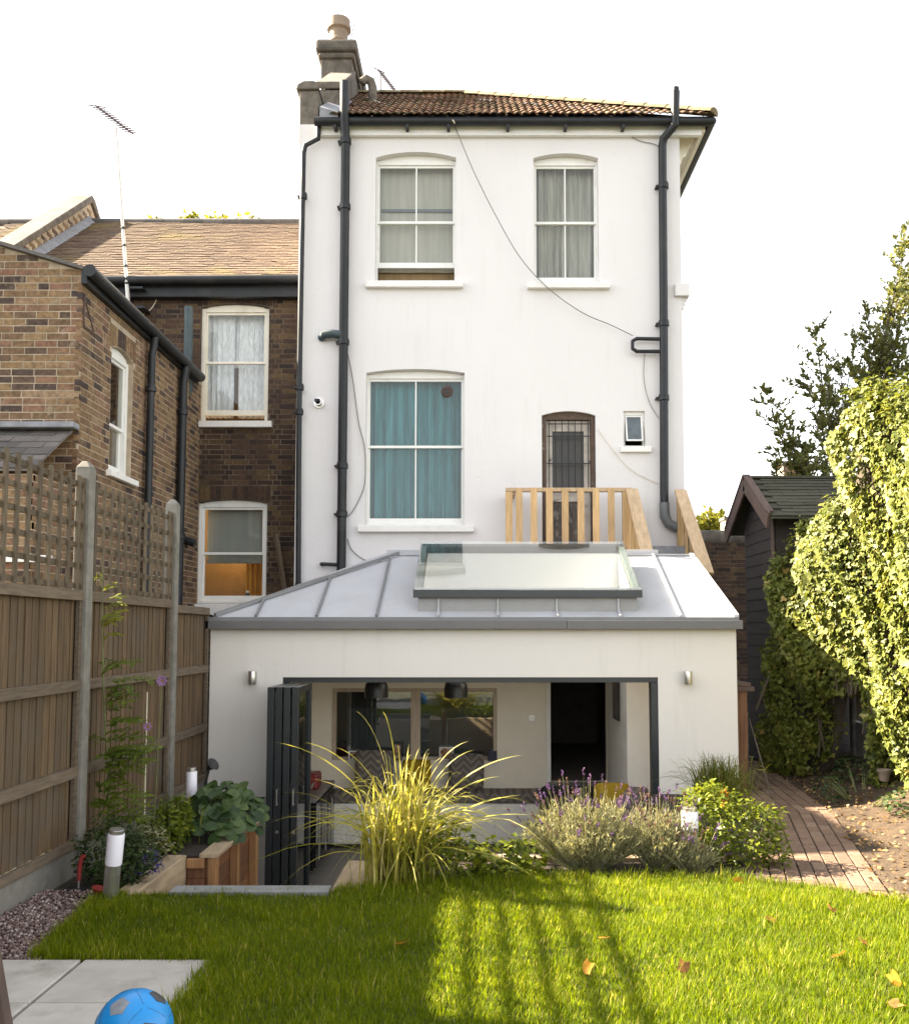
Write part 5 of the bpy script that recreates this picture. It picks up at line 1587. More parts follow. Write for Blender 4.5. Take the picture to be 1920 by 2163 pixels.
wro = wr.build('roof', M['slate'], rw)
gz = WE - .02
g_ = MB().tube([(XW + .10, DW - .08, gz), (XW + .10, DN - .35, gz - .05)], .064, 12).build('gutter', M['black_pipe'], rw, smooth=True)
MB().box(XW + .003, XW + .06, DW - .04, DN - .3, gz - .12, gz + .02).build('fascia', M['black_pipe'], rw)
for dpx, r, lo in ((308, .045, .5), (377, .055, .3)):
    d = 2060 * (-XW - .07) / (1012 - dpx)
    o = MB().tube([(XW + .10, d, gz - .03), (XW + .09, d, gz - .18), (XW + .07, d, gz - .3), (XW + .07, d, lo)], r, 12).build('downpipe', M['black_pipe'], rw, smooth=True)
    for z in (gz - .75, gz - 2.4, gz - 3.6):
        MB().lathe((XW + .07, d, z), [(r + .001, 0), (r + .015, .01), (r + .015, .07), (r + .001, .08)], 12).build('collar', M['black_pipe'], o, smooth=True)
d = 13.3
o = MB().tube([pt(378, 858, d), pt(392, 838, d), pt(397, 820, d), pt(397, 800, d), pt(399, 648, d)], .062, 12).build('vent_pipe', M['teal_pipe'], nh, smooth=True)
o = MB().tube([pt(383, 1140, 13.2), pt(398, 1143, 13.2), pt(412, 1148, 13.2)], .055, 12).build('waste_pipe', M['black_pipe'], nh, smooth=True)
q = MB()
c = Vector((XW + .004, DW + .05, WE - .55))
q.bar(c, c + Vector((0, 0, .33)), .02, .02); q.bar(c, c + Vector((0, .30, 0)), .02, .02); q.bar(c + Vector((0, .02, .28)), c + Vector((0, .28, .0)), .012, .012)
q.build('bracket', M['barge'], rw)
tag(MB().bar(pt(582, 1128, DN - .25), pt(608, 1290, DN - .12), .07, .05).build('leaning_plank', M['fence_rail'], None), 'weathered plank leaning against the dark brick wall', 'plank')
# lean-to slate roof in front of the wing
lz1, lz0 = PZ(903, DW), PZ(985, 8.75)
lt = thing('lean_to', 'slate lean-to roof with lead flashing behind the trellis', 'lean-to', (-5, 9.2, 0))
MB().hexa([Vector(p) for p in ((XW - 3, 8.75, lz0 - .04), (XW - .04, 8.75, lz0 - .04), (XW - .04, DW - .01, lz1 - .04), (XW - 3, DW - .01, lz1 - .04),
                             (XW - 3, 8.75, lz0 - .015), (XW - .04, 8.75, lz0 - .015), (XW - .04, DW - .01, lz1 - .015), (XW - 3, DW - .01, lz1 - .015))]).build('roof', M['slate'], lt)
ang = math.atan2(lz1 - lz0, DW - 8.75); rs = Matrix.Rotation(ang, 4, 'X')
sme = MB().hexa([(-.123, 0, .004), (.123, 0, .004), (.123, .21, -.006), (-.123, .21, -.006), (-.123, 0, .011), (.123, 0, .011), (.123, .21, .001), (-.123, .21, .001)]).mesh('slate', M['slate'])
for r_ in range(6):
    for k in range(5):
        o = bpy.data.objects.new('slate', sme)
        y = 8.74 + r_ * .165 * math.cos(ang)
        attach(o, lt, (XW - .16 - k * .25 - (.125 if r_ % 2 else 0), y, lz0 - .012 + (y - 8.75) * math.tan(ang) + rr.gauss(0, .002)))
        o.rotation_euler = (ang, 0, rr.gauss(0, .01))
MB().box(XW - 3, XW + .02, DW - .16, DW - .003, lz1 - .03, lz1 + .03).build('lead_flashing', M['lead'], lt, bevel=.01)
MB().box(XW - 3, XW - .06, 8.80, 8.9, 0, lz0 - .06).box(XW - .16, XW - .06, 8.901, DW - .01, 0, lz0 - .06).build('wall', M['mortar'], lt)
place_bricks(lt, brick_pieces(lt, None, Frame((0, 8.80, 0), (1, 0, 0), (0, -1, 0)), XW - 1.2, XW - .06, 1.2, lz0 - .07, [], None, bond='stretcher', seed=15), M['stock'], M['stock_many'], 0, proud=.004)
place_bricks(lt, brick_pieces(lt, None, Frame((XW - .06, 0, 0), (0, 1, 0), (1, 0, 0)), 8.80, DW - .02, 1.2, lz0 - .07, [], None, bond='flemish', seed=16), M['stock'], M['stock_many'], 0, proud=.004)
q = pt(40, 1178, 8.79)
MB().box(q.x - .35, q.x + .30, 8.755, 8.799, q.z - .04, q.z + .02).build('white_pipe', M['white_plastic'], lt)

# television aerial on its mast
am = thing('television_aerial', 'tall television aerial on a leaning pale mast before the brick house roof', 'aerial', pt(272, 672, 13.5))
b0, t0 = pt(273, 672, 13.5), pt(245, 268, 13.5)
MB().tube([b0, b0.lerp(t0, .45), t0], [.030, .024, .017], 8).build('mast', M['alu_mast'], am, smooth=True)
for k in (.2, .3, .42, .52):
    p = b0.lerp(t0, k * .9); MB().lathe(p, [(.032, -.015), (.034, 0), (.032, .015)], 8).build('clamp', M['black_pipe'], am)
for z in (.06, .16):
    p = b0.lerp(t0, z); MB().box(p.x - .02, p.x + .22, p.y, DN - .02, p.z - .015, p.z + .015).build('bracket', M['black_pipe'], am)
def yagi(root, a, b, n, mat):
    a = Vector(a); b = Vector(b); MB().bar(a, b, .022, .022).build('boom', mat, root)
    d = (b - a).normalized(); s = d.cross(Vector((0, 1, 0))).normalized()
    for k in range(n):
        p = a.lerp(b, (k + .3) / n)
        m = MB()
        ex = (s * .5 + Vector((0, .86, 0))) * (.13 if k else .2)
        m.tube([p - ex, p + ex], .009, 6)
        m.build('element', mat, root)
ca = M['barge']
yagi(am, pt(202, 222, 13.5), pt(281, 282, 13.35), 13, ca)
cable('pale cable looping down the dark brick wall under the gutter', [pt(332, 618, DN - .03), pt(328, 638, DN - .03), pt(316, 655, DN - .03), pt(296, 667, DN - .03), pt(280, 670, DN - .03)], .006, 'cable_white')
am2 = thing('roof_aerial', 'small aerial on a thin rod above the white house roof ridge', 'aerial', pt(804, 198, 17.5))
MB().tube([pt(803, 205, 17.5) - Vector((0, 0, .6)), pt(805, 152, 17.5)], .012, 6).build('mast', M['barge'], am2)
yagi(am2, pt(800, 146, 17.5), pt(838, 196, 17.3), 11, ca)
hk = pt(1487, 236, DH - .1)
tag(MB().tube([pt(1484, 250, DH - .1), pt(1486, 240, DH - .1), pt(1490, 233, DH - .1), pt(1495, 236, DH - .1)], .006, 6).build('wire_hook', M['grey_pipe']), 'bent wire sticking up at the right end of the gutter', 'wire')
# ------------------------------------------------------------------ left boundary fence
XF = -2.83
POSTS = [3.02, 4.98, 6.95, 8.95]                            # post centres along the fence
fz_top, tr_top = 1.94, 2.76
fence = thing('trellis_fence', 'tall brown board fence with trellis top and concrete posts on the left', 'fence', (XF, 6, 0))
for i, y in enumerate(POSTS):
    p = MB()
    h = 2.88
    p.box(XF - .05, XF + .055, y - .055, y + .055, -.1, h - .04)
    p.hexa([(XF - .05, y - .055, h - .04), (XF + .055, y - .055, h - .04), (XF + .055, y + .055, h - .04), (XF - .05, y + .055, h - .04),
            (XF - .02, y - .02, h + .01), (XF + .02, y - .02, h + .01), (XF + .02, y + .02, h + .01), (XF - .02, y + .02, h + .01)])
    p.build('post', M['concrete'], fence, bevel=.006)
rr = random.Random(17)
bays = [(POSTS[k] + .056, POSTS[k + 1] - .056, True) for k in range(3)] + [(POSTS[3] + .056, 10.14, False), (1.1, POSTS[0] - .056, True)]
for a, b, tre in bays:
    top = fz_top if tre else 1.90
    n = max(2, round((b - a) / .1)); w = (b - a) / n
    for k in range(n):
        y0 = a + k * w; t = rr.uniform(-.002, .002)
        MB().hexa([(XF - .022 + t, y0, .22), (XF - .008 + t, y0, .22), (XF - .015 + t, y0 + w + .012, .22), (XF - .026 + t, y0 + w + .012, .22),
                   (XF - .022 + t, y0, top - .01), (XF - .008 + t, y0, top - .01), (XF - .015 + t, y0 + w + .012, top - .01), (XF - .026 + t, y0 + w + .012, top - .01)]).build('board', M['fence_wood'], fence)
    for z, hh in ((top, .055), (1.33, .075), (.73, .075), (.225, .06)):
        MB().box(XF - .003, XF + .036, a + .001, b - .001, z - hh, z + (.02 if z == top else 0)).build('rail', M['fence_rail'], fence, bevel=.004)
    MB().box(XF - .02, XF + .02, a + .001, b - .001, -.08, .174).build('gravel_board', M['concrete'], fence, bevel=.004)
    MB().box(XF + .002, XF + .03, b - .05, b - .002, .24, top - .06).build('upright', M['fence_rail'], fence)
    if tre:
        m = round((b - a) / .158)
        for k in range(m):
            y = a + .02 + (b - a - .04) * (k + .5) / m
            MB().box(XF + .011, XF + .028, y - .019, y + .019, top + .021, tr_top + rr.uniform(-.004, .004)).build('trellis_slat', M['trellis'], fence)
        for k in range(6):
            z = top + .05 + k * .144
            MB().box(XF - .010, XF + .010, a + .002, b - .002, z - .018, z + .018).build('trellis_slat', M['trellis'], fence)
        for y in (a + .012, b - .012):
            MB().box(XF - .012, XF + .0285, y - .012, y + .012, top + .021, tr_top).build('trellis_slat', M['trellis'], fence)

# ------------------------------------------------------------------ raised bed, sleepers, planter, steps
def sleeper(root, x0, x1, y0, y1, z0, z1, mat='sleeper', name='sleeper'):
    return MB().box(x0, x1, y0, y1, z0, z1).build(name, M[mat], root, bevel=.008)
lb = thing('sleeper_wall', 'pale timber sleeper wall edging the left flower bed', 'retaining wall', (-2.2, 7, FLOOR))
for k in range(5):
    sleeper(lb, -2.34, -2.20 + .001 * k, 6.24 if k == 4 else 6.46, 7.465, FLOOR + k * .21, FLOOR + (k + 1) * .21 - .003)
pl = thing('cedar_planter', 'reddish cedar planter box with upright posts beside the extension', 'planter', (-2.1, 8.2, FLOOR))
for k in range(7):
    MB().box(-2.194, -2.06, 7.475, 7.497, FLOOR + k * .145, FLOOR + (k + 1) * .145 - .004).build('board', M['cedar'], pl)
    MB().box(-2.062, -2.04, 7.50, 8.93, FLOOR + k * .145, FLOOR + (k + 1) * .145 - .004).build('board', M['cedar'], pl)
for y in (7.47, 8.13, 8.80):
    MB().box(-2.038, -1.975, y, y + .085, FLOOR, -.03).build('post', M['cedar_post'], pl, bevel=.004)
MB().box(-2.10, -1.96, 7.455, 8.90, -.028, .005).build('capping', M['sleeper'], pl, bevel=.005)
MB().box(-2.19, -2.06, 7.44, 7.474, -.10, -.029).build('capping', M['cedar_post'], pl, bevel=.005)
MB().box(-2.785, -2.03, 8.935, 8.96, FLOOR, -.04).build('board', M['cedar'], pl)
g = MB().poly((-2.79, 6.30, -.03), (-2.341, 6.30, -.03), (-2.341, 7.47, -.02), (-2.10, 7.475, -.02), (-2.10, 8.93, -.02), (-2.2, 10.15, -.02), (-2.79, 10.15, -.02))
tag(g.build('flower_bed', M['dark_soil']), kind='structure')
g = MB().poly((-.68, 6.53, .006), (1.85, 6.62, .006), (1.85, 7.2, .006), (1.80, 10.15, .006), (2.62, 10.15, .002), (2.32, 9.0, .002), (1.62, 6.63, .004), (1.0, 6.6, .006))
bs = MB().poly((-.70, 6.52, .004), (1.70, 6.60, .004), (1.70, 7.19, .004), (-.70, 7.19, .004)).poly((1.7001, 6.60, .004), (1.80, 6.62, .004), (2.66, 10.18, .004), (1.7001, 10.18, .004))
tag(bs.build('flower_bed', M['dark_soil']), kind='structure')
tag(MB().box(-1.96, -.955, 6.30, 6.448, -.2, .03).build('coping_slab', M['coping'], None, bevel=.008), 'grey concrete coping between the lawn and the sunken patio', 'coping')
tag(MB().box(-2.19, -.957, 6.449, 6.52, FLOOR, -.05).build('retaining_wall', M['render'], None), 'low retaining wall below the lawn coping', 'retaining wall')
sw = thing('sleeper_steps', 'pale sleeper edging and grey step beside the tall ornamental grass', 'steps', (-.85, 6.9, FLOOR))
for k in range(5):
    sleeper(sw, -.955, -.71, 6.40 if k == 4 else 6.46, 7.24, FLOOR + k * .21 + .01, FLOOR + (k + 1) * .21 + .007)
for k in range(4):
    MB().box(-1.30, -.957, 6.52 + k * .25, 6.52 + (k + 1) * .25 - .003, FLOOR + .001, -.2 - k * .21).build('tread', M['coping'], sw, bevel=.006)
MB().box(-.70, -.62, 7.18, 7.26, FLOOR, .16).build('post', M['cedar_post'], sw, bevel=.004)
bw = thing('bed_wall', 'timber sleeper wall behind the lavender bed', 'retaining wall', (.5, 7.25, FLOOR))
for k in range(5):
    sleeper(bw, -.61, 1.80, 7.195, 7.32, FLOOR + k * .21 + .01, FLOOR + (k + 1) * .21 + .007 + (.03 if k == 4 else 0))
for k in range(5):
    sleeper(bw, 1.80, 1.93, 7.33, 10.18, FLOOR + k * .21 + .01, FLOOR + (k + 1) * .21 - .012, 'cedar', 'board')

# ------------------------------------------------------------------ bollard lights
def bollard(base, top, r, label, glow=.26, lean=None):
    base = Vector(base); ax = (Vector(top) - base); L = ax.length
    o = thing('bollard_light', label, 'garden light', base, 'bollard lights in the beds')
    MB().lathe(base, [(r * .98, 0), (r * .98, L * .48), (r, L * .48 + .001), (r, L * .50)], 20, ax).build('post', M['steel'], o, smooth=True)
    MB().lathe(base, [(r * 1.04, L * .501), (r * 1.06, L * .52), (r * 1.06, L * .93), (r * 1.02, L * .94)], 20, ax).build('diffuser', M['opal'], o, smooth=True)
    MB().lathe(base, [(r * .95, L * .941), (r * .95, L * .995), (r * .9, L), (.001, L)], 20, ax).build('cap', M['steel'], o, smooth=True)
bollard(pt(232, 1900, 6.2), pt(247, 1752, 6.16), .048, 'steel bollard light leaning beside the gravel, nearest the camera')
bollard(Vector((PX(405, 8.6, 1700), 8.6, -.02)), pt(405, 1622, 8.6), .044, 'steel bollard light behind the round leaved plants')
bollard(Vector((PX(1457, 7.05, 1800), 7.05, 0)), pt(1457, 1706, 7.05), .056, 'white bollard light between lavender and the green shrub')
bollard(Vector((PX(1467, 9.2, 1700), 9.2, 0)), pt(1468, 1676, 9.2), .05, 'bollard light close to the extension wall behind the shrub')
# black spotlight on a stake by the extension wall
s = thing('garden_spotlight', 'black spotlight on a stake by the left end of the extension', 'spotlight', (PX(436, 8.9, 1700), 8.9, -.02))
a = pt(432, 1665, 8.9); b = pt(442, 1622, 8.9)
MB().tube([Vector((a.x, 8.9, -.02)), a, b], .012, 8).build('stake', M['black_satin'], s, smooth=True)
MB().lathe(b, [(.02, -.02), (.03, .01), (.05, .05), (.062, .06), (.055, .062), (.001, .04)], 16, (.6, -.3, .5)).build('head', M['black_satin'], s, smooth=True)
# red handled tool and small black pot at the gravel edge
s = thing('hand_fork', 'red handled garden tool stuck upright in the dark soil', 'garden tool', pt(166, 1880, 6.45))
a = Vector((PX(166, 6.45, 1860), 6.45, -.01))
MB().tube([a + Vector((0, 0, .07)), a + Vector((.005, 0, .17)), a + Vector((.02, 0, .22)), a + Vector((.04, 0, .225))], [.014, .016, .015, .01], 10).build('handle', M['red_plastic'], s, smooth=True)
MB().tube([a + Vector((0, 0, -.03)), a + Vector((0, 0, .07))], .006, 6).build('shaft', M['steel'], s, smooth=True)
s = thing('plant_saucer', 'low black plastic saucer on the soil behind the gravel', 'saucer', (PX(180, 6.35, 1890), 6.35, -.02))
MB().lathe((PX(180, 6.35, 1890), 6.35, -.02), [(.10, 0), (.13, .03), (.14, .035), (.125, .03), (.10, .01), (.001, .01)], 24).build('dish', M['black_satin'], s, smooth=True)
MB().lathe((PX(205, 6.3, 1880), 6.32, -.005), [(.02, 0), (.05, .03), (.055, .05), (.045, .05), (.001, .03)], 16, (.3, 0, 1)).build('red_cup', M['red_plastic'], s, smooth=True)

# ------------------------------------------------------------------ ball and chair leg in the foreground
bd, br_ = 3.82, .145
bc = Vector((PX(285, bd, 2100), bd, .012 + br_))
ball = thing('football', 'blue football with dark and scuffed patches on the paving slab', 'ball', (bc.x, bc.y, .012))
bm = bmesh.new(); bmesh.ops.create_uvsphere(bm, u_segments=48, v_segments=32, radius=br_)
me = bpy.data.meshes.new('skin'); bm.to_mesh(me); bm.free()
me.transform(Matrix.Translation(bc)); me.polygons.foreach_set('use_smooth', [True] * len(me.polygons)); me.materials.append(M['blue_vinyl'])
attach(bpy.data.objects.new('skin', me), ball)
ph = (1 + 5 ** .5) / 2
ico = [Vector(v).normalized() for v in ((0, 1, ph), (0, 1, -ph), (0, -1, ph), (0, -1, -ph), (1, ph, 0), (1, -ph, 0), (-1, ph, 0), (-1, -ph, 0), (ph, 0, 1), (ph, 0, -1), (-ph, 0, 1), (-ph, 0, -1))]
rot = Vector((0, -1, ph)).normalized().rotation_difference(Vector((-.22, -.55, .80)).normalized())
rot = Matrix.Rotation(R(20), 3, Vector((-.22, -.55, .80)).normalized()) @ rot.to_matrix()
for i, v in enumerate(ico):
    v = rot @ v
    s = v.cross(Vector((0, 0, 1))).normalized(); u = s.cross(v)
    q = MB(); rings = []
    vs = [bc + v * (br_ + .0012)]
    for k in range(1, 5):
        for j in range(20):
            a = 2 * math.pi * j / 20
            pent = .28 * math.cos(math.pi / 5) / math.cos((a % (2 * math.pi / 5)) - math.pi / 5) * k / 4
            vs.append(bc + (v + (s * math.cos(a) + u * math.sin(a)) * math.tan(pent)).normalized() * (br_ + .0012))
    fs = [(0, 1 + j, 1 + (j + 1) % 20) for j in range(20)]
    for k in range(3):
        for j in range(20):
            fs.append((1 + k * 20 + j, 1 + (k + 1) * 20 + j, 1 + (k + 1) * 20 + (j + 1) % 20, 1 + k * 20 + (j + 1) % 20))
    q.faces(vs, fs).build('patch', M['ball_white'] if i == 2 else M['ball_black'], ball, smooth=True)
st = MB()                                                   # stitching between the panels
for i in range(12):
    for j in range(i):
        a, b = rot @ ico[i], rot @ ico[j]
        if a.dot(b) > .4:
            n_ = a.cross(b).normalized(); m_ = (a + b).normalized()
            for k in range(9):
                t = (k - 4) / 4 * .27
                p = (m_ * math.cos(t) + n_ * math.sin(t))
                st.lathe(bc + p * (br_ + .0003), [(.0022, 0), (.001, .0014), (.0002, .0015)], 6, p)
st.build('stitching', M['ball_black'], ball)
a, b = pt(22, 2170, 3.3), pt(0, 2040, 3.3)
a.x -= .022; b.x -= .022
leg = MB().bar(a + (a - b) * ((a.z - .012) / (b.z - a.z)), b + (b - a) * 1.2, .045, .045)
tag(leg.build('chair_leg', M['barge'], None, bevel=.006), 'dark brown wooden furniture leg cut off by the bottom left corner', 'chair leg')

# ------------------------------------------------------------------ plant tools
LEAF = [(0, 0, 0), (.30, .45, .07), (0, 1, -.06), (-.30, .45, .07), (0, .5, 0)]
LEAF_F = [(0, 1, 4), (1, 2, 4), (2, 3, 4), (3, 0, 4)]
IVY = [(0, .18, 0), (.42, .05, .03), (.62, .42, .0), (.30, .52, .05), (0, 1.0, -.10), (-.30, .52, .05), (-.62, .42, .0), (-.42, .05, .03)]
IVY_F = [(0, 1, 2), (0, 2, 3), (0, 3, 4), (0, 4, 5), (0, 5, 6), (0, 6, 7)]
G_IVY = [(0.0, (0.060, 0.080, 0.012)), (0.35, (0.125, 0.145, 0.022)), (0.7, (0.22, 0.225, 0.045)), (0.92, (0.32, 0.28, 0.075)), (1.0, (0.38, 0.26, 0.08))]
M['ivy'] = leafmat('ivy_leaf', G_IVY, .3, .5, .3)
M['bay'] = leafmat('bay_leaf', [(0, (0.06, 0.075, 0.024)), (.5, (0.14, 0.15, 0.05)), (1, (0.27, 0.25, 0.09))], .5, .45, .4)
M['shrub'] = leafmat('shrub_leaf', [(0, (0.055, 0.080, 0.006)), (.5, (0.135, 0.165, 0.010)), (1, (0.27, 0.28, 0.02))], .35, .45, .35)
M['lav_leaf'] = leafmat('lavender_leaf', [(0, (0.12, 0.13, 0.075)), (.5, (0.24, 0.235, 0.135)), (1, (0.42, 0.38, 0.21))], .3, .7, .2)
M['lav_flower'] = leafmat('lavender_flower', [(0, (0.075, 0.045, 0.10)), (.6, (0.16, 0.085, 0.22)), (1, (0.15, 0.09, 0.075))], .2, .8, .1)
M['blade'] = leafmat('striped_grass_blade', [(0, (0.13, 0.155, 0.025)), (.4, (0.28, 0.28, 0.045)), (.75, (0.48, 0.43, 0.10)), (1, (0.60, 0.52, 0.24))], .5, .5, .3)
M['fern'] = leafmat('pinnate_leaf', [(0, (0.070, 0.115, 0.012)), (.6, (0.15, 0.19, 0.018)), (1, (0.28, 0.28, 0.025))], .45, .5, .3)
M['sedge'] = leafmat('sedge_blade', [(0, (0.06, 0.085, 0.014)), (.6, (0.12, 0.145, 0.024)), (1, (0.26, 0.22, 0.07))], .4, .6, .2)
M['round_leaf'] = leafmat('round_leaf', [(0, (0.022, 0.046, 0.012)), (.5, (0.042, 0.078, 0.020)), (1, (0.085, 0.125, 0.036))], .2, .5, .4, object_random=True)
M['dark_leaf'] = leafmat('dark_green_leaf', [(0, (0.018, 0.036, 0.010)), (1, (0.055, 0.085, 0.022))], .25, .5, .3)
M['petal_blue'] = leafmat('blue_petal', [(0, (0.02, 0.02, 0.16)), (1, (0.07, 0.06, 0.36))], .3, .7, .1)
M['petal_pink'] = leafmat('mauve_petal', [(0, (0.36, 0.22, 0.44)), (1, (0.52, 0.36, 0.60))], .4, .7, .1)
M['orange_flower'] = leafmat('orange_flower', [(0, (0.50, 0.10, 0.02)), (1, (0.62, 0.22, 0.05))], .3, .7, .1)
M['far_leaf'] = leafmat('far_leaf', [(0, (0.10, 0.11, 0.02)), (1, (0.26, 0.24, 0.045))], .45, .7, .1)


def ribbon(mb, base, out, h, reach, w, droop, n=9, twist=0.0):
    """one arching blade: base point, outward unit vector, height gained, horizontal reach"""
    base = Vector(base); out = Vector(out); side = Vector((-out.y, out.x, 0))
    pts = []
    for k in range(n + 1):
        t = k / n
        z = h * (t * (2 - t) if droop < 1 else 0) - droop * t ** 3
        pts.append((base + out * reach * t ** 1.5 + Vector((0, 0, h * math.sin(t * math.pi / 2 * (1 + .15 * droop)) - droop * t ** 4)), w * (1 - t ** 2.2) * (.55 + .45 * min(1, t * 5))))
    vs = []
    for k, (p, ww) in enumerate(pts):
        a = twist * k / n
        s = side * math.cos(a) + Vector((0, 0, 1)) * math.sin(a)
        fold = out * (-.25 * ww) + Vector((0, 0, -.25 * ww))
        vs += [p - s * ww / 2, p + fold, p + s * ww / 2]
    fs = []
    for k in range(n):
        i = k * 3
        fs += [(i, i + 1, i + 4, i + 3), (i + 1, i + 2, i + 5, i + 4)]
    mb.faces(vs, fs)


def grass_tuft(name, c, n, h, reach, w, label, mat, seed, spread=.12, hvar=.35, up=.35, bias=None):
    r = random.Random(seed); c = Vector(c)
    o = thing(name, label, 'plant', c)
    m = MB()
    for k in range(n):
        a = r.uniform(0, 2 * math.pi)
        if bias and r.random() < .25: a = bias + r.gauss(0, .5)
        out = Vector((math.cos(a), math.sin(a), 0))
        rr_ = abs(r.gauss(0, 1))
        reach_ = reach * min(1.25, .10 + up * rr_)
        hh = h * r.uniform(1 - hvar, 1.05) * (1.08 - .35 * reach_ / reach)
        m.cr = min(1, max(0, r.gauss(.55, .25)))
        b = c + Vector((r.gauss(0, spread), r.gauss(0, spread), 0)); b.z = c.z
        ribbon(m, b, out, hh, reach_, w * r.uniform(.6, 1.2), reach_ * r.uniform(.0, .75) * (h / .9), 9, r.uniform(-1.2, 1.2))
    tag(m.build('blades', M[mat], o, fix=False), kind='stuff')
    return o


# tall striped grass in front of the doors
c = Vector((PX(850, 6.72, 1860), 6.72, 0))
tg = grass_tuft('striped_grass', c, 340, .80, .86, .019, 'tall yellow striped ornamental grass in front of the folding doors', 'blade', 4, .11, .5, .5)
m = MB()
for px, py, d in ((572, 1567, 6.6), (642, 1568, 6.7), (748, 1500, 6.75), (808, 1503, 6.6), (706, 1578, 6.7), (990, 1566, 6.6), (1002, 1584, 6.75), (1106, 1595, 6.6), (1056, 1640, 6.6), (1100, 1680, 6.7), (1121, 1722, 6.5),
                  (595, 1772, 6.5), (645, 1772, 6.6), (690, 1812, 6.5), (1082, 1750, 6.6), (1043, 1735, 6.5), (1040, 1770, 6.5), (655, 1645, 6.7), (840, 1575, 6.6), (890, 1575, 6.8), (865, 1570, 6.6), (935, 1600, 6.6)):
    e = pt(px, py, d); v = e - c; out = Vector((v.x, v.y, 0)); L = out.length; out.normalize()
    m.cr = random.uniform(.55, 1.0)
    n = 12; pts = []
    peak = max(e.z + .02, (.55 if abs(px - 850) > 120 else e.z))
    for k in range(n + 1):
        t = k / n
        p = c + out * (L * t ** 1.35) + Vector((0, 0, 0))
        p.z = (1 - t) ** 2 * 0 + 2 * t * (1 - t) * (peak * 1.25 - .25 * min(e.z, 0)) * (1.0 if e.z < .75 * peak else .72) + t * t * e.z
        pts.append((p, .020 * (1 - t ** 3) * (.5 + .5 * min(1, t * 4))))
    side = Vector((-out.y, out.x, 0)); vs = []
    for p, w in pts:
        sd = (side * .6 + Vector((0, -.0, .55))).normalized()
        vs += [p - sd * w / 2, p + Vector((0, -.2 * w, -.2 * w)), p + sd * w / 2]
    m.faces(vs, [q for k in range(n) for q in ((k * 3, k * 3 + 1, k * 3 + 4, k * 3 + 3), (k * 3 + 1, k * 3 + 2, k * 3 + 5, k * 3 + 4))])
tag(m.build('arching_blades', M['blade'], tg, fix=False), kind='stuff')
grass_tuft('low_grass', (PX(870, 6.56, 1890), 6.56, 0), 16, .10, .34, .010, 'low pale grass sprawling at the foot of the tall grass', 'blade', 14, .02, .3, .5)
grass_tuft('green_sedge', (PX(1520, 9.0, 1720), 9.0, .05), 560, .52, .56, .009, 'fine green grass clump beside the right corner of the extension', 'sedge', 24, .10, .35, .42)
grass_tuft('green_tuft', (PX(368, 7.9, 1790), 7.9, -.02), 160, .42, .12, .009, 'upright green grassy tuft in the left bed', 'fern', 34, .05, .3, .5)


def leafy(name, label, blobs, n, size, mat, seed, up=.4, kind='plant', tv=LEAF, tf=LEAF_F, stems=True, sx=1.0, trunk=None, shell=.55, jitter=.35):
    """bush: leaves through ellipsoid blobs (centre, radii), denser near the skin, with stems"""
    rng = np.random.default_rng(seed)
    base = Vector((sum(b[0][0] for b in blobs) / len(blobs), sum(b[0][1] for b in blobs) / len(blobs), min(b[0][2] - b[1][2] for b in blobs)))
    o = thing(name, label, kind, base)
    vol = np.array([b[1][0] * b[1][1] * b[1][2] for b in blobs]) ** .67; vol /= vol.sum()
    P, Nn = [], []
    for b, v in zip(blobs, vol):
        k = int(n * v); d = rand_dirs(k, rng)
        rad = (shell + (1 - shell) * rng.random(k)) ** .6
        lump = 1 + .16 * np.sin(d[:, 0] * 7 + seed) * np.sin(d[:, 1] * 6 + 2) + .12 * np.sin(d[:, 2] * 9 + seed)
        P.append(np.array(b[0]) + d * (rad * lump)[:, None] * np.array(b[1])); Nn.append(d)
    P = np.concatenate(P); Nn = np.concatenate(Nn)
    keep = P[:, 2] > base.z + .01
    P, Nn = P[keep], Nn[keep]; k = len(P)
    tip = Nn * .7 + np.array([0, 0, up]) + rng.normal(0, jitter, (k, 3))
    nr = np.cross(tip, rand_dirs(k, rng)) * .5 + np.array([0, 0, .7]) + Nn * .3
    q = bulk('foliage', tv, tf, frames(nr, tip, rng.uniform(.65, 1.25, k) * size, sx), P, np.clip(rng.normal(.45, .25, k), 0, 1), M[mat], o)
    tag(q, kind='stuff')
    if stems:
        m = MB(); r = random.Random(seed)
        for b in blobs:
            for j in range(5):
                d = Vector((r.gauss(0, 1), r.gauss(0, 1), abs(r.gauss(0, 1)) + .4)).normalized()
                e = Vector(b[0]) + Vector((d.x * b[1][0], d.y * b[1][1], d.z * b[1][2])) * .8
                s = Vector((base.x + (e.x - base.x) * .3, base.y + (e.y - base.y) * .3, base.z - .02))
                m.tube([s, s.lerp(e, .5) + Vector((0, 0, .02)), e], [.006, .005, .002], 5)
        m.build('stems', M['stem'], o)
    return o


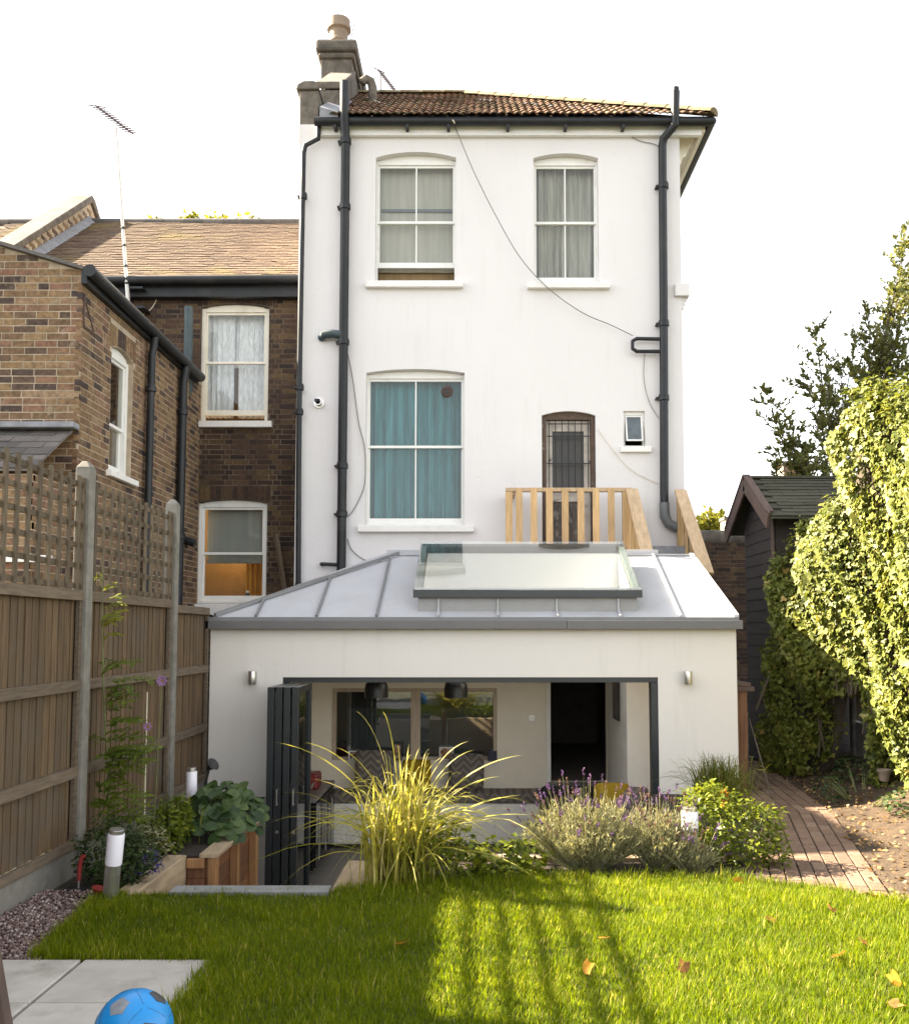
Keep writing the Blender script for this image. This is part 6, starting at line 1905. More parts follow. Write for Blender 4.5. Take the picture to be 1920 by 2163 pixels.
# lavender
def lavender(c, label, n, w, h, seed):
    r = random.Random(seed); rng = np.random.default_rng(seed); c = Vector(c)
    o = thing('lavender', label, 'lavender', c)
    st = MB(); P, T, Rv = [], [], []; fP, fT, fR = [], [], []
    for k in range(n):
        a = r.uniform(0, 2 * math.pi); q = r.random() ** .55
        out = Vector((math.cos(a) * w[0], math.sin(a) * w[1], 0)) * q
        hh = h * (1.0 - .45 * q * q) * r.uniform(.62, 1.02)
        b = c + out * .25; e = c + out + Vector((r.gauss(0, .03), r.gauss(0, .03), hh))
        mid = b.lerp(e, .5) + out * .15 + Vector((0, 0, .02))
        st.cr = r.uniform(.3, 1)
        st.tube([b, mid, e], [.0028, .0022, .0012], 3, False)
        d = (e - mid).normalized()
        for j in range(26):
            t = r.random() ** .8
            p = (1 - t) ** 2 * b + 2 * t * (1 - t) * mid + t * t * e
            if t > .86: continue
            P.append(p); T.append(d * .9 + Vector((r.gauss(0, .7), r.gauss(0, .7), r.uniform(0, .5)))); Rv.append(min(1, max(0, r.gauss(.5 + .2 * (t - .5), .22))))
        if r.random() < .22:
            ln = r.uniform(.03, .06); e2 = e + d * r.uniform(.02, .10)
            st.tube([e, e2], [.0012, .001], 3, False)
            hue = r.uniform(0, .75) if r.random() < .6 else 1.0
            for j in range(22):
                t = r.random(); ang = r.uniform(0, 6.28)
                fP.append(e2 + d * (ln * t)); fT.append(Vector((math.cos(ang), math.sin(ang), .7))); fR.append(hue)
    tag(st.build('stems', M['lav_leaf'], o, fix=False), kind='stuff')
    P, T = np.array(P), np.array(T)
    tag(bulk('foliage', [(0, 0, 0), (.10, .5, .02), (0, 1, 0), (-.10, .5, .02)], [(0, 1, 2), (0, 2, 3)], frames(np.cross(T, rand_dirs(len(T), rng)), T, rng.uniform(.025, .055, len(T))), P, Rv, M['lav_leaf'], o), kind='stuff')
    P, T = np.array(fP), np.array(fT)
    tag(bulk('flowers', [(0, 0, 0), (.45, .5, .1), (0, 1, 0), (-.45, .5, .1)], [(0, 1, 2), (0, 2, 3)], frames(np.cross(T, rand_dirs(len(T), rng)), T, rng.uniform(.008, .015, len(T))), P, fR, M['lav_flower'], o), kind='stuff')
    return o
lavender((PX(1240, 7.02, 1830), 7.02, 0), 'large silvery lavender bush with purple flower spikes, largest of three', 480, (.50, .32), .58, 3)
lavender((PX(1392, 6.98, 1830), 6.98, 0), 'smaller silvery lavender bush next to the white bollard light', 260, (.28, .26), .52, 6)
lavender((PX(1458, 6.90, 1840), 6.88, 0), 'lowest lavender tuft, at the foot of the white bollard light', 130, (.17, .13), .26, 8)

# bright green shrub at the right end of the bed
sx_, sd = PX(1560, 7.1, 1800), 7.15
leafy('evergreen_shrub', 'bright green rounded shrub at the corner of the brick path', [((sx_ - .14, sd + .05, .30), (.26, .26, .30)), ((sx_ + .08, sd, .24), (.26, .26, .24)), ((sx_ - .18, sd + .12, .42), (.18, .18, .14)),
      ((sx_ + .22, sd + .02, .30), (.13, .14, .13)), ((sx_ - .34, sd, .16), (.16, .2, .16)), ((sx_ + .26, sd - .02, .10), (.13, .14, .10))], 3600, .042, 'shrub', 41, .6, sx=.9)
# orange poker flower
pk = thing('poker_flower', 'orange spiky flower rising behind the green shrub', 'flower', (PX(1530, 7.4, 1720), 7.4, 0))
a = Vector((PX(1530, 7.4, 1690), 7.4, 0)); zt = PZ(1672, 7.4)
MB().tube([a, a + Vector((0, 0, zt - .12))], .006, 6).build('stem', M['stem'], pk)
T = rand_dirs(90) * np.array([1, 1, .3]) + np.array([0, 0, .6]); P = np.stack([np.full(90, a.x), np.full(90, a.y), zt - .13 + .12 * RNG.random(90)], 1)
bulk('flower_spike', [(0, 0, 0), (.25, .5, .1), (0, 1, 0), (-.25, .5, .1)], [(0, 1, 2), (0, 2, 3)], frames(np.cross(T, rand_dirs(90)), T, RNG.uniform(.03, .05, 90)), P, RNG.random(90), M['orange_flower'], pk)
# low yellow green plants between grass and lavender
leafy('ground_cover', 'low yellow green leafy plant between the tall grass and lavender', [((PX(1060, 6.85, 1810), 6.85, .09), (.22, .2, .13)), ((PX(1110, 6.8, 1800), 6.85, .12), (.16, .16, .12)), ((PX(1000, 6.9, 1830), 6.9, .06), (.18, .15, .10))], 700, .06, 'shrub', 51, .5, sx=1.2)
leafy('small_geranium', 'small leafy plant tangled in the foot of the tall grass', [((PX(905, 6.6, 1800), 6.62, .20), (.18, .14, .18)), ((PX(960, 6.65, 1780), 6.66, .26), (.14, .12, .14))], 420, .045, 'shrub', 52, .5, sx=1.4)
# left bed plants
leafy('dark_bush', 'dark green bush behind the leaning bollard light', [((PX(215, 6.55, 1830), 6.62, .20), (.20, .16, .22)), ((PX(275, 6.6, 1830), 6.68, .16), (.14, .14, .18))], 2200, .035, 'dark_leaf', 61, .5)
leafy('lobelia', 'small clump of blue flowers beside the sleeper wall', [((PX(316, 6.95, 1810), 6.95, .05), (.09, .12, .10))], 260, .018, 'petal_blue', 62, .4, stems=False, sx=1.5)
leafy('small_green_plant', 'small bright green shrub in the middle of the left bed', [((PX(345, 7.6, 1730), 7.6, .14), (.13, .14, .20)), ((PX(378, 7.8, 1720), 7.8, .20), (.10, .12, .16))], 900, .05, 'fern', 63, .6)
leafy('grey_herb', 'grey green herb in the left bed under the climbing plant', [((PX(310, 7.3, 1760), 7.3, .10), (.16, .2, .16)), ((PX(290, 7.1, 1720), 7.1, .22), (.10, .12, .16))], 900, .03, 'lav_leaf', 64, .5)
# round leaved plant
rl_ = thing('round_leaved_plant', 'large mound of round grey green leaves spilling over the cedar planter', 'plant', (PX(470, 8.3, 1700), 8.3, 0))
LV = [(0, 0, 0)]
for k in range(12):
    a = math.pi * 2 * k / 12 + math.pi / 12
    LV.append((.5 * math.sin(a) * (1 + .06 * (k % 2)), .5 - .5 * math.cos(a) * (1.0), .07 * math.cos(a * 2) - .02))
LV[0] = (0, .42, -.05)
lme = MB().faces(LV, [(0, 1 + k, 1 + (k + 1) % 12) for k in range(12)]).mesh('leaf', M['round_leaf'])
lme.polygons.foreach_set('use_smooth', [True] * len(lme.polygons))
r = random.Random(71)
for k in range(190):
    a = r.uniform(0, 2 * math.pi); q = r.random() ** .5
    cx_, cy_ = PX(465, 8.3, 1700), 8.35
    p = Vector((cx_ + .34 * q * math.cos(a), cy_ + .46 * q * math.sin(a), .03 + .36 * (1 - q * q) ** .6 * r.uniform(.75, 1.05)))
    nrm_ = Vector((math.cos(a) * q * 1.1 + r.gauss(0, .38), math.sin(a) * q * .8 - .35 + r.gauss(0, .38), .75)).normalized()
    tip_ = Vector((math.cos(a) + r.gauss(0, .4), math.sin(a) - .2 + r.gauss(0, .4), -.5))
    tip_ = (tip_ - nrm_ * tip_.dot(nrm_)).normalized(); sd_ = tip_.cross(nrm_)
    s = r.uniform(.065, .13)
    o = bpy.data.objects.new('leaf', lme); attach(o, rl_, p)
    o.matrix_local = Matrix.Translation(p - OFF[rl_.name]) @ Matrix((sd_, tip_, nrm_)).transposed().to_4x4() @ Matrix.Scale(s, 4)
m = MB()
for k in range(40):
    a = r.uniform(0, 6.28); q = r.random() ** .5
    m.tube([(cx_ + .1 * math.cos(a), cy_ + .1 * math.sin(a), -.02), (cx_ + .28 * q * math.cos(a), cy_ + .38 * q * math.sin(a), .03 + .3 * (1 - q * q) ** .6)], .004, 4)
m.build('stalks', M['stem'], rl_)
# climbing plant with pinnate leaves against the fence
cl = thing('climbing_plant', 'climbing plant with yellow green feathery leaves against the fence', 'climber', (-2.68, 7.2, 0))
stm = MB(); P, T, Nn, Rv = [], [], [], []
r = random.Random(81)
stem_pts = [Vector((-2.66, 7.15, -.02)), Vector((-2.70, 7.2, .6)), Vector((-2.72, 7.12, 1.2)), Vector((-2.74, 7.1, 1.75)), Vector((-2.74, 7.08, 2.15))]
stm.tube(stem_pts, [.008, .007, .006, .004, .002], 6)
fr_list = [(212, 1222), (228, 1240), (252, 1262), (262, 1275), (245, 1300), (262, 1318), (240, 1395), (262, 1408), (285, 1440), (300, 1455), (250, 1470), (275, 1485), (305, 1495), (330, 1560), (312, 1570), (300, 1590), (270, 1600),
           (322, 1600), (255, 1560), (235, 1620), (220, 1640), (260, 1650), (290, 1680), (312, 1672), (240, 1690), (225, 1710), (270, 1715), (295, 1720), (210, 1690), (250, 1735), (215, 1590), (280, 1640)]
for px, py in fr_list * 2:
    e = pt(px + r.gauss(0, 14), py + r.gauss(0, 16), r.uniform(6.9, 7.25)); 
    s = Vector((-2.72, 7.12, e.z - r.uniform(.0, .08)))
    L = (e - s).length
    if L < .05: continue
    mid = s.lerp(e, .5) + Vector((0, 0, .05)); pts = [(1 - t) ** 2 * s + 2 * t * (1 - t) * mid + t * t * e for t in [k / 8 for k in range(9)]]
    stm.tube(pts, .0018, 3, False)
    d = (e - s).normalized(); sd_ = d.cross(Vector((0, 0, 1))).normalized()
    k_ = max(5, int(L / .026)); cv = min(1, max(0, r.gauss(.35 + .5 * (e.z > 1.6), .15)))  # sprays higher up get a lighter tint: sunlight put into the leaf colour
    for j in range(k_):
        t = .15 + .85 * j / k_; p = pts[min(8, int(t * 8))].lerp(pts[min(8, int(t * 8) + 1)], t * 8 - int(t * 8))
        for sgn in (-1, 1):
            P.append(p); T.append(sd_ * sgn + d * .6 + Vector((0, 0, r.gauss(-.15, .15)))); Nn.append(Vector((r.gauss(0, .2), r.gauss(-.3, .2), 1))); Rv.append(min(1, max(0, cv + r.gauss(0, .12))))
stm.build('stems', M['stem'], cl)
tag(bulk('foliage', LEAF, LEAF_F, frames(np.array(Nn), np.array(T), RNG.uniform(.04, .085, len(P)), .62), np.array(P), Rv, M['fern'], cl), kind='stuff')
# mauve anemones in front of it
def anemone(px, py, d, label, r0=.045):
    c = pt(px, py, d)
    o = thing('anemone', label, 'flower', (c.x, c.y, 0), 'mauve flowers by the fence')
    MB().tube([(c.x - .05, c.y + .02, -.02), (c.x - .02, c.y, c.z * .6), c], .003, 5).build('stem', M['stem'], o)
    for lay in range(2):
        for k in range(6):
            a = 2 * math.pi * k / 6 + lay * .5; dv = Vector((math.cos(a), -.15 - .2 * lay, math.sin(a)))
            sd_ = Vector((-math.sin(a), 0, math.cos(a))); L = r0 * (1 - .15 * lay)
            MB().faces([c, c + dv * L * .5 + sd_ * L * .34, c + dv * L + Vector((0, -.006, 0)), c + dv * L * .5 - sd_ * L * .34], [(0, 1, 2), (0, 2, 3)]).build('petal', M['petal_pink'], o, fix=False)
    MB().lathe(c, [(.009, -.003), (.009, .008), (.001, .012)], 10, (0, -1, 0)).build('centre', M['mustard'], o)
anemone(343, 1438, 7.3, 'large mauve flower high on the fence, topmost of two', .048)
anemone(313, 1535, 7.1, 'mauve flower lower on the fence beside the feathery leaves', .036)
s = thing('bamboo_cane', 'thin cane standing in the left bed by the fence', 'cane', (-2.55, 7.3, 0))
MB().tube([(PX(311, 7.3, 1500), 7.3, -.02), pt(311, 1462, 7.3)], .005, 6).build('cane', M['cable_white'], s)

# fallen leaves on the lawn
M['fallen'] = leafmat('fallen_leaf', [(0, (.20, .10, .04)), (.5, (.42, .22, .05)), (1, (.50, .24, .03))], .3, .7, .2, object_random=True)
fv = [(0, 0, 0), (.35, .15, .06), (.55, .5, .12), (.25, .6, .03), (0, 1, .16), (-.25, .6, .03), (-.55, .5, .12), (-.35, .15, .06), (0, .45, 0)]
fme = MB().faces(fv, [(8, k, (k + 1) % 8) for k in range(8)]).mesh('fallen_leaf', M['fallen'])
for k, (px, py) in enumerate(((1822, 2012), (1230, 2070), (1450, 2076), (1780, 2036), (1284, 1998), (1548, 1871), (1752, 1938), (1876, 2140), (1905, 2098), (860, 2008), (1620, 1952), (1842, 1905))):
    a = math.atan((CY - py) / FPX) + TILT; d = -CAM_Z / math.tan(a)
    o = bpy.data.objects.new('fallen_leaf', fme); attach(o, None, (PX(px, d, py), d, .045))
    r = random.Random(k); o.rotation_euler = (r.gauss(0, .5), r.gauss(0, .5), r.uniform(0, 6.28)); o.scale = [r.uniform(.07, .10)] * 3
    tag(o, ['bright orange fallen leaf near the right edge of the lawn', 'large brown fallen leaf among the shadow streaks', 'dark curled fallen leaf right of the shadow streaks',
            'small fallen leaf just left of the bright orange one', 'thin fallen leaf lying on a shadow streak', 'small fallen leaf at the lawn edge below the green shrub',
            'fallen leaf on the lawn just short of the brick path', 'nearest fallen leaf, in the bottom right corner of the lawn', 'pale fallen leaf at the right edge of the picture',
            'only fallen leaf on the shaded left half of the lawn', 'small fallen leaf in the middle of the sunlit lawn', 'fallen leaf where lawn and soil bank meet'][k], 'leaf', 'fallen leaves on the lawn')
# ------------------------------------------------------------------ shed on the right
SX = 3.66
DS0, DS1, DSA = 12.05, 13.45, 12.75
ZA, ZE = 3.66, 3.24
shed = thing('garden_shed', 'dark brown timber shed with green shingle roof behind the ivy', 'shed', (4.3, 13.2, 0))
mA = (ZA - ZE) / (DSA - DS0)
bz = 0.0; rr = random.Random(4)
while bz < ZA - .12:
    z0, z1 = bz, bz + .15
    def span(z):
        if z <= ZE: return DS0 + .02, DS1 - .02
        e = (z - ZE) / mA; return DS0 + e, DS1 - e
    a0, b0 = span(z0); a1, b1 = span(min(z1, ZA - .02))
    MB().hexa([(SX + .006, a0, z0), (SX + .006, b0, z0), (SX + .02, b0, z0), (SX + .02, a0, z0), (SX + .018, a1, z1 + .012), (SX + .018, b1, z1 + .012), (SX + .03, b1, z1 + .012), (SX + .03, a1, z1 + .012)]).build('board', M['dark_wood'], shed)
    MB().box(SX + .021, 5.6, DS0 + .004, DS0 + .02, z0, min(z1 - .004, ZE)).build('board', M['dark_wood'], shed) if z0 < ZE - .05 else None
    bz += .15
MB().box(SX + .031, 5.6, DS0 + .03, DS1 - .03, 0, ZE - .02).build('inner_frame', M['dark_wood'], shed)
MB().box(SX - .012, SX + .004, DS0 + .0, DS0 + .09, 0, ZE).build('corner_post', M['barge'], shed)
for s, (dE, zE) in enumerate(((DS0 - .32, ZE - .32 * mA), (DS1 + .32, ZE - .32 * mA))):
    a = Vector((SX - .16, DSA, ZA + .06)); b = Vector((SX - .16, dE, zE + .06))
    MB().bar(a - Vector((0, 0, .09)), b - Vector((0, 0, .09)), .03, .21, (0, -mA if s == 0 else mA, 1)).build('bargeboard', M['barge'], shed, bevel=.004)
    MB().bar(a + Vector((.02, 0, .02)), b + Vector((.02, 0, .02)), .09, .02, (0, -mA if s == 0 else mA, 1)).build('bargeboard_cap', M['barge'], shed)
for sgn, dE in ((-1, DS0 - .34), (1, DS1 + .34)):
    zE = ZE - .34 * mA
    q = MB().hexa([Vector(p) for p in ((SX - .14, dE, zE), (5.8, dE, zE), (5.8, DSA, ZA), (SX - .14, DSA, ZA), (SX - .14, dE, zE + .03), (5.8, dE, zE + .03), (5.8, DSA, ZA + .03), (SX - .14, DSA, ZA + .03))])
    ro = q.build('roof', M['felt'], shed)
    if sgn == -1:
        L = math.hypot(DSA - dE, ZA - zE); nrow = 12; an = math.atan2(ZA - zE, DSA - dE)
        sme = MB().hexa([(-.16, 0, .004), (.16, 0, .004), (.16, L / nrow + .02, .0), (-.16, L / nrow + .02, .0), (-.16, 0, .014), (.16, 0, .014), (.16, L / nrow + .02, .004), (-.16, L / nrow + .02, .004)]).mesh('shingle', M['felt'])
        for r_ in range(nrow):
            for k in range(6):
                o = bpy.data.objects.new('shingle', sme); t = r_ / nrow
                attach(o, ro, (SX + .03 + k * .325 + (.16 if r_ % 2 else 0), dE + (DSA - dE) * t - .01, zE + (ZA - zE) * t + .032 + rr.gauss(0, .002)))
                o.rotation_euler = (an, 0, rr.gauss(0, .008))
MB().bar((SX - .16, DSA, ZA + .045), (5.8, DSA, ZA + .045), .12, .03).build('ridge_cap', M['felt'], shed)

# timber gate post box against the side of the extension
gp = thing('timber_bin_store', 'narrow dark timber store with flat cap beside the extension corner', 'bin store', (2.8, 10.7, 0))
x0, x1, y0, y1 = XR + .012, XR + .17, 10.45, 11.2
zt = PZ(1460, 10.5)
for k in range(2):
    MB().box(x0 + k * .079, x0 + .076 + k * .079, y0, y0 + .02, -.01, zt).build('board', M['cedar'], gp)
for k in range(7):
    MB().box(x1 - .02, x1, y0 + .021 + k * .105, y0 + .021 + k * .105 + .1, -.01, zt).build('board', M['cedar'], gp)
MB().box(x0 - .008, x1 + .07, y0 - .04, y1 + .03, zt + .001, zt + .05).build('cap', M['barge'], gp, bevel=.004)
MB().box(x0 - .008, x1 + .04, y0 - .02, y1, zt + .051, zt + .09).build('cap', M['barge'], gp, bevel=.004)
tag(MB().tube([(2.93, 9.9, .01), (2.86, 10.42, .75)], .007, 6).build('leaning_cane', M['bark']), 'thin cane leaning on the timber store by the path', 'cane')
tag(MB().tube([pt(1597, 1500, 11.6), pt(1628, 1420, 11.7)], .014, 6).build('leaning_stick', M['fence_rail']), 'short grey stick leaning against the ivy by the shed', 'stick')
# brick wall, far chimney
bwall = thing('brick_garden_wall', 'dark old brick wall with round coping between house and shed', 'wall', (3.8, 17, 0))
FB2 = Frame((0, 17.0, 0), (1, 0, 0), (0, -1, 0))
wz = PZ(1138, 17)
MB().box(2.9, 6.5, 17.008, 17.22, 0, wz).build('core', M['mortar_dark'], bwall)
its = brick_pieces(bwall, None, FB2, PX(1470, 17, 1200), PX(1610, 17, 1200), .3, wz, [], None, seed=12, bond='flemish')
place_bricks(bwall, its, M['dark_brick'], M['dark_brick_many'], 300, order=lambda q: -q[1][2])
MB().tube([(2.9, 17.11, wz + .02), (6.5, 17.11, wz + .02)], .14, 12).build('coping', M['stone'], bwall, smooth=True)
fc = thing('far_chimney', 'distant brick chimney stack behind the bay tree', 'chimney', pt(1680, 1000, 26))
a, b = pt(1656, 1030, 26), pt(1704, 974, 26)
its = brick_pieces(fc, None, Frame((0, 26, 0), (1, 0, 0), (0, -1, 0)), a.x, b.x, a.z - 1.2, b.z - .12, [], None, seed=13)
MB().box(a.x, b.x, 26.008, 26.6, 0, b.z - .1).build('stack', M['mortar'], fc)
place_bricks(fc, its, M['stock'], M['stock_many'], 60)
MB().box(a.x - .05, b.x + .05, 25.95, 26.65, b.z - .099, b.z).build('corbel', M['stone'], fc, bevel=.01)
nb = thing('far_chimney', 'small distant brick chimney beside the shed gable', 'chimney', pt(1538, 1110, 30))
a, b = pt(1533, 1160, 30), pt(1552, 1098, 30)
MB().box(a.x, b.x, 30, 30.6, 0, b.z).build('stack', M['mortar'], nb); MB().box(a.x - .04, b.x + .04, 29.96, 30.64, b.z + .001, b.z + .1).build('corbel', M['stone'], nb)

# ------------------------------------------------------------------ right boundary fence
rf_ = thing('grey_panel_fence', 'pale weathered panel fence under the ivy on the right', 'fence', (4.65, 10.5, 0))
RFX = 4.50
pw = simple('pale_fence_board', (.50, .44, .36), .85, var=.12, mott=.25, nscale=5, stretch=(8, 8, .8), bmp=.5)
for y in (8.2, 10.0, 11.78):
    MB().box(RFX - .05, RFX + .05, y - .05, y + .05, 0, 2.0).build('post', M['concrete'], rf_, bevel=.006)
for a, b in ((8.26, 9.94), (10.06, 11.72)):
    n = 14
    for k in range(n):
        MB().box(RFX - .012 + .003 * (k % 2), RFX + .006 + .003 * (k % 2), a + (b - a) * k / n + .002, a + (b - a) * (k + 1) / n - .002, .62, 1.9).build('board', pw, rf_)
    MB().box(RFX - .02, RFX + .02, a, b, 0.05, .60).build('gravel_board', M['concrete'], rf_)
    MB().box(RFX - .04, RFX - .013, a + .002, b - .002, 1.0, 1.07).build('rail', pw, rf_)

# ------------------------------------------------------------------ ivy
def ivy_top(s):                                             # height of the growth along its run
    return float(np.interp(s, [0, .4, .67, 1.1, 1.3, 1.46, 1.7, 2.2, 4.2], [2.35, 2.7, 2.85, 3.0, 3.25, 4.2, 4.3, 4.1, 3.4]))
def ivy_low(s):
    return float(np.interp(s, [0, .7, .85, 1.0, 1.5, 1.65, 1.85, 4.2], [0, 0, .3, .95, 1.0, .5, .1, .1]))
RUNP = [(3.68, 12.02), (3.92, 11.40), (4.34, 10.3), (4.47, 8.0)]
seg = [0]
for i in range(3): seg.append(seg[-1] + math.dist(RUNP[i], RUNP[i + 1]))
def ivy_pt(s):
    for i in range(3):
        if s <= seg[i + 1] or i == 2:
            t = (s - seg[i]) / (seg[i + 1] - seg[i]); a, b = RUNP[i], RUNP[i + 1]
            d = ((b[0] - a[0]), (b[1] - a[1])); L = math.hypot(*d)
            return a[0] + d[0] * t, a[1] + d[1] * t, d[1] / L, -d[0] / L
ivy = thing('ivy', 'huge mass of sunlit ivy covering the shed front and right boundary', 'ivy', (4.2, 10.8, 0))
rng = np.random.default_rng(91)
P, Nn = [], []
n = 36000
ss = rng.uniform(0, seg[-1] * .93, n); zz = rng.random(n)
for s, q in zip(ss, zz):
    x, y, nx_, ny_ = ivy_pt(s)
    lo, hi = ivy_low(s), ivy_top(s) + .12 * math.sin(s * 13) + .07 * math.sin(s * 31)
    z = lo + (hi - lo) * q
    bul = .16 * math.sin(s * 4.1 + 1.2 * z) * math.sin(z * 2.7 + s) + .10 * math.sin(s * 9 + z * 5.3) + .06 * math.sin(z * 14 + s * 17)
    edge = min(1.0, (hi - z) / .35, (z - lo) / .25 if lo > .1 else 1.0)
    thick = .08 + .16 * edge + .75 * bul + (.08 * math.exp(-((z - 2.6) / .9) ** 2) if s > .7 else 0)
    dep = abs(rng.normal(0, .07))
    P.append((x + nx_ * (thick - dep), y + ny_ * (thick - dep), z)); Nn.append((nx_, ny_, .25 + .35 * (1 - edge)))
P = np.array(P); Nn = np.array(Nn)
# the sun-warmed top, spilling over the shed roof edge
k = 3600
s2 = rng.uniform(.1, 3.8, k)
T2, N2 = [], []
for s in s2:
    x, y, nx_, ny_ = ivy_pt(s); w = rng.uniform(-.55, .25)
    T2.append((x + nx_ * w, y + ny_ * w, ivy_top(s) + .12 * math.sin(s * 13) + .07 * math.sin(s * 31) - .25 * max(0, w) + rng.normal(0, .05))); N2.append((nx_ * .3, ny_ * .3, 1))
P = np.concatenate([P, np.array(T2)]); Nn = np.concatenate([Nn, np.array(N2)])
m_ = len(P)
nr = Nn + rng.normal(0, .36, (m_, 3)); tp = np.array([0, 0, -.8]) + rng.normal(0, .5, (m_, 3)) + Nn * .25
patch = .5 + .5 * np.sin(P[:, 1] * 3.3 + P[:, 2] * 2.1) * np.sin(P[:, 2] * 3.9 - P[:, 1])
sz = rng.gamma(7, 1 / 7, m_) * .048 * (.8 + .45 * patch)
tag(bulk('foliage', IVY, IVY_F, frames(nr, tp, sz), P, np.clip(rng.normal(.42, .22, m_) + .15 * (patch - .5), 0, 1), M['ivy'], ivy), kind='stuff')
core = MB(); vs = []; NSs, NZz = 60, 14
for i in range(NSs + 1):
    s = seg[-1] * .95 * i / NSs; x, y, nx_, ny_ = ivy_pt(s)
    for j in range(NZz + 1):
        z = ivy_low(s) + .05 + (ivy_top(s) - .12 - ivy_low(s)) * j / NZz
        vs.append((x - nx_ * .06, y - ny_ * .06, z))
core.faces(vs, [(i * (NZz + 1) + j, (i + 1) * (NZz + 1) + j, (i + 1) * (NZz + 1) + j + 1, i * (NZz + 1) + j + 1) for i in range(NSs) for j in range(NZz)])
c_ = core.build('woody_core', M['bark'], ivy, fix=False); c_.modifiers.new('s', 'SOLIDIFY').thickness = .10
vn = MB(); r = random.Random(92)
for k in range(60):
    s = r.uniform(.2, 3.6); x, y, nx_, ny_ = ivy_pt(s); z = ivy_low(s); pts = []
    for j in range(8):
        pts.append((x + nx_ * .1 + r.gauss(0, .03), y + ny_ * .1 + r.gauss(0, .03), z)); z += (ivy_top(s) - ivy_low(s)) / 8
    vn.tube(pts, [.012 - .001 * j for j in range(8)], 5)
vn.build('stems', M['bark'], ivy)
leafy('bank_plants', 'low green weeds growing on the soil below the fence', [((PX(1752, 9.8, 1680), 9.8, .14), (.16, .3, .12)), ((PX(1800, 10.6, 1640), 10.6, .2), (.2, .4, .14)), ((3.75, 8.6, .18), (.25, .35, .12))], 700, .05, 'dark_leaf', 95, .5)
st = thing('plant_pot', 'small pale terracotta pot caught in the ivy above the bank', 'pot', pt(1868, 1636, 9.9))
c = pt(1868, 1650, 9.9)
MB().lathe(c, [(.045, 0), (.06, .09), (.07, .09), (.07, .115), (.06, .115), (.05, .08), (.001, .07)], 20).build('body', M['clay_pot'], st, smooth=True)

# ------------------------------------------------------------------ bay tree behind the shed
bt = thing('bay_tree', 'tall airy bay tree with upright leafy shoots behind the shed', 'tree', (5.3, 14.6, 0))
tips = [(1722, 690, 14.2), (1745, 750, 14.0), (1760, 820, 14.4), (1835, 655, 14.4), (1855, 690, 14.0), (1808, 720, 14.6), (1880, 720, 14.2), (1912, 480, 14.6), (1905, 540, 14.3), (1925, 500, 14.9), (1940, 560, 14.0),
        (1890, 610, 14.8), (1950, 640, 14.3), (1622, 832, 13.6), (1645, 895, 13.5), (1675, 895, 13.7), (1640, 985, 13.4), (1700, 935, 13.6), (1730, 900, 14.0), (1775, 780, 14.5), (1820, 790, 14.1), (1860, 760, 14.5),
        (1715, 985, 13.3), (1690, 1040, 13.0), (1735, 1050, 12.9), (1760, 960, 13.4), (1790, 880, 13.9), (1665, 945, 13.6), (1702, 800, 14.0), (1745, 1000, 13.2), (1780, 1040, 13.0), (1715, 1090, 12.8), (1960, 760, 14.2), (1980, 600, 14.6)]
trunk = MB(); base = Vector((5.35, 14.6, 0)); fork = Vector((5.25, 14.5, 1.9))
trunk.tube([base, Vector((5.3, 14.6, 1.0)), fork, Vector((5.35, 14.5, 3.2)), Vector((5.7, 14.5, 4.6))], [.11, .09, .075, .055, .03], 8)
P, T, Rv = [], [], []; r = random.Random(101)
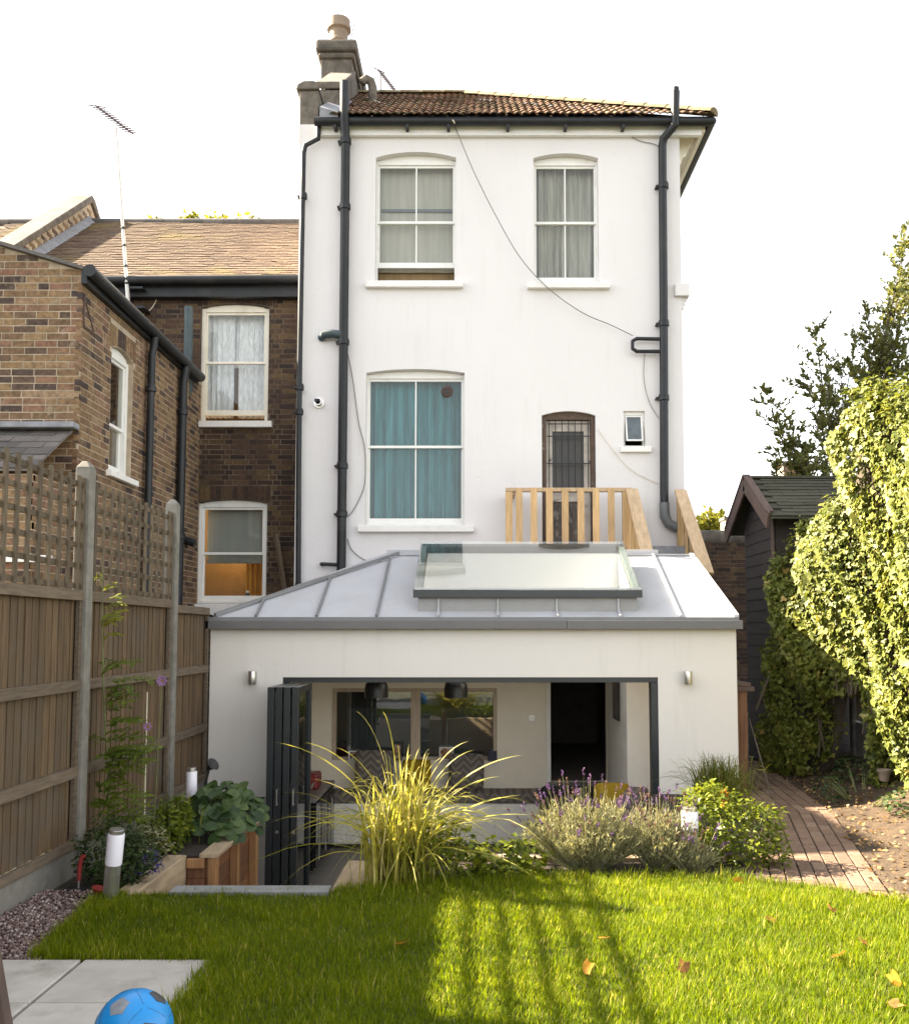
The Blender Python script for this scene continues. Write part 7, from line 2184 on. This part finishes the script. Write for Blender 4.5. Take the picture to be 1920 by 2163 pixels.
for px, py, d in tips:
    e = pt(px, py, d)
    s = fork.lerp(Vector((5.5, 14.5, 4.0)), min(1, max(0, (e.z - 2.6) / 4.0)))
    mid = s.lerp(e, .55) + Vector((r.gauss(0, .15), r.gauss(0, .2), -.15 * (e - s).length))
    L = (e - s).length
    pts = [(1 - t) ** 2 * s + 2 * t * (1 - t) * mid + t * t * e for t in [k / 10 for k in range(11)]]
    trunk.tube(pts, [.024 - .002 * k for k in range(11)], 5)
    tw = []
    for k in range(int(L * 12)):
        t = r.uniform(.35, 1.0); p = pts[min(9, int(t * 10))].lerp(pts[min(10, int(t * 10) + 1)], t * 10 - int(t * 10))
        dv = (pts[10] - pts[5]).normalized()
        q = p + (dv * .6 + Vector((r.gauss(0, .75), r.gauss(0, .75), r.gauss(.25, .5)))) * r.uniform(.14, .50) * (1.25 - .8 * t)
        trunk.tube([p, q], [.004, .0015], 3, False); tw.append((p, q))
    for p, q in tw + [(pts[8], pts[10])]:
        for j in range(r.randint(13, 22)):
            t = r.uniform(.15, 1.05); c = p.lerp(q, t); dv = (q - p).normalized()
            P.append(c); T.append(dv * .7 + Vector((r.gauss(0, .6), r.gauss(0, .6), r.gauss(.35, .4)))); Rv.append(min(1, max(0, r.gauss(.45, .25))))
trunk.build('trunk', M['bark'], bt, smooth=True, fix=False)
P, T = np.array(P), np.array(T); k = len(P)
tag(bulk('crown', LEAF, LEAF_F, frames(np.cross(T, rand_dirs(k, rng)) + np.array([0, 0, .3]), T, rng.uniform(.06, .105, k), .75), P, Rv, M['bay'], bt), kind='stuff')

# ------------------------------------------------------------------ distant trees
def far_tree(label, c, h, w, seed, n=900):
    r = np.random.default_rng(seed); c = Vector(c)
    o = thing('distant_tree', label, 'tree', (c.x, c.y, 0))
    MB().tube([(c.x, c.y, 0), (c.x, c.y, c.z), (c.x + .1, c.y, c.z + h * .5)], [.25, .18, .05], 8).build('trunk', M['bark'], o)
    d = rand_dirs(n, r); rad = r.random(n) ** .4
    lump = 1 + .3 * np.sin(d[:, 0] * 5 + seed) * np.sin(d[:, 2] * 6 + seed * 2) + .15 * np.sin(d[:, 0] * 13)
    P = np.array(c) + d * (rad * lump)[:, None] * np.array([w, w, h])
    tag(bulk('crown', LEAF, LEAF_F, frames(rand_dirs(n, r) + np.array([0, 0, .5]), rand_dirs(n, r), r.uniform(.14, .30, n)), P, r.random(n), M['far_leaf'], o), kind='stuff')
far_tree('yellow green distant tree low between house and brick wall, left of two', pt(1492, 1130, 32), .75, .45, 1)
far_tree('yellow green distant tree low between house and brick wall, right of two', pt(1516, 1128, 33), .72, .36, 2)
for k, (px, py, w, lab) in enumerate(((330, 466, .22, 'tiny treetop showing over the tiled ridge, leftmost of four'), (402, 458, .35, 'treetop over the tiled ridge, second of four from the left'),
                                   (455, 462, .6, 'widest treetop showing over the tiled ridge'), (520, 466, .55, 'treetop over the tiled ridge nearest the white house'))):
    far_tree(lab, pt(px, py + 22, 36), .55, w, 10 + k, 420)
